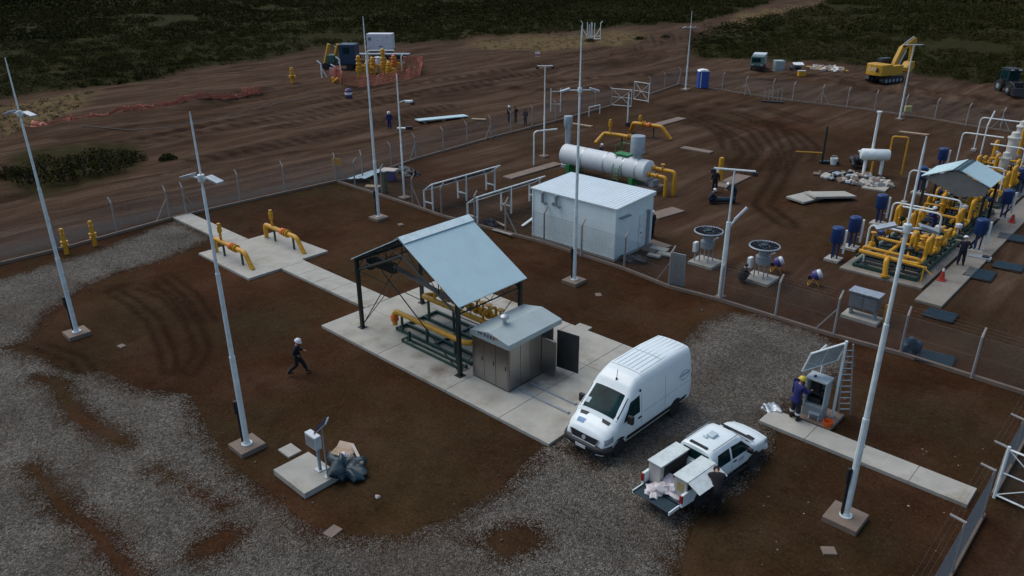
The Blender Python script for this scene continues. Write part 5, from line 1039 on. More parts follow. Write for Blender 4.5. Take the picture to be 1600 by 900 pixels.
# concrete panel leaning in the fence
x, y = G(1056, 447); o = thing('fence_panel', 'pale sheet panel standing upright against the inner fence right of the cabin', 'panel', (x, y, 0), .12); b = MB(); b.box((0, .1, .95), (.85, .05, 1.95), M=Matrix.Rotation(.1, 3, 'X')); b.build('sheet', STEEL, o); b = MB(); b.tube([(-.5, .5, 0), (-.2, .12, 1.3)], .03, 5); b.build('prop', CPOST, o)
for px, py, s, lab in ((1030, 392, .55, 'upper pale block of the little stack by the cabin doorstep'), (1022, 402, .4, 'loose pale block left of the stack by the cabin doorstep'), (1040, 400, .5, 'thin pale strip lying right of the cabin doorstep')):
    x, y = G(px, py); o = MB().box((0, 0, .12), (s*2, s, .12)).build('concrete_block', CONC, None, bevel=.015, loc=(x, y, 0), rz=.15); tag(o, lab, 'block', 'loose blocks by the cabin')
blob('tarp_bundle', 'black heap of hose at the cabin corner by the inner fence', 'bundle', (*G(990, 408), 0), (.7, .35, .25), BLACK, 31)
blob('tarp_bundle', 'black bag beside the braced fence post between shelter and cabin', 'bundle', (*G(765, 352), 0), (.45, .4, .35), BLACK, 33)
for k, (p, q_, lab) in enumerate([((775, 348), (790, 358), 'short timber leaning by the black bag at the inner fence'), ((816, 355), (833, 345), 'white plank left of the white cabin wall'), ((770, 360), (800, 372), 'grey timber flat along the inner fence')]):
    a, c = G(*p), G(*q_); L2 = math.hypot(c[0]-a[0], c[1]-a[1]); o = MB().box((0, 0, .1), (L2, .18, .06), M=Matrix.Rotation(-.08, 3, 'Y')).build('plank', [WOOD, WHITE, CPOST][k], None, loc=((a[0]+c[0])/2, (a[1]+c[1])/2, .05), rz=heading(a, c)); tag(o, lab, 'plank')
# pile of sheets behind mast 3
a, c = G(548, 287), G(590, 268)
for k in range(3):
    o = MB().box((0, 0, 0), (3.6, .5, .03), M=Matrix.Rotation(.06, 3, 'Y') @ Matrix.Rotation(.1*k-.1, 3, 'X')).build('metal_sheet', ROOF if k != 1 else STEEL, None, loc=((a[0]+c[0])/2+.35*k-.3, (a[1]+c[1])/2+.25*k, .18+.05*k), rz=heading(a, c)+.06*k); tag(o, ['lowest pale metal sheet in the pile at the fence corner', 'grey middle metal sheet in the pile at the fence corner', 'top metal sheet in the pile at the fence corner'][k], 'metal sheet', 'metal sheets piled at the fence corner')
x, y = G(609, 281); o = thing('purple_crate', 'purple crate with a pale lid at the fence corner pile', 'crate', (x, y, 0), .5); b = MB(); b.box((0, 0, .4), (.9, .7, .75)); b.build('box', PURP, o, bevel=.02); b = MB(); b.box((0, 0, .83), (1.3, .9, .1)); b.build('lid', PALE, o, bevel=.02)
blob('tarp_bundle', 'long black tarpaulin heap beside the purple crate', 'bundle', (*G(637, 272), 0), (1.1, .6, .4), BLACK, 41)
x, y = G(583, 296); o = MB().box((0, 0, .15), (1.2, .6, .3)).build('carton', WOOD, None, bevel=.02, loc=(x, y, 0), rz=.6); tag(o, 'flat brown carton under the metal sheets at the fence corner', 'carton')
x, y = G(602, 300); o = thing('green_box_post', 'short olive box post beside the bare mast', 'box post', (x, y, 0)); b = MB(); b.box((0, 0, .8), (.35, .3, 1.6)); b.build('box', mat('olive', (.06, .08, .03), .6), o, bevel=.02); b = MB(); b.box((0, 0, 1.63), (.42, .36, .05)); b.build('cap', GREYM, o)
# yellow sign at the corner
x, y = G(528, 278); o = thing('warning_sign', 'yellow warning sign on the fence corner', 'sign', (x, y, 0), A1-.2); b = MB(); b.tube([(0, 0, 0), (0, 0, 1.3)], .03, 6); b.build('post', STEEL, o); b = MB(); b.box((0, -.04, 1.35), (.75, .03, .6)); b.build('panel', YEL, o)
# ------------------------------------------------------------------ vehicles
class Loft:
    """body shell along local X; each station: x -> (z0, zb, zr, wb, wm, wt): sill, belt and roof heights, half widths there"""
    def __init__(s, st, rr=.12, sx=64):
        s.st = np.array(st, float); s.sx = sx; s.rr = rr
    def par(s, x): return [np.interp(x, s.st[:, 0], s.st[:, k]) for k in range(1, 7)]
    def half(s, x):
        z0, zb, zr, wb, wm, wt = s.par(x); crown = .035*min(1, (zr-z0))
        P = [(wb*.86, z0), (wb, z0+.06), (wm, z0+(zb-z0)*.5), (wm*.985, zb), (wt, zr-.04), (wt*.55, zr+crown*.7), (0, zr+crown)]
        for _ in range(2):
            Q = [P[0]]
            for a, c in zip(P, P[1:]): Q += [(a[0]*.75+c[0]*.25, a[1]*.75+c[1]*.25), (a[0]*.25+c[0]*.75, a[1]*.25+c[1]*.75)]
            Q.append(P[-1]); P = Q
        return P
    def side(s, x, z):
        P = s.half(x)
        for a, c in zip(P, P[1:]):
            if (a[1] <= z <= c[1]) and c[1] > a[1]: return a[0]+(c[0]-a[0])*(z-a[1])/(c[1]-a[1])
        return P[-1][0]
    def top(s, x, y):
        P = s.half(x)[::-1]
        for a, c in zip(P, P[1:]):
            if a[0] <= y <= c[0] and c[0] > a[0]: return a[1]+(c[1]-a[1])*(y-a[0])/(c[0]-a[0])
        return P[0][1]
    def mesh(s):
        xs = np.unique(np.concatenate([s.st[:, 0], np.linspace(s.st[0, 0], s.st[-1, 0], s.sx)])); vs = []; fs = []; m = None
        for x in xs:
            P = s.half(x); ring = [(x, y, z) for y, z in P] + [(x, -y, z) for y, z in P[-2::-1]]; m = len(ring); vs += ring
        for i in range(len(xs)-1):
            for j in range(m): fs.append((i*m+j, i*m+(j+1) % m, (i+1)*m+(j+1) % m, (i+1)*m+j))
        fs.append(tuple(range(m))); fs.append(tuple((len(xs)-1)*m+j for j in range(m)))
        return MB().add(vs, fs)
    def side_patch(s, quad, sg, off=.006, n=7):
        """quad of (x,z) corners laid on the flank"""
        a, b_, c, d = [np.array(q) for q in quad]; vs = []; fs = []
        for i in range(n):
            for j in range(n):
                u, v = i/(n-1), j/(n-1); x, z = (a*(1-u)+b_*u)*(1-v)+(d*(1-u)+c*u)*v; vs.append((x, sg*(s.side(x, z)+off), z))
        for i in range(n-1):
            for j in range(n-1): fs.append((i*n+j, (i+1)*n+j, (i+1)*n+j+1, i*n+j+1))
        return MB().add(vs, fs)
    def top_patch(s, quad, off=.008, n=9):
        a, b_, c, d = [np.array(q) for q in quad]; vs = []; fs = []
        for i in range(n):
            for j in range(n):
                u, v = i/(n-1), j/(n-1); x, y = (a*(1-u)+b_*u)*(1-v)+(d*(1-u)+c*u)*v; vs.append((x+off*.5, y, s.top(x, abs(y))+off))
        for i in range(n-1):
            for j in range(n-1): fs.append((i*n+j, (i+1)*n+j, (i+1)*n+j+1, i*n+j+1))
        return MB().add(vs, fs)
def wheel(o, x, y, r, w_, sg):
    b = MB(); b.lathe([(r*.62, -w_/2), (r*.93, -w_/2), (r, -w_*.36), (r, w_*.36), (r*.93, w_/2), (r*.62, w_/2)], (x, y, r), (0, sg, 0), 26); t = b.build('wheel', RUBBER, o, smooth=True, angle=35)
    b = MB(); b.lathe([(r*.62, -.02), (r*.60, w_*.38), (r*.30, w_*.30), (r*.16, w_*.42), (.01, w_*.43)], (x, y, r), (0, sg, 0), 20); b.build('rim', STEEL, t, smooth=True, angle=35)
def arch(o, lf, x, r, sg, off=.007):
    poly = [(x+r*math.cos(a), .36+r*math.sin(a)) for a in np.linspace(-.25, PI+.25, 15)]
    vs = [(px, sg*(lf.side(px, max(pz, .3))+off), pz) for px, pz in poly]+[(px, sg*(lf.side(px, max(pz, .3))-.02), pz) for px, pz in poly]; n = len(poly)
    MB().add(vs, [tuple(range(n))]+[(i, i+1, n+i+1, n+i) for i in range(n-1)]).build('wheel_well_shade', BLACK, o)  # black patch on the closed flank paints the shade of the wheel well
# van -------------------------------------------------------------
van = thing('van', 'white high roof cargo van parked on the gravel beside the slab', 'van', (-14.0, 21.60, 0), -PI/2-.02)
VL = Loft([(-2.85, .42, 1.3, 2.54, .93, .95, .78), (-2.75, .36, 1.3, 2.63, .97, .985, .83), (-1.5, .34, 1.3, 2.70, .98, .995, .85), (.35, .34, 1.3, 2.69, .98, .995, .85), (.75, .34, 1.3, 2.60, .98, .995, .83), (1.05, .34, 1.3, 2.42, .98, .99, .86), (1.28, .34, 1.3, 2.16, .98, .99, .90), (1.98, .34, 1.22, 1.50, .97, .985, .91), (2.12, .34, 1.1, 1.34, .96, .98, .84), (2.42, .34, .98, 1.20, .93, .955, .80), (2.64, .36, .85, 1.03, .87, .89, .70), (2.75, .42, .70, .85, .79, .81, .60)], sx=80)
VL.mesh().build('body', CARW, van, smooth=True, angle=50)
VL.top_patch([(1.29, -.82), (1.29, .82), (2.0, .86), (2.0, -.86)]).build('windscreen', GLASS, van, smooth=True)
for sg in (-1, 1):
    VL.side_patch([(.72, 1.33), (1.72, 1.30), (1.28, 1.95), (.72, 2.02)], sg).build('side_window', GLASS, van, smooth=True)
    VL.side_patch([(-2.8, .50), (1.5, .50), (1.5, .66), (-2.8, .66)], sg, .012).build('side_rub_strip', BLACK, van)
    VL.side_patch([(-2.7, 1.23), (.55, 1.23), (.55, 1.265), (-2.7, 1.265)], sg, .004).build('crease_shade_strip', mat('crease_shade', (.55, .57, .60), .4), van)  # grey strip paints the shading of a pressed line in the flank
    for xx in (.60, -.95, -2.7): VL.side_patch([(xx, .68), (xx+.018, .68), (xx+.018, 2.2), (xx, 2.2)], sg, .003).build('panel_gap', GREYM, van)
    m = MB(); m.box((1.52, sg*1.13, 1.42), (.14, .24, .34)); m.box((1.54, sg*1.0, 1.36), (.06, .14, .06)); m.build('mirror', BLACK, van, bevel=.03)
    h = MB(); h.box((.75, sg*(VL.side(.75, 1.12)+.02), 1.12), (.2, .04, .045)); h.build('door_handle', BLACK, van)
    arch(van, VL, 1.92, .44, sg); arch(van, VL, -1.72, .44, sg); wheel(van, 1.92, sg*.875, .36, .24, sg); wheel(van, -1.72, sg*.875, .36, .24, sg)
    hl = VL.side_patch([(2.30, .80), (2.68, .72), (2.64, .92), (2.28, 1.02)], sg, .012); hl.build('headlight', mat('headlamp', (.30, .33, .35), .1), van, smooth=True)
    t = MB(); t.box((-2.82, sg*.88, 1.15), (.1, .12, .62)); t.build('tail_lamp', REDL, van, bevel=.02)
    VL.top_patch([(2.10, sg*.30), (2.10, sg*.68), (2.22, sg*.66), (2.22, sg*.36)], .010, 4).build('bonnet_vent', BLACK, van)
    f = MB(); f.tube([(2.58, sg*.93, .40), (2.74, sg*.82, .36), (2.83, sg*.60, .36)], .035, 6); f.build('lower_trim', WHITE, van, smooth=True)
b = MB(); b.tube(fillet([(2.36, -.95, .50), (2.66, -.86, .50), (2.76, -.6, .50), (2.78, 0, .50), (2.76, .6, .50), (2.66, .86, .50), (2.36, .95, .50)], .2, 4), .16, 10); b.build('bumper', BLACK, van, smooth=True)
b = MB(); b.prism([(-.52, .66), (.52, .66), (.64, .90), (-.64, .90)], 3.03, 3.06, M=Matrix(((0, 0, 1, -.325), (1, 0, 0, 0), (0, 1, 0, 0), (0, 0, 0, 1))))
b.v = [(x+.06-(z-.66)*.20, y, z) for x, y, z in b.v]; gr = b.build('grille', BLACK, van)
b = MB(); b.tube([(2.80, -.54, .65), (2.80, .54, .65), (2.75, .66, .91)], .02, 5); b.tube([(2.80, -.54, .65), (2.75, -.66, .91)], .02, 5); b.lathe([(.085, 0), (.085, .02)], (2.775, 0, .79), (1, 0, .35), 16); b.build('grille_trim', STEEL, gr)
b = MB(); b.box((2.945, -.02, .50), (.015, .46, .12)); b.build('number_plate', LAMPG, van)
VL.top_patch([(2.36, -.58), (2.36, -.22), (2.52, -.26), (2.52, -.56)], .010, 4).build('bonnet_sticker', mat('sticker_blue', (.12, .26, .45), .4), van)
b = MB()
for k in range(7): yy = -.6+k*.2; b.tube([(-2.7, yy, VL.top(-2.7, abs(yy))+.004), (-1.1, yy, VL.top(-1.1, abs(yy))+.004), (.35, yy, VL.top(.35, abs(yy))+.004)], .018, 4)
b.build('roof_ribs', CARW, van)
b = MB(); pts_ = [(-1.0, y_, VL.top(-1.0, abs(y_))+.006) for y_ in np.linspace(-.75, .75, 9)]; b.tube(pts_, .012, 4); pts_ = [(.42, y_, VL.top(.42, abs(y_))+.006) for y_ in np.linspace(-.72, .72, 9)]; b.tube(pts_, .012, 4); b.build('roof_seam', GREYM, van)
b = MB(); b.tube([(1.02, .05, VL.top(1.02, .05)), (.97, .05, VL.top(1.02, .05)+.38)], .012, 5); b.lathe([(.05, 0), (.03, .06)], (1.02, .05, VL.top(1.02, .05)), n=8); b.build('aerial', BLACK, van)
b = MB(); b.box((.7, .91, 2.2), (.05, .04, .10)); b.build('side_repeater', BLACK, van)
# side emblem: an oval swoosh with a bar across
b = MB(); mlogo = mat('emblem_violet', (.40, .43, .52), .4)
for k in range(22):
    a = .5+k*.235; c = lambda a, q=1: (-2.28+.36*math.cos(a)*q, 1.62+.20*math.sin(a)*q)
    w_ = .72+.16*math.sin(k*.14); p = [c(a), c(a+.235), c(a+.235, w_), c(a, w_)]; b.add([(x, VL.side(x, z)+.008, z) for x, z in p], [(0, 1, 2, 3)])
for k, (x0, ww) in enumerate([(-2.66, .10), (-2.54, .08), (-2.44, .11), (-2.31, .07), (-2.22, .10), (-2.10, .08), (-2.0, .09)]):
    p = [(x0, 1.60), (x0+ww, 1.60), (x0+ww, 1.70), (x0, 1.70)]; b.add([(x, VL.side(x, z)+.0095, z) for x, z in p], [(0, 1, 2, 3)])
b.build('side_emblem', mlogo, van)
VL.top_patch([(1.72, -.70), (1.72, -.50), (1.88, -.52), (1.88, -.72)], .014, 3).build('windscreen_sticker', mat('sticker_pale', (.45, .55, .58), .4), van)
# pickup ----------------------------------------------------------
p_a, p_b = Vector(G(1080, 792)), Vector(G(1172, 727))
PR = math.atan2(3.085, .30)
pk = thing('pickup_truck', 'white double cab pickup with open tailgate and two white tool boxes, behind the van', 'pickup', (-10.12, 20.85, 0), PR)
pk.scale = (1, .92, .90)
PL = Loft([(-.85, .45, 1.08, 1.72, .86, .90, .66), (-.75, .42, 1.08, 1.76, .87, .91, .68), (.6, .42, 1.08, 1.77, .87, .91, .70), (.85, .42, 1.08, 1.70, .87, .91, .69), (1.50, .42, 1.06, 1.16, .87, .91, .74), (1.62, .42, 1.0, 1.10, .87, .91, .78), (2.2, .42, .92, 1.02, .86, .89, .74), (2.55, .44, .84, .90, .78, .80, .62), (2.68, .5, .72, .76, .66, .68, .5)], sx=70)
PL.mesh().build('body', CARW, pk, smooth=True, angle=50)
PL.top_patch([(.92, -.64), (.92, .64), (1.50, .76), (1.50, -.76)]).build('windscreen', GLASS, pk, smooth=True)
b = MB(); b.add([(-.858, -.6, 1.2), (-.858, .6, 1.2), (-.858, .55, 1.6), (-.858, -.55, 1.6)], [(0, 1, 2, 3)]); b.build('rear_window', GLASS, pk)
for sg in (-1, 1):
    PL.side_patch([(.18, 1.12), (1.28, 1.10), (.82, 1.56), (.18, 1.60)], sg).build('side_window', GLASS, pk, smooth=True)
    PL.side_patch([(-.70, 1.13), (.08, 1.12), (.08, 1.60), (-.55, 1.58)], sg).build('side_window', GLASS, pk, smooth=True)
    for xx in (.12, -.74, 1.2): PL.side_patch([(xx, .55), (xx+.015, .55), (xx+.015, 1.1), (xx, 1.1)], sg, .003).build('panel_gap', GREYM, pk)
    for xx in (.30, -.55): h = MB(); h.box((xx, sg*(PL.side(xx, 1.0)+.015), 1.0), (.18, .035, .04)); h.build('door_handle', BLACK, pk)
    m = MB(); m.box((1.02, sg*1.03, 1.16), (.14, .22, .2)); m.build('mirror', BLACK, pk, bevel=.04)
    arch(pk, PL, 1.55, .42, sg); wheel(pk, 1.55, sg*.80, .37, .25, sg); wheel(pk, -1.55, sg*.80, .37, .25, sg)
    b = MB()
    prof = [(-2.62, .55), (-2.62, 1.08), (-.86, 1.10), (-.86, .48), (-1.12, .48)] + [(-1.55+.43*math.cos(a), .40+.43*math.sin(a)) for a in np.linspace(.15, PI-.15, 10)] + [(-2.0, .50)]
    b.prism(prof, -.05, .05, M=Matrix.Translation((0, sg*.86, 0)) @ Matrix(((1, 0, 0, 0), (0, 0, -1, 0), (0, 1, 0, 0), (0, 0, 0, 1)))); b.build('bed_side', CARW, pk, bevel=.02)
    t = MB(); t.box((-2.63, sg*.86, .90), (.07, .13, .34)); t.build('tail_lamp', REDL, pk, bevel=.02)
    hl = PL.side_patch([(2.28, .74), (2.60, .70), (2.56, .84), (2.24, .90)], sg, .01); hl.build('headlight', MATS['headlamp'], pk, smooth=True)
    b = MB(); b.bx((-1.0, sg*.93-.05, .36), (1.1, sg*.93+.05, .42)); b.build('side_step', BLACK, pk)
    b = MB(); b.tube([(-.7, sg*.60, 1.81), (.7, sg*.60, 1.82)], .018, 5); b.build('roof_gutter', GREYM, pk)
    PL.top_patch([(1.54, sg*.30), (1.54, sg*.66), (1.70, sg*.62), (1.70, sg*.36)] if sg > 0 else [(1.72, -.66), (1.72, -.30), (1.90, -.34), (1.90, -.64)], .012, 4).build('bonnet_vent', BLACK, pk)
b = MB(); b.bx((-2.6, -.82, .56), (-.86, .82, .62)); b.build('bed_floor', TEALD, pk); b = MB(); b.bx((-.93, -.85, .5), (-.865, .85, 1.12)); b.build('bed_front', CARW, pk)
b = MB(); b.bx((-3.16, -.76, .56), (-2.64, .76, .60)); b.bx((-3.17, -.80, .52), (-2.66, -.75, .63)); b.bx((-3.17, .75, .52), (-2.66, .80, .63)); tg_ = b.build('tailgate', TEALD, pk, bevel=.01); b = MB(); b.bx((-3.18, .79, .50), (-2.65, .83, .64)); b.build('tailgate_edge', CARW, tg_); b = MB(); b.bx((-3.18, -.83, .50), (-2.65, -.79, .64)); b.build('tailgate_edge', CARW, tg_)
b = MB(); b.tube([(-2.7, -.8, .48), (-2.76, 0, .46), (-2.7, .8, .48)], .07, 8); b.build('rear_bumper', REDL, pk, smooth=True)
b = MB(); b.tube(fillet([(2.3, -.86, .55), (2.65, -.62, .55), (2.72, 0, .55), (2.65, .62, .55), (2.3, .86, .55)], .2, 4), .11, 8); b.build('bumper', CARW, pk, smooth=True)
b = MB(); b.box((.05, .0, 1.86), (.34, .30, .08)); b.box((-.2, .12, 1.84), (.1, .2, .05)); b.build('roof_beacon', mat('beacon', (.50, .60, .62), .3), pk, bevel=.02)
b = MB(); b.box((-.72, 0, 1.80), (.12, .75, .05)); b.build('brake_light_bar', BLACK, pk, bevel=.01)
PL.side_patch([(.55, .80), (.85, .80), (.85, .98), (.55, .98)], -1, .007, 3).build('door_emblem', mlogo, pk)
b = MB(); b.box((1.66, 0, 1.17), (.10, 1.4, .03)); b.build('wiper_tray', BLACK, pk)
# tool boxes ride on the bed
def bodyloc(x, y, z): return pk.matrix_basis @ Vector((x, y, z)) if False else Vector((pk.location.x+x*math.cos(PR)-y*math.sin(PR), pk.location.y+x*math.sin(PR)+y*math.cos(PR), z))
BOXW = mat('toolbox_white', (.60, .67, .64), .45, dirt=((.50, .46, .38), 1.5, .6))
BOXI = mat('toolbox_side', (.42, .41, .38), .55)
for sg, lab in ((1, 'white tool box on the far side of the pickup bed, closed, beside the van'), (-1, 'white tool box on the near side of the pickup bed, outer flap open')):
    t = thing('tool_box', lab, 'tool box', bodyloc(-1.58, sg*.53, .565), PR); b = MB(); b.bx((-.78, -.25, 0), (.68, .25, .78)); b.build('box', BOXI, t, bevel=.01)
    b = MB(); b.bx((-.82, -.29, .78), (.72, .29, .82)); b.build('lid', BOXW, t, bevel=.008)
    if sg < 0:
        b = MB(); b.box((-.05, -.53, .68), (1.52, .52, .025), M=Matrix.Rotation(.42, 3, 'X')); b.build('open_flap', BOXW, t, bevel=.006)
        b = MB(); b.bx((-.72, -.262, .05), (.62, -.252, .72)); b.build('inside_shade_sheet', BLACK, t)  # black sheet on the solid box, painted in place of its shaded inside
        b = MB(); b.bx((-.793, -.12, .3), (-.781, .12, .62)); b.build('label_plate', mat('brass_yellow', (.36, .28, .10), .6), t)
    else:
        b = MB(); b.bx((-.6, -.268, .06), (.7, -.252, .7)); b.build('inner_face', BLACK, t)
blob('plastic_sheeting', 'crumpled white plastic sheeting heaped in the pickup bed by the open tailgate', 'plastic sheeting', bodyloc(-2.30, .0, .565), (.42, .36, .22), BAG, 17, .5)
blob('plastic_sheeting', 'loose white plastic trailing over the open tailgate', 'plastic sheeting', bodyloc(-2.62, .22, .545), (.30, .34, .10), BAG, 23, .5)

# ------------------------------------------------------------------ people
def skinned(name, verts, edges, radii, m, parent, root=0, sub=1):
    me = bpy.data.meshes.new(name); me.from_pydata([Vector(v) for v in verts], edges, []); o = bpy.data.objects.new(name+'_tmp', me); COL.objects.link(o)
    s = o.modifiers.new('skin', 'SKIN'); s.use_smooth_shade = True
    for i, sv_ in enumerate(me.skin_vertices[0].data): sv_.radius = radii[i] if isinstance(radii[i], tuple) else (radii[i], radii[i]); sv_.use_root = (i == root)
    if sub: sb = o.modifiers.new('sub', 'SUBSURF'); sb.levels = sub; sb.render_levels = sub
    bpy.context.view_layer.update(); dg = bpy.context.evaluated_depsgraph_get(); r = bpy.data.meshes.new_from_object(o.evaluated_get(dg))
    bpy.data.objects.remove(o); r.materials.clear(); r.materials.append(m); r.name = name
    q = bpy.data.objects.new(name, r); COL.objects.link(q)
    if parent is not None: q.parent = parent
    return q
POSES = {
 'stand': dict(pel=(0, 0, .95), ch=(0, .01, 1.38), hd=(0, .04, 1.62), el=((-.27, -.02, 1.14), (.27, -.02, 1.14)), ha=((-.27, .10, .88), (.27, .10, .88)), kn=((-.11, .02, .51), (.11, .02, .51)), an=((-.12, 0, .09), (.12, 0, .09))),
 'hips': dict(pel=(0, 0, .95), ch=(0, .02, 1.38), hd=(0, .08, 1.61), el=((-.38, -.08, 1.16), (.38, -.08, 1.16)), ha=((-.20, .12, 1.02), (.20, .12, 1.02)), kn=((-.12, .03, .51), (.12, .03, .51)), an=((-.14, 0, .09), (.14, 0, .09))),
 'walk': dict(pel=(0, 0, .92), ch=(0, .06, 1.34), hd=(0, .12, 1.57), el=((-.27, .08, 1.12), (.26, -.10, 1.13)), ha=((-.20, .32, 1.05), (.20, .10, 1.0)), kn=((-.10, .20, .52), (.11, -.02, .50)), an=((-.10, .34, .12), (.12, -.38, .16))),
 'reach': dict(pel=(0, 0, .95), ch=(0, .05, 1.38), hd=(0, .10, 1.61), el=((-.26, .18, 1.18), (.26, .18, 1.18)), ha=((-.16, .45, 1.20), (.16, .45, 1.20)), kn=((-.12, .02, .51), (.14, .03, .51)), an=((-.14, 0, .09), (.18, .02, .09))),
 'bend': dict(pel=(0, -.12, .93), ch=(0, .20, 1.27), hd=(0, .42, 1.36), el=((-.27, .36, 1.08), (.27, .36, 1.08)), ha=((-.2, .58, .95), (.2, .58, .95)), kn=((-.12, -.04, .50), (.12, -.04, .50)), an=((-.15, -.08, .09), (.15, -.02, .09))),
 'squat': dict(pel=(0, -.12, .38), ch=(0, .08, .76), hd=(0, .20, .98), el=((-.26, .22, .62), (.26, .22, .62)), ha=((-.14, .44, .50), (.14, .44, .50)), kn=((-.17, .30, .50), (.17, .30, .50)), an=((-.14, .02, .09), (.14, .02, .09)))}
def person(px, py, pose, face, label, cloth, helmet=None, z=0.0, hi=1.0, bands=False, group=None, loc=None, trousers=None):
    x, y = loc if loc else G(px, py); o = thing('person', label, 'person', (x, y, z), face-PI/2, group); o.scale = (hi, hi, hi)
    p = POSES[pose]; V = Vector; pel, ch, hd = V(p['pel']), V(p['ch']), V(p['hd']); up = (ch-pel).normalized(); rt = V((1, 0, 0))
    nk = ch+up*.13; sh = [ch+rt*(.19*s)+up*.03 for s in (-1, 1)]; hp = [pel+rt*(.10*s)-V((0, 0, .04)) for s in (-1, 1)]; el = [V(e) for e in p['el']]; ha = [V(h) for h in p['ha']]; kn = [V(k) for k in p['kn']]; an = [V(a) for a in p['an']]
    wr = [e.lerp(h, .93) for e, h in zip(el, ha)]; toe = [a+V((0, .15, -.045)) for a in an]
    htop = hd+(hd-nk).normalized()*.10
    vs = [pel, pel.lerp(ch, .5), ch, nk, hd-(hd-nk)*.25+V((0, .012, 0)), hd+V((0, .005, 0)), htop]; rd = [(.105, .075), (.10, .075), (.125, .085), .052, (.062, .075), (.078, .095), (.055, .065)]
    ed = [(0, 1), (1, 2), (2, 3), (3, 4), (4, 5), (5, 6)]
    for i in range(2):
        k = len(vs); d = (ha[i]-el[i]).normalized(); vs += [sh[i], el[i], wr[i], ha[i]+d*.05]; rd += [.055, .040, .026, (.040, .018)]; ed += [(2, k), (k, k+1), (k+1, k+2), (k+2, k+3)]
        k = len(vs); vs += [hp[i], kn[i], an[i], toe[i]]; rd += [.070, .050, .036, .034]; ed += [(0, k), (k, k+1), (k+1, k+2), (k+2, k+3)]
    body = skinned('body', vs, ed, rd, SKIN, o)
    # hands: five bent fingers each, and the nose and ears, all joined into the one body mesh
    m = MB()
    for i in range(2):
        s = (-1, 1)[i]; d = (ha[i]-el[i]).normalized(); tip = ha[i]+d*.07; side = d.cross(V((0, 0, 1))); side = side.normalized() if side.length > .1 else rt.copy(); dn = side.cross(d).normalized(); 
        if dn.z > 0: dn = -dn
        for k in range(4):
            L_ = (.062, .075, .070, .055)[k]; r0 = tip+side*(.024-.016*k)-d*.02; m.tube([r0, r0+d*L_*.5+dn*.004, r0+d*L_*.8+dn*.028, r0+d*L_*.72+dn*.05], [.0095, .009, .008, .006], 6)
        t0 = ha[i]+side*.030; m.tube([t0, t0+side*.025+d*.025, t0+side*.02+d*.055+dn*.02], [.011, .010, .007], 6)
    fw = V((0, 1, 0)); m.lathe([(.016, 0), (.013, .02), (.004, .032)], hd+fw*.085-V((0, 0, .015)), (0, 1, -.35), 8)
    for s in (-1, 1): m.lathe([(.022, -.006), (.026, 0), (.018, .008)], hd+rt*(s*.082)-V((0, 0, .01)), (s, 0, .1), 8)
    bm = bmesh.new(); bm.from_mesh(body.data); n0 = len(bm.verts); vv = [bm.verts.new(v) for v in m.v]
    for f in m.f:
        try: bm.faces.new([vv[i] for i in f])
        except ValueError: pass
    for f in bm.faces: f.smooth = True
    bm.to_mesh(body.data); bm.free()
    e = MB()
    for s in (-1, 1): e.lathe([(.010, 0), (.008, .005)], hd+rt*(s*.032)+fw*.088+V((0, 0, .012)), (0, 1, 0), 8)
    e.build('eyes', EYE, body); e = MB(); e.tube([hd+rt*-.022+fw*.082-V((0, 0, .055)), hd+fw*.092-V((0, 0, .055)), hd+rt*.022+fw*.082-V((0, 0, .055))], .004, 5); e.build('mouth', mat('lips', (.22, .09, .07), .6), body)
    # clothing
    vs = [pel-up*.02, pel.lerp(ch, .45), ch, ch+up*.095]; rd = [(.185, .15), (.185, .145), (.215, .15), (.09, .08)]; ed = [(0, 1), (1, 2), (2, 3)]
    for i in range(2): k = len(vs); vs += [sh[i], el[i], wr[i]-(wr[i]-el[i])*.06]; rd += [.098, .078, .060]; ed += [(2, k), (k, k+1), (k+1, k+2)]
    if trousers is None:
        for i in range(2): k = len(vs); vs += [hp[i], kn[i], an[i]+V((0, 0, .05))]; rd += [.125, .098, .084]; ed += [(0, k), (k, k+1), (k+1, k+2)]
        skinned('overalls', vs, ed, rd, cloth, o)
    else:
        vs.append(pel-up*.10); rd.append((.19, .155)); ed.append((0, len(vs)-1)); skinned('jacket', vs, ed, rd, cloth, o); vs = [pel-up*.03, pel+up*.07, pel+up*.14]; rd = [(.172, .138), (.165, .13), (.155, .125)]; ed = [(0, 1), (1, 2)]
        for i in range(2): k = len(vs); vs += [hp[i], kn[i], an[i]+V((0, 0, .05))]; rd += [.123, .096, .082]; ed += [(0, k), (k, k+1), (k+1, k+2)]
        skinned('trousers', vs, ed, rd, trousers, o)
    for i in range(2):
        d = (toe[i]-an[i]); d.z = 0; d = d.normalized(); c = an[i]
        b = MB(); b.tube([c+V((0, 0, .09)), c-V((0, 0, .0))], [.062, .058], 10); b.tube([c-d*.06+V((0, 0, -.035)), c+d*.02+V((0, 0, -.025)), c+d*.12+V((0, 0, -.04)), c+d*.185+V((0, 0, -.052))], [.052, .056, .046, .030], 10); b.build('boot', BOOT, o, smooth=True, angle=60)
    if bands:
        for i in range(2):
            a, k = an[i]+V((0, 0, .05)), kn[i]; c = a.lerp(k, .42); b = MB(); b.lathe([(.100, -.035), (.103, .035)], c, (k-a), 14); b.build('reflective_band', REFL, o, smooth=True)
    hu = (htop-nk).normalized()
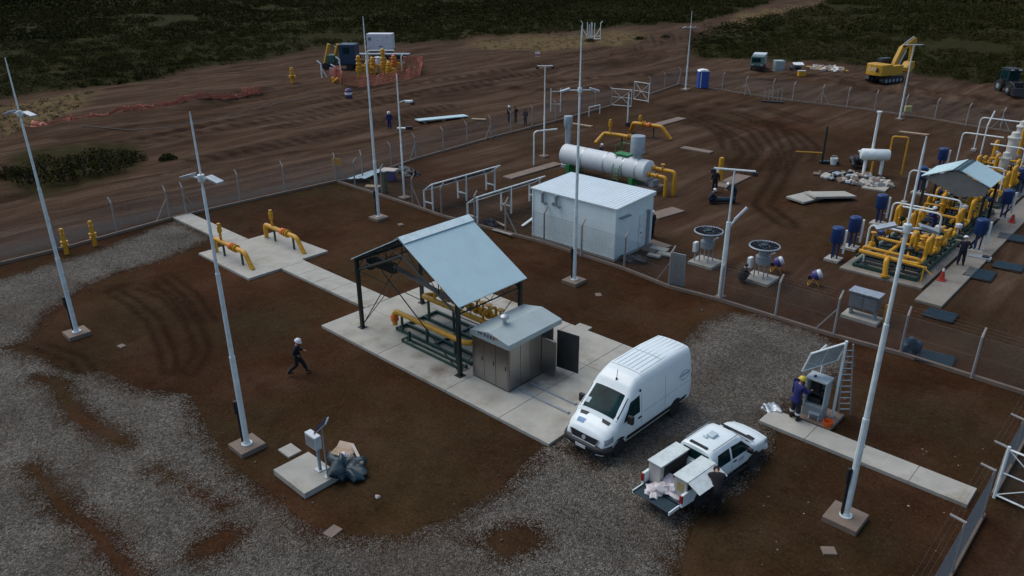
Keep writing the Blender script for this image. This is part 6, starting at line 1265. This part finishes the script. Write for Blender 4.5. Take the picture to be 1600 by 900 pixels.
    if helmet is not None:
        b = MB(); c = hd+hu*.025; b.lathe([(.132, 0), (.137, .03), (.124, .09), (.082, .13), (.02, .150)], c, hu, 18); b.tube([c+hu*.142+V((0, -.10, -.03)), c+hu*.148, c+hu*.142+V((0, .10, -.03))], .012, 6); hm = b.build('helmet', helmet, o, smooth=True)
        b = MB(); b.lathe([(.128, 0), (.165, -.004), (.165, .006), (.128, .014)], c+V((0, .012, .0)), hu+V((0, .12, 0)), 18); b.build('helmet_brim', helmet, hm, smooth=True)
    else:
        b = MB(); b.lathe([(.092, -.03), (.104, .03), (.092, .085), (.05, .118), (.01, .125)], hd+V((0, -.012, .01)), hu, 16); b.build('hair', HAIR, o, smooth=True)
    return o
def towards(px, py, qx, qy): return heading(G(px, py), G(qx, qy))
person(467, 584, 'walk', towards(467, 586, 560, 580), 'worker in black overalls and white helmet striding across the dirt below the shelter', BLKC, HELW, bands=False)
person(1239, 658, 'reach', towards(1240, 658, 1275, 650), 'worker in royal blue overalls and yellow helmet working at the open control cabinet', RBLUE, HELY, bands=True, z=.12, hi=1.06, trousers=NAVY)
person(1115, 801, 'bend', heading(G(1115, 801), bodyloc(-1.0, -.9, 0)), 'person in black leaning over the side of the pickup bed', BLKC, None, bands=False, hi=1.04)
person(936, 244, 'squat', towards(935, 243, 950, 243), 'worker in dark clothes and white helmet crouching behind the heater tank', NAVY, HELW)
person(1018, 370, 'stand', towards(1018, 370, 1000, 365), 'person in black at the door end of the white cabin', BLKC, HELW)
person(1116, 300, 'stand', towards(1116, 300, 1100, 320), 'worker in black with a white helmet standing in front of the yellow stub pipe', BLKC, HELW)
person(1110, 318, 'squat', towards(1112, 318, 1140, 318), 'worker in navy crouching at the dark pipe end, below the standing worker', NAVY, HELW)
person(1145, 316, 'bend', towards(1145, 318, 1120, 318), 'worker in navy bending behind the T lamp pole', NAVY, HELW)
x, y = G(1128, 317); o = thing('pipe_spool', 'dark green pipe piece on the dirt between the two workers by the T lamp', 'pipe', (x, y, .25), heading(G(1112, 318), G(1145, 318))); b = MB(); b.cyl((-.8, 0, 0), (.8, 0, 0), .2, n=12); b.build('pipe', TEALD, o, smooth=True, angle=35); b = MB(); flange(b, (-.8, 0, 0), (1, 0, 0), .3, .06); flange(b, (.8, 0, 0), (1, 0, 0), .3, .06); b.build('flange', TEALD, o)
person(1499, 417, 'hips', towards(1500, 417, 1490, 380), 'worker in navy overalls and white helmet standing alone on the right footpath', NAVY, HELW, z=.12, bands=False)
person(1455, 366, 'reach', towards(1455, 362, 1440, 360), 'worker in blue with a white helmet half hidden inside the near pipe skid', RBLUE, HELW, z=.1)
person(1158, 441, 'squat', towards(1158, 441, 1185, 438), 'worker in black crouching at the foot of the right disc topped generator', BLKC, None)
person(795, 191, 'stand', towards(795, 190, 806, 191), 'person with a white helmet, left of the three behind the far fence', BLKC, HELW)
person(806, 192, 'hips', towards(806, 191, 795, 190), 'broad person in black, middle of the three behind the far fence', BLKC, None, hi=1.03)
person(821, 195, 'stand', towards(820, 194, 800, 200), 'slim person in black, right of the three behind the far fence', BLKC, None, hi=.97)
person(609, 202, 'stand', towards(609, 202, 600, 230), 'worker in royal blue and white helmet on the open dirt beyond the fence', RBLUE, HELW, hi=1.04)
# ------------------------------------------------------------------ beyond the fence
def gz(p): return ground_z(p[0], p[1])
x, y = G(652, 190); x2, y2 = G(728, 180)
o = thing('sheet_stack', 'long pale metal sheet pack on the dirt beyond the outer fence', 'metal sheets', ((x+x2)/2, (y+y2)/2, gz(((x+x2)/2, (y+y2)/2))), heading((x, y), (x2, y2))); L_ = math.hypot(x2-x, y2-y)
b = MB(); b.box((0, 0, .32), (L_, 1.15, .10), M=Matrix.Rotation(.03, 3, 'Y')); b.build('sheets', ROOF, o)
for s in (-1, 0, 1): b = MB(); b.box((s*L_*.38, 0, .08), (.2, 1.0, .36)); b.build('bearer', WOOD, o)
x, y = G(748, 184); o = thing('timber_stack', 'short pale board right of the long metal sheet pack', 'planks', (x, y, gz((x, y))), .5); b = MB(); b.box((0, 0, .1), (1.6, .5, .12)); b.build('plank', WOOD, o)
x, y = G(628, 200); o = thing('floodlight_unit', 'white lamp unit lying on the dirt right of the blue worker', 'lamp unit', (x, y, gz((x, y))), .7); b = MB(); b.box((0, 0, .2), (1.0, .35, .14)); b.build('housing', WHITE, o, bevel=.03); b = MB(); b.box((.75, 0, .25), (.7, .4, .3)); b.build('motor', BLACK, o, bevel=.05)
# portable toilet
x, y = G(1097, 137); o = thing('portable_toilet', 'blue portable toilet with a white roof by the far fence corner', 'portable toilet', (x, y, gz((x, y))), A1)
b = MB(); b.box((0, 0, 1.1), (1.35, 1.3, 2.15)); b.build('cabin', PBLUE, o, bevel=.05); b = MB(); b.prism([(-.72, 2.17), (.72, 2.17), (.55, 2.34), (0, 2.42), (-.55, 2.34)], -.69, .69, M=Matrix(((1, 0, 0, 0), (0, 0, 1, 0), (0, 1, 0, 0), (0, 0, 0, 1)))); b.build('roof', WHITE, o, bevel=.03)
b = MB(); b.box((.1, -.665, 1.05), (.85, .04, 1.85)); d = b.build('door', PBLUE, o, bevel=.01); b = MB(); b.box((-.42, -.70, 1.1), (.09, .05, 2.0)); b.build('door_frame', WHITE, o)
# excavator
ex = thing('excavator', 'yellow tracked excavator parked beyond the far fence, arm folded', 'excavator', (-36.6, 115.0, gz((-36.6, 115.0))), -.33)
b = MB()
for sy in (-1, 1):
    t = MB(); t.prism([(-2.1, .12), (-1.75, 0), (1.75, 0), (2.1, .12), (2.2, .42), (2.0, .78), (1.7, .88), (-1.7, .88), (-2.0, .78), (-2.2, .42)], -.3, .3, M=Matrix.Translation((0, 0, 0)) @ Matrix(((0, 0, 1, sy*1.15), (1, 0, 0, 0), (0, 1, 0, 0), (0, 0, 0, 1)))); t.build('track', BLACK, ex, bevel=.03)
    for k in range(5): w_ = MB(); w_.cyl((sy*1.15-.32, -1.5+.75*k, .38), (sy*1.15+.32, -1.5+.75*k, .38), .24, n=14); w_.build('roller', GREYM, ex)
b.box((0, 0, .6), (1.7, 2.4, .4)); b.cyl((0, 0, .75), (0, 0, 1.0), .8, n=20); b.build('undercarriage', BLACK, ex)
b = MB(); b.prism([(-1.45, -2.1), (-1.25, -2.5), (-.4, -2.72), (.4, -2.72), (1.25, -2.5), (1.45, -2.1), (1.45, -.6), (-1.45, -.6)], 1.05, 2.55); b.build('counterweight', YELD, ex, bevel=.10)
b = MB(); b.bx((-1.42, -.6, 1.05), (-.45, 1.7, 1.9)); b.bx((.5, -.6, 1.05), (1.42, 1.6, 2.3)); b.build('house', YELD, ex, bevel=.06)
b = MB(); b.bx((-1.40, -.45, 1.9), (-.5, 1.55, 3.0)); cb = b.build('cab', BLACK, ex, bevel=.10); b = MB(); b.bx((-1.38, -.4, 3.0), (-.52, 1.45, 3.08)); b.build('cab_roof', TEALD, cb)
b = MB(); b.bx((-1.415, -.2, 2.15), (-1.405, 1.3, 2.9)); b.bx((-1.3, 1.555, 2.1), (-.6, 1.565, 2.9)); b.build('cab_window', GLASS, cb)
def arm_prism(name, pts, hw, x, m=YELD):
    b = MB(); b.prism(pts, x-hw, x+hw, M=Matrix(((0, 0, 1, 0), (1, 0, 0, 0), (0, 1, 0, 0), (0, 0, 0, 1)))); return b.build(name, m, ex, bevel=.04)
arm_prism('boom', [(.8, 1.5), (1.3, 1.4), (2.6, 3.9), (4.6, 5.05), (4.75, 5.45), (4.45, 5.6), (2.1, 4.5), (.9, 2.1)], .28, .05)
arm_prism('stick', [(4.2, 5.6), (4.9, 5.6), (5.1, 5.2), (4.7, 2.4), (4.45, 2.35), (4.2, 4.9)], .2, .05)
b = MB(); b.tube([(-.3, 1.6, 1.7), (-.3, 2.9, 4.1)], .1, 8); b.tube([(.4, 1.6, 1.7), (.4, 2.9, 4.1)], .1, 8); b.build('boom_cylinder', STEEL, ex); b = MB(); b.tube([(.05, 2.7, 4.9), (.05, 4.5, 5.75)], .09, 8); b.build('stick_cylinder', STEEL, ex)
arm_prism('bucket', [(4.1, 2.4), (5.0, 2.5), (5.1, 1.6), (4.4, 1.0), (3.7, 1.2), (3.6, 1.7)], .55, .05, YELD)
text_mesh('CAT', .62, 'lettering', mat('letter_white', (.80, .80, .78), .5), ex, Matrix.Translation((-.18, -2.732, 1.85)) @ Matrix.Rotation(PI/2, 4, 'X') @ Matrix.Rotation(0, 4, 'Z'), .008)
b = MB(); b.prism([(.42, 1.58), (.86, 1.58), (.86, 2.05), (.64, 2.12)], -2.735, -2.722, M=Matrix(((1, 0, 0, 0), (0, 0, 1, 0), (0, 1, 0, 0), (0, 0, 0, 1)))); b.build('emblem', BLACK, ex)
# backhoe loader
x, y = G(1574, 145); bl = thing('backhoe_loader', 'dark backhoe loader at the right edge in front of the scrub', 'loader', (x, y, gz((x, y))), A1+PI)
b = MB(); b.bx((-.6, -1.2, .6), (.6, 1.9, 1.5)); b.build('chassis', BLACK, bl, bevel=.05); b = MB(); b.bx((-.75, -1.1, 1.5), (.75, .6, 2.85)); c = b.build('cab', TEALD, bl, bevel=.08); b = MB(); b.bx((-.8, -1.2, 2.85), (.8, .7, 2.97)); b.build('cab_roof', BLACK, c, bevel=.03)
for sx in (-1, 1): b = MB(); b.box((sx*.5, .75, 2.85), (.4, .1, .14)); b.build('work_light', LAMPG, c); b = MB(); b.bx((sx*.765-.01, -.9, 1.7), (sx*.765+.01, .4, 2.7)); b.build('side_window', GLASS, c); wheel(bl, sx*.85, -.6, .72, .4, 0.0001*0+1) if False else None
b = MB(); b.bx((-.6, .605, 1.65), (.6, .62, 2.7)); b.build('windscreen', GLASS, c)
for sx in (-1, 1):
    for yy, r_ in ((-.7, .75), (1.4, .55)):
        b = MB(); b.lathe([(r_*.5, -.2), (r_, -.17), (r_, .17), (r_*.5, .2)], (sx*.85, yy, r_), (1, 0, 0), 20); t = b.build('wheel', RUBBER, bl, smooth=True, angle=35); b = MB(); b.lathe([(r_*.5, -.1), (r_*.45, .1), (.05, .12)], (sx*.95, yy, r_), (sx, 0, 0), 14); b.build('rim', GREYM, t)
b = MB(); b.prism([(2.3, .1), (3.0, .05), (2.6, .9), (2.2, .9)], -1.1, 1.1, M=Matrix(((0, 0, 1, 0), (1, 0, 0, 0), (0, 1, 0, 0), (0, 0, 0, 1)))); b.build('front_bucket', BLACK, bl)
for sx in (-1, 1): b = MB(); b.tube([(sx*.6, .9, 1.5), (sx*.6, 1.9, 1.2), (sx*.6, 2.4, .6)], .1, 6); b.build('loader_arm', BLACK, bl)
b = MB(); b.tube([(0, -1.2, 1.0), (0, -2.0, 2.6), (0, -2.9, 1.6), (0, -3.0, .5)], .12, 6); b.build('backhoe_arm', BLACK, bl)
# small truck, tank, rubble heap
x, y = G(1183, 108); tr = thing('small_lorry', 'small dark green lorry seen nose on beyond the far fence', 'lorry', (x, y, gz((x, y))), A1-.4)
b = MB(); b.bx((-.95, -1.0, .45), (.95, .5, 2.1)); c = b.build('cab', mat('lorry_green', (.10, .17, .15), .4), tr, bevel=.12); b = MB(); b.bx((-.82, -1.02, 1.2), (.5, -1.005, 1.85)); b.build('windscreen', GLASS, c); b = MB(); b.bx((-.9, -1.05, .4), (.9, -1.0, .75)); b.build('bumper', BLACK, tr)
b = MB(); b.bx((-.95, .6, .7), (.95, 3.4, 2.2)); b.build('load_body', LAMPG, tr, bevel=.04)
for sx in (-1, 1):
    b = MB(); b.box((sx*.65, -1.03, .85), (.25, .04, .15)); b.build('headlight', LAMPG, tr)
    for yy in (-.3, 2.6): b = MB(); b.lathe([(.2, -.12), (.4, -.1), (.4, .1), (.2, .12)], (sx*.8, yy, .4), (1, 0, 0), 16); b.build('wheel', RUBBER, tr, smooth=True, angle=35)
x, y = G(1216, 108); o = thing('water_tote', 'pale square water container beside the small green lorry', 'container', (x, y, gz((x, y))), A1); b = MB(); b.box((0, 0, .95), (1.45, 1.3, 1.35)); b.build('tank', mat('tote', (.34, .40, .40), .4), o, bevel=.08); b = MB()
for k in range(6): b.tube([(-.75+.3*k, -.68, .28), (-.75+.3*k, -.68, 1.65)], .015, 4)
for k in range(3): b.tube([(-.76, -.68, .4+.55*k), (.76, -.68, .4+.55*k)], .015, 4)
b.build('cage', STEEL, o); b = MB(); b.box((0, 0, .13), (1.5, 1.35, .25)); b.build('pallet', PALE, o)
x, y = G(1240, 110)
blob('tarp_bundle', 'black and white wrapped bundle beyond the far fence, left of the rubble', 'bundle', (x, y, gz((x, y))), (.9, .6, .5), BLACK, 51); o = MB().box((0, 0, 0), (1.5, 1.0, .1), M=Matrix.Rotation(.25, 3, 'X')).build('board', WHITE, None, loc=(x+.4, y+.5, gz((x, y))+.85), rz=A1); tag(o, 'white board lying on the wrapped bundle beyond the far fence', 'board')
x, y = G(1252, 118); o = thing('yellow_crate', 'orange yellow box in front of the wrapped bundle', 'crate', (x, y, gz((x, y))), A1); b = MB(); b.box((0, 0, .4), (1.0, .7, .7)); b.build('box', YEL, o, bevel=.03); b = MB(); b.box((0, 0, .8), (1.1, .8, .08)); b.build('lid', PALE, o)
x, y = G(1295, 108); zz = gz((x, y)); pile('piece of pale rubble in the heap left of the excavator', x, y, 3.2, 1.5, 60, .85, [PALE, PALE, CONC, WOOD, YEL, CONCD, WHITE], group='rubble heap left of the excavator', seed=9, z=zz)
# far bundle of white posts
x, y = G(924, 61); o = thing('post_rack', 'far upright bundle of white posts standing at the scrub edge', 'post rack', (x, y, gz((x, y))), A1)
rq = random.Random(6)
for k, xx in enumerate((-1.9, -.9, -.5, -.1, .1, .6, 1.8)):
    h = rq.uniform(2.5, 3.4); b = MB(); b.tube([(xx, rq.uniform(-.4, .4), 0), (xx, 0, h), (xx+(.35 if xx > 0 else -.35)*(k in (0, 6)), 0, h+.45)], .09, 6); b.build('post', WHITE, o)
b = MB(); b.tube([(-1.9, 0, 2.2), (-.9, 0, .6)], .07, 5); b.tube([(1.8, 0, 2.3), (.7, 0, .5)], .07, 5); b.tube([(-.5, 0, .6), (1.8, .1, .7)], .06, 5); b.build('brace', WHITE, o); b = MB(); b.box((.3, 0, .08), (3.2, .7, .16)); b.build('base', WHITE, o)
x, y = G(840, 92); o = thing('marker_sign', 'red and white marker sign alone in the dirt beyond the far gate', 'sign', (x, y, gz((x, y))), A1); b = MB(); b.box((0, 0, .75), (.8, .06, .75)); b.build('panel', WHITE, o); b = MB(); b.box((0, -.04, .62), (.8, .012, .25)); b.build('red_band', RED, o); b = MB(); b.tube([(0, .05, 0), (0, .05, .8)], .04, 5); b.build('post', STEEL, o)
# loose green angle lying along the far fence
x, y = G(1207, 160); o = thing('bar_rack', 'low green rack of upright bars at the far fence', 'rack', (x, y, 0), A1-.45); b = MB(); b.bx((-1.3, -.15, .02), (1.3, .15, .15)); b.build('base', BLACKG, o)
for k in range(5): b = MB(); b.tube([(-1.0+.5*k, 0, .1), (-1.0+.5*k, 0, 1.6)], .04, 5); b.build('bar', GREYM, o)
x, y = G(1412, 183); o = thing('yellow_case', 'pale yellow case on a stand at the foot of the T lamp by the excavator', 'case', (x, y, 0), A1); b = MB(); b.box((.3, 0, .9), (.7, .35, .6)); b.build('box', mat('pale_yellow', (.40, .38, .16), .6), o, bevel=.03)
for s in (-1, 1): b = MB(); b.tube([(.3+s*.25, .15, .65), (.3+s*.55, .3, 0)], .035, 5); b.build('leg', STEEL, o)
# gate side pipe bench beyond the tank
x, y = G(868, 175); o = thing('upright_rack', 'tall narrow white rack by the outer fence left of the far gate', 'frame', (x, y, 0), A1)
for s in (-.55, .55): b = MB(); b.tube([(s, 0, 0), (s, 0, 2.6)], .06, 6); b.build('post', POLE, o)
b = MB()
for z_ in (.9, 2.3): b.tube([(-.55, 0, z_), (.55, 0, z_)], .04, 5)
b.build('rung', POLE, o)
o = thing('timber_stack', 'pale board lying near the tall narrow rack', 'planks', (*G(905, 196), 0), .1); b = MB(); b.box((0, 0, .08), (3.2, .4, .12), rz=heading(G(880, 192), G(925, 199))-.1); b.build('plank', WOOD, o)
for px, py, px2, py2, lab in ((920, 160, 937, 156, 'white rail of the short barrier behind the centre mast'),):
    a, c = G(px, py+22), G(px2, py2+22); o = thing('barrier', lab, 'barrier', (*a, 0), heading(a, c)); L2 = math.hypot(c[0]-a[0], c[1]-a[1]); b = MB(); b.tube([(0, 0, 1.0), (L2, 0, 1.0)], .06, 6); b.build('rail', WHITE, o)
    for xx in (0, L2): b = MB(); b.tube([(xx, 0, 0), (xx, 0, 1.0)], .05, 6); b.build('post', WHITE, o)
# ------------------------------------------------------------------ valve station beyond the road
c0 = Vector(G(590, 122)); cz = gz(c0)
def at2(px, py): x, y = G(px, py); return x, y, gz((x, y))
x, y, z = at2(597, 85); o = thing('site_trailer', 'white box trailer behind the far yellow valves', 'trailer', (x, y, z), A1-.06)
b = MB(); b.bx((-2.3, -1.2, .95), (2.15, 1.2, 3.55)); b.build('box', mat('trailer_white', (.62, .63, .66), .5, dirt=((.5, .48, .45), .8, .6)), o, bevel=.04); b = MB(); b.bx((-2.3, -1.1, .6), (2.15, 1.1, .94)); b.build('chassis', BLACK, o)
for xx in (-1.4, 1.4):
    for yy in (-1, 1): b = MB(); b.lathe([(.2, -.12), (.45, -.1), (.45, .1), (.2, .12)], (xx, yy*1.05, .45), (0, 1, 0), 14); b.build('wheel', RUBBER, o)
b = MB(); b.bx((-2.0, -1.215, 2.45), (-1.5, -1.205, 3.0)); b.build('emblem', mat('emblem_green', (.10, .20, .18), .5), o); b = MB(); b.bx((-.2, -1.215, 1.35), (.4, -1.205, 1.6)); b.build('small_sign', mat('sign_violet', (.22, .22, .40), .5), o); b = MB(); b.bx((1.15, -1.215, 2.95), (1.4, -1.205, 3.15)); b.build('vent', GREYM, o)
x, y, z = at2(603, 93); o = thing('flat_platform', 'dark flatbed platform under the far white trailer', 'flatbed', (x, y-1, z), A1-.06); b = MB(); b.bx((-4.6, -1.0, .95), (4.9, .6, 1.12)); b.build('deck', GREYM, o)
for xx in (-3.6, -1.2, 1.2, 3.6): b = MB(); b.bx((xx-.12, -.8, 0), (xx+.12, .4, .95)); b.build('leg', BLACK, o)
b = MB(); b.bx((2.8, -1.05, .3), (4.6, -.2, .9)); b.build('engine_box', BLACK, o, bevel=.05)
# blue lorry with yellow crane arms
x, y, z = at2(538, 106); o = thing('crane_lorry', 'dark blue lorry with raised yellow crane arms beyond the road', 'crane lorry', (x, y, z), A1-.15)
b = MB(); b.bx((-.3, -1.2, .9), (2.3, 1.2, 3.9)); b.build('cab', mat('lorry_blue', (.006, .028, .07), .45), o, bevel=.15); b = MB(); b.bx((-3.2, -1.1, .7), (2.3, 1.1, 1.0)); b.build('chassis', BLACK, o)
b = MB(); b.bx((-.32, -1.0, 2.4), (-.305, 1.0, 3.5)); b.bx((.4, -1.215, 2.5), (1.5, -1.205, 3.4)); b.build('window', GLASS, o)
for xx in (-2.6, 1.3):
    for yy in (-1, 1): b = MB(); b.lathe([(.25, -.15), (.55, -.13), (.55, .13), (.25, .15)], (xx, yy*1.0, .55), (0, 1, 0), 16); b.build('wheel', RUBBER, o)
b = MB(); b.tube([(-3.1, 0, .9), (-2.2, 0, 3.8)], .28, 6); b.build('crane_arm', YELD, o); b = MB(); b.tube([(-1.6, -.2, 1.0), (-.6, -.2, 3.8)], .30, 6); b.build('crane_arm', YELD, o); b = MB(); b.bx((-2.5, -.7, 1.0), (-1.2, .7, 2.2)); b.build('crane_base', mat('crane_green', (.03, .10, .09), .5), o, bevel=.1); b = MB(); b.tube([(-1.3, 0, 3.4), (.9, 0, 3.95)], .06, 5); b.build('stay', LAMPG, o)
# yellow pipe clusters
for k, (px, py, h, lab) in enumerate([(562, 120, 3.3, 'far yellow valve stack behind the bare mast'), (583, 115, 2.4, 'far low yellow valve stack in the middle of the station'), (600, 116, 4.1, 'tallest far yellow valve stack before the trailer'), (616, 112, 2.6, 'far yellow and orange valve stack right of the tallest'), (575, 117, 2.0, 'shortest far yellow valve stack right of the bare mast'), (608, 118, 2.2, 'front far yellow valve stack before the orange netting')]):
    x, y, z = at2(px, py); o = thing('valve_stack', lab, 'valve stack', (x, y, z), A1, 'far yellow valve stacks'); r_ = random.Random(k)
    b = MB(); b.tube([(0, 0, 0), (0, 0, h*.9)], .27, 10); b.build('riser', YEL, o, smooth=True)
    b = MB(); flange(b, (0, 0, h*.3), (0, 0, 1), .48, .16); flange(b, (0, 0, h*.45), (0, 0, 1), .45, .16); b.lathe([(.25, -.25), (.42, 0), (.25, .25)], (0, 0, h*.6), n=12); flange(b, (0, 0, h*.78), (0, 0, 1), .42, .14); b.lathe([(.2, 0), (.3, .1), (.05, .3)], (0, 0, h*.88), n=10); b.build('valve', YEL if k != 3 else ORNG, o, smooth=True)
    b = MB(); b.tube(fillet([(0, 0, h*.5), (.95, 0, h*.5), (.95, 0, 0)], .3), .17, 8); b.tube([(-.5, 0, h*.35), (.5, 0, h*.35)], .15, 8); b.build('branch_pipe', YEL, o, smooth=True)
x, y, z = at2(592, 114); o = thing('grey_regulator', 'grey white column between the far yellow valve stacks', 'regulator', (x, y, z)); b = MB(); b.lathe([(.35, 0), (.4, .2), (.4, 1.9), (.25, 2.1)], n=14); b.build('column', LAMPG, o, smooth=True); b = MB(); b.box((0, 0, 2.2), (.9, .7, .15)); b.build('cap', WHITE, o)
x, y, z = at2(634, 112); o = thing('orange_barrier_post', 'orange post panel at the right end of the far netting', 'post', (x, y, z), A1); b = MB(); b.box((0, 0, 1.3), (.65, .3, 2.5)); b.build('panel', mat('dusty_orange', (.38, .14, .06), .6), o, bevel=.05); b = MB(); b.box((-.3, -.16, 1.7), (.5, .04, .35)); b.build('plate', PALE, o)
for px, py, h, dr, lab in [(503, 119, 2.5, -1, 'far white bent post with a prop, leftmost at the valve station'), (532, 113, 2.6, -1, 'far white bent post beside the dark blue lorry'), (524, 120, 1.7, -1, 'short far white bent post behind the small white board'), (628, 110, 2.6, 1, 'far white bent post right of the valve stacks')]:
    x, y, z = at2(px, py); o = thing('bent_post', lab, 'post', (x, y, z), A1, 'far white bent posts'); b = MB(); b.tube([(0, 0, 0), (0, 0, h*.82), (.55*dr, 0, h)], .11, 6); b.build('post', WHITE, o)
    if px == 503: b = MB(); b.tube([(0, 0, h*.6), (.8, 0, 0)], .08, 5); b.build('prop', WHITE, o)
x, y, z = at2(521, 119); o = thing('notice_board', 'small white board at the left end of the far netting', 'board', (x, y, z), A1); b = MB(); b.box((0, -.3, .9), (.85, .06, .9)); b.build('panel', WHITE, o); b = MB(); b.tube([(0, -.24, 0), (0, -.24, .9)], .05, 5); b.build('post', WHITE, o)
g1 = goose(G(576, 106), 2.6, 4.2, A1, 'far white hoop over the yellow valve stacks', .11, base=False)
x, y, z = at2(458, 130); pipe_thing('vent_post', 'lone yellow vent post left of the far valve station', [(x, y, z), (x, y, z+1.5)], .28, valves=[((x, y, z+.9), (0, 0, 1))], stems=[((x, y, z+1.2), .9)])
x, y, z = at2(521, 130); pipe_thing('vent_post', 'low yellow stub at the left end of the orange netting', [(x, y, z), (x+.9, y+.3, z+.6)], .25, stems=[((x, y, z), .7)])
x, y, z = at2(545, 151); o = thing('purple_drum', 'purple drum with a white band on the road edge below the far netting', 'drum', (x, y, z)); b = MB(); b.lathe([(.4, 0), (.46, .1), (.46, 1.0), (.3, 1.2), (.1, 1.25)], n=16); b.build('body', mat('dark_violet', (.075, .045, .12), .5), o, smooth=True, angle=35); b = MB(); b.lathe([(.47, .5), (.47, .8)], n=16); b.build('band', WHITE, o, smooth=True)
# orange netting
NET = mat('orange_net', (.42, .12, .07), .7, var=.25, scale=2)
def netting(line, h, label, sag=.12, base=0.0):
    pts = [G(*p) for p in line]; P = []
    for a, c in zip(pts, pts[1:]):
        n = max(2, int(math.hypot(c[0]-a[0], c[1]-a[1])/.35))
        for i in range(n): P.append((a[0]+(c[0]-a[0])*i/n, a[1]+(c[1]-a[1])*i/n))
    P.append(pts[-1]); r = random.Random(len(P)); x0, y0 = P[0]; z0 = gz(P[0]); o = thing('orange_netting', label, 'safety netting', (x0, y0, z0), 0, 'orange safety netting'); m = MB(); rows = 7; V3 = []
    for i, (x, y) in enumerate(P):
        zg = gz((x, y))-z0+base; hh = h*(1-sag*abs(math.sin(i*.42))*r.uniform(.5, 1.4)); ln = r.uniform(-.06, .06)
        V3.append([Vector((x-x0+ln*k, y-y0+ln*k, zg+hh*k/(rows-1))) for k in range(rows)])
    for i in range(len(P)):
        for k in range(rows-1): m.tube([V3[i][k], V3[i][k+1]], .035, 3, caps=False)
    for k in range(rows):
        m.tube([V3[i][k] for i in range(len(P))], .045, 3)
    m.build('net', NET, o)
    for i in range(0, len(P), 9): b = MB(); b.tube([V3[i][0]-Vector((0, 0, .2)), V3[i][0]+Vector((0, 0, h+.1))], .03, 4); b.build('stake', WOOD, o)
netting([(517, 127), (527, 118), (533, 134), (560, 133), (600, 126), (640, 120), (656, 113), (657, 103), (640, 100)], 1.5, 'orange netting round the far valve station')
netting([(58, 203), (110, 197), (160, 187), (200, 183), (250, 172), (300, 164), (350, 158), (410, 147)], .75, 'long orange netting sagging along the trench at the left', .5)
netting([(380, 152), (410, 147)], 1.1, 'short upright end of the orange netting left of the yellow vent post', .2)
blob('orange_roll', 'crumpled roll of orange netting at the left end of the trench', 'netting roll', (*G(63, 203), gz(G(63, 203))), (.7, .6, .5), NET, 61)
# thin pipe in the trench
pts = [at2(*p) for p in [(130, 203), (200, 200), (260, 196), (300, 188), (350, 176), (385, 166)]]
o = thing('trench_pipe', 'thin pale pipe snaking along the trench at the left', 'pipe', pts[0]); b = MB(); b.tube([Vector(p)-Vector(pts[0])+Vector((0, 0, .15)) for p in pts], .055, 5); b.build('pipe', mat('dusty_pipe', (.20, .16, .125), .8), o)
pts = [at2(*p) for p in [(400, 163), (450, 157), (500, 147)]]
o = thing('trench_pipe', 'thin pale pipe in the dirt below the lone yellow vent post', 'pipe', pts[0]); b = MB(); b.tube([Vector(p)-Vector(pts[0])+Vector((0, 0, .15)) for p in pts], .05, 5); b.build('pipe', mat('dusty_pipe', (.20, .16, .125), .8), o)
# scattered stones
rs_ = random.Random(77)
for k in range(28):
    px, py = rs_.uniform(1180, 1560), rs_.uniform(690, 890)
    if px > 1480 and py > 760: continue
    x, y = G(px, py); s = rs_.uniform(.012, .03)
    if -10.4 < x < -2.8 and 24.9 < y < 26.4: continue
    o = blob('pebble', 'small pale stone scattered in the dirt around the nearest mast', 'stone', (x, y, -.02), (s*1.3, s, s), CONCD if k % 3 else PALE, k, .15, 'pale stones around the nearest mast')
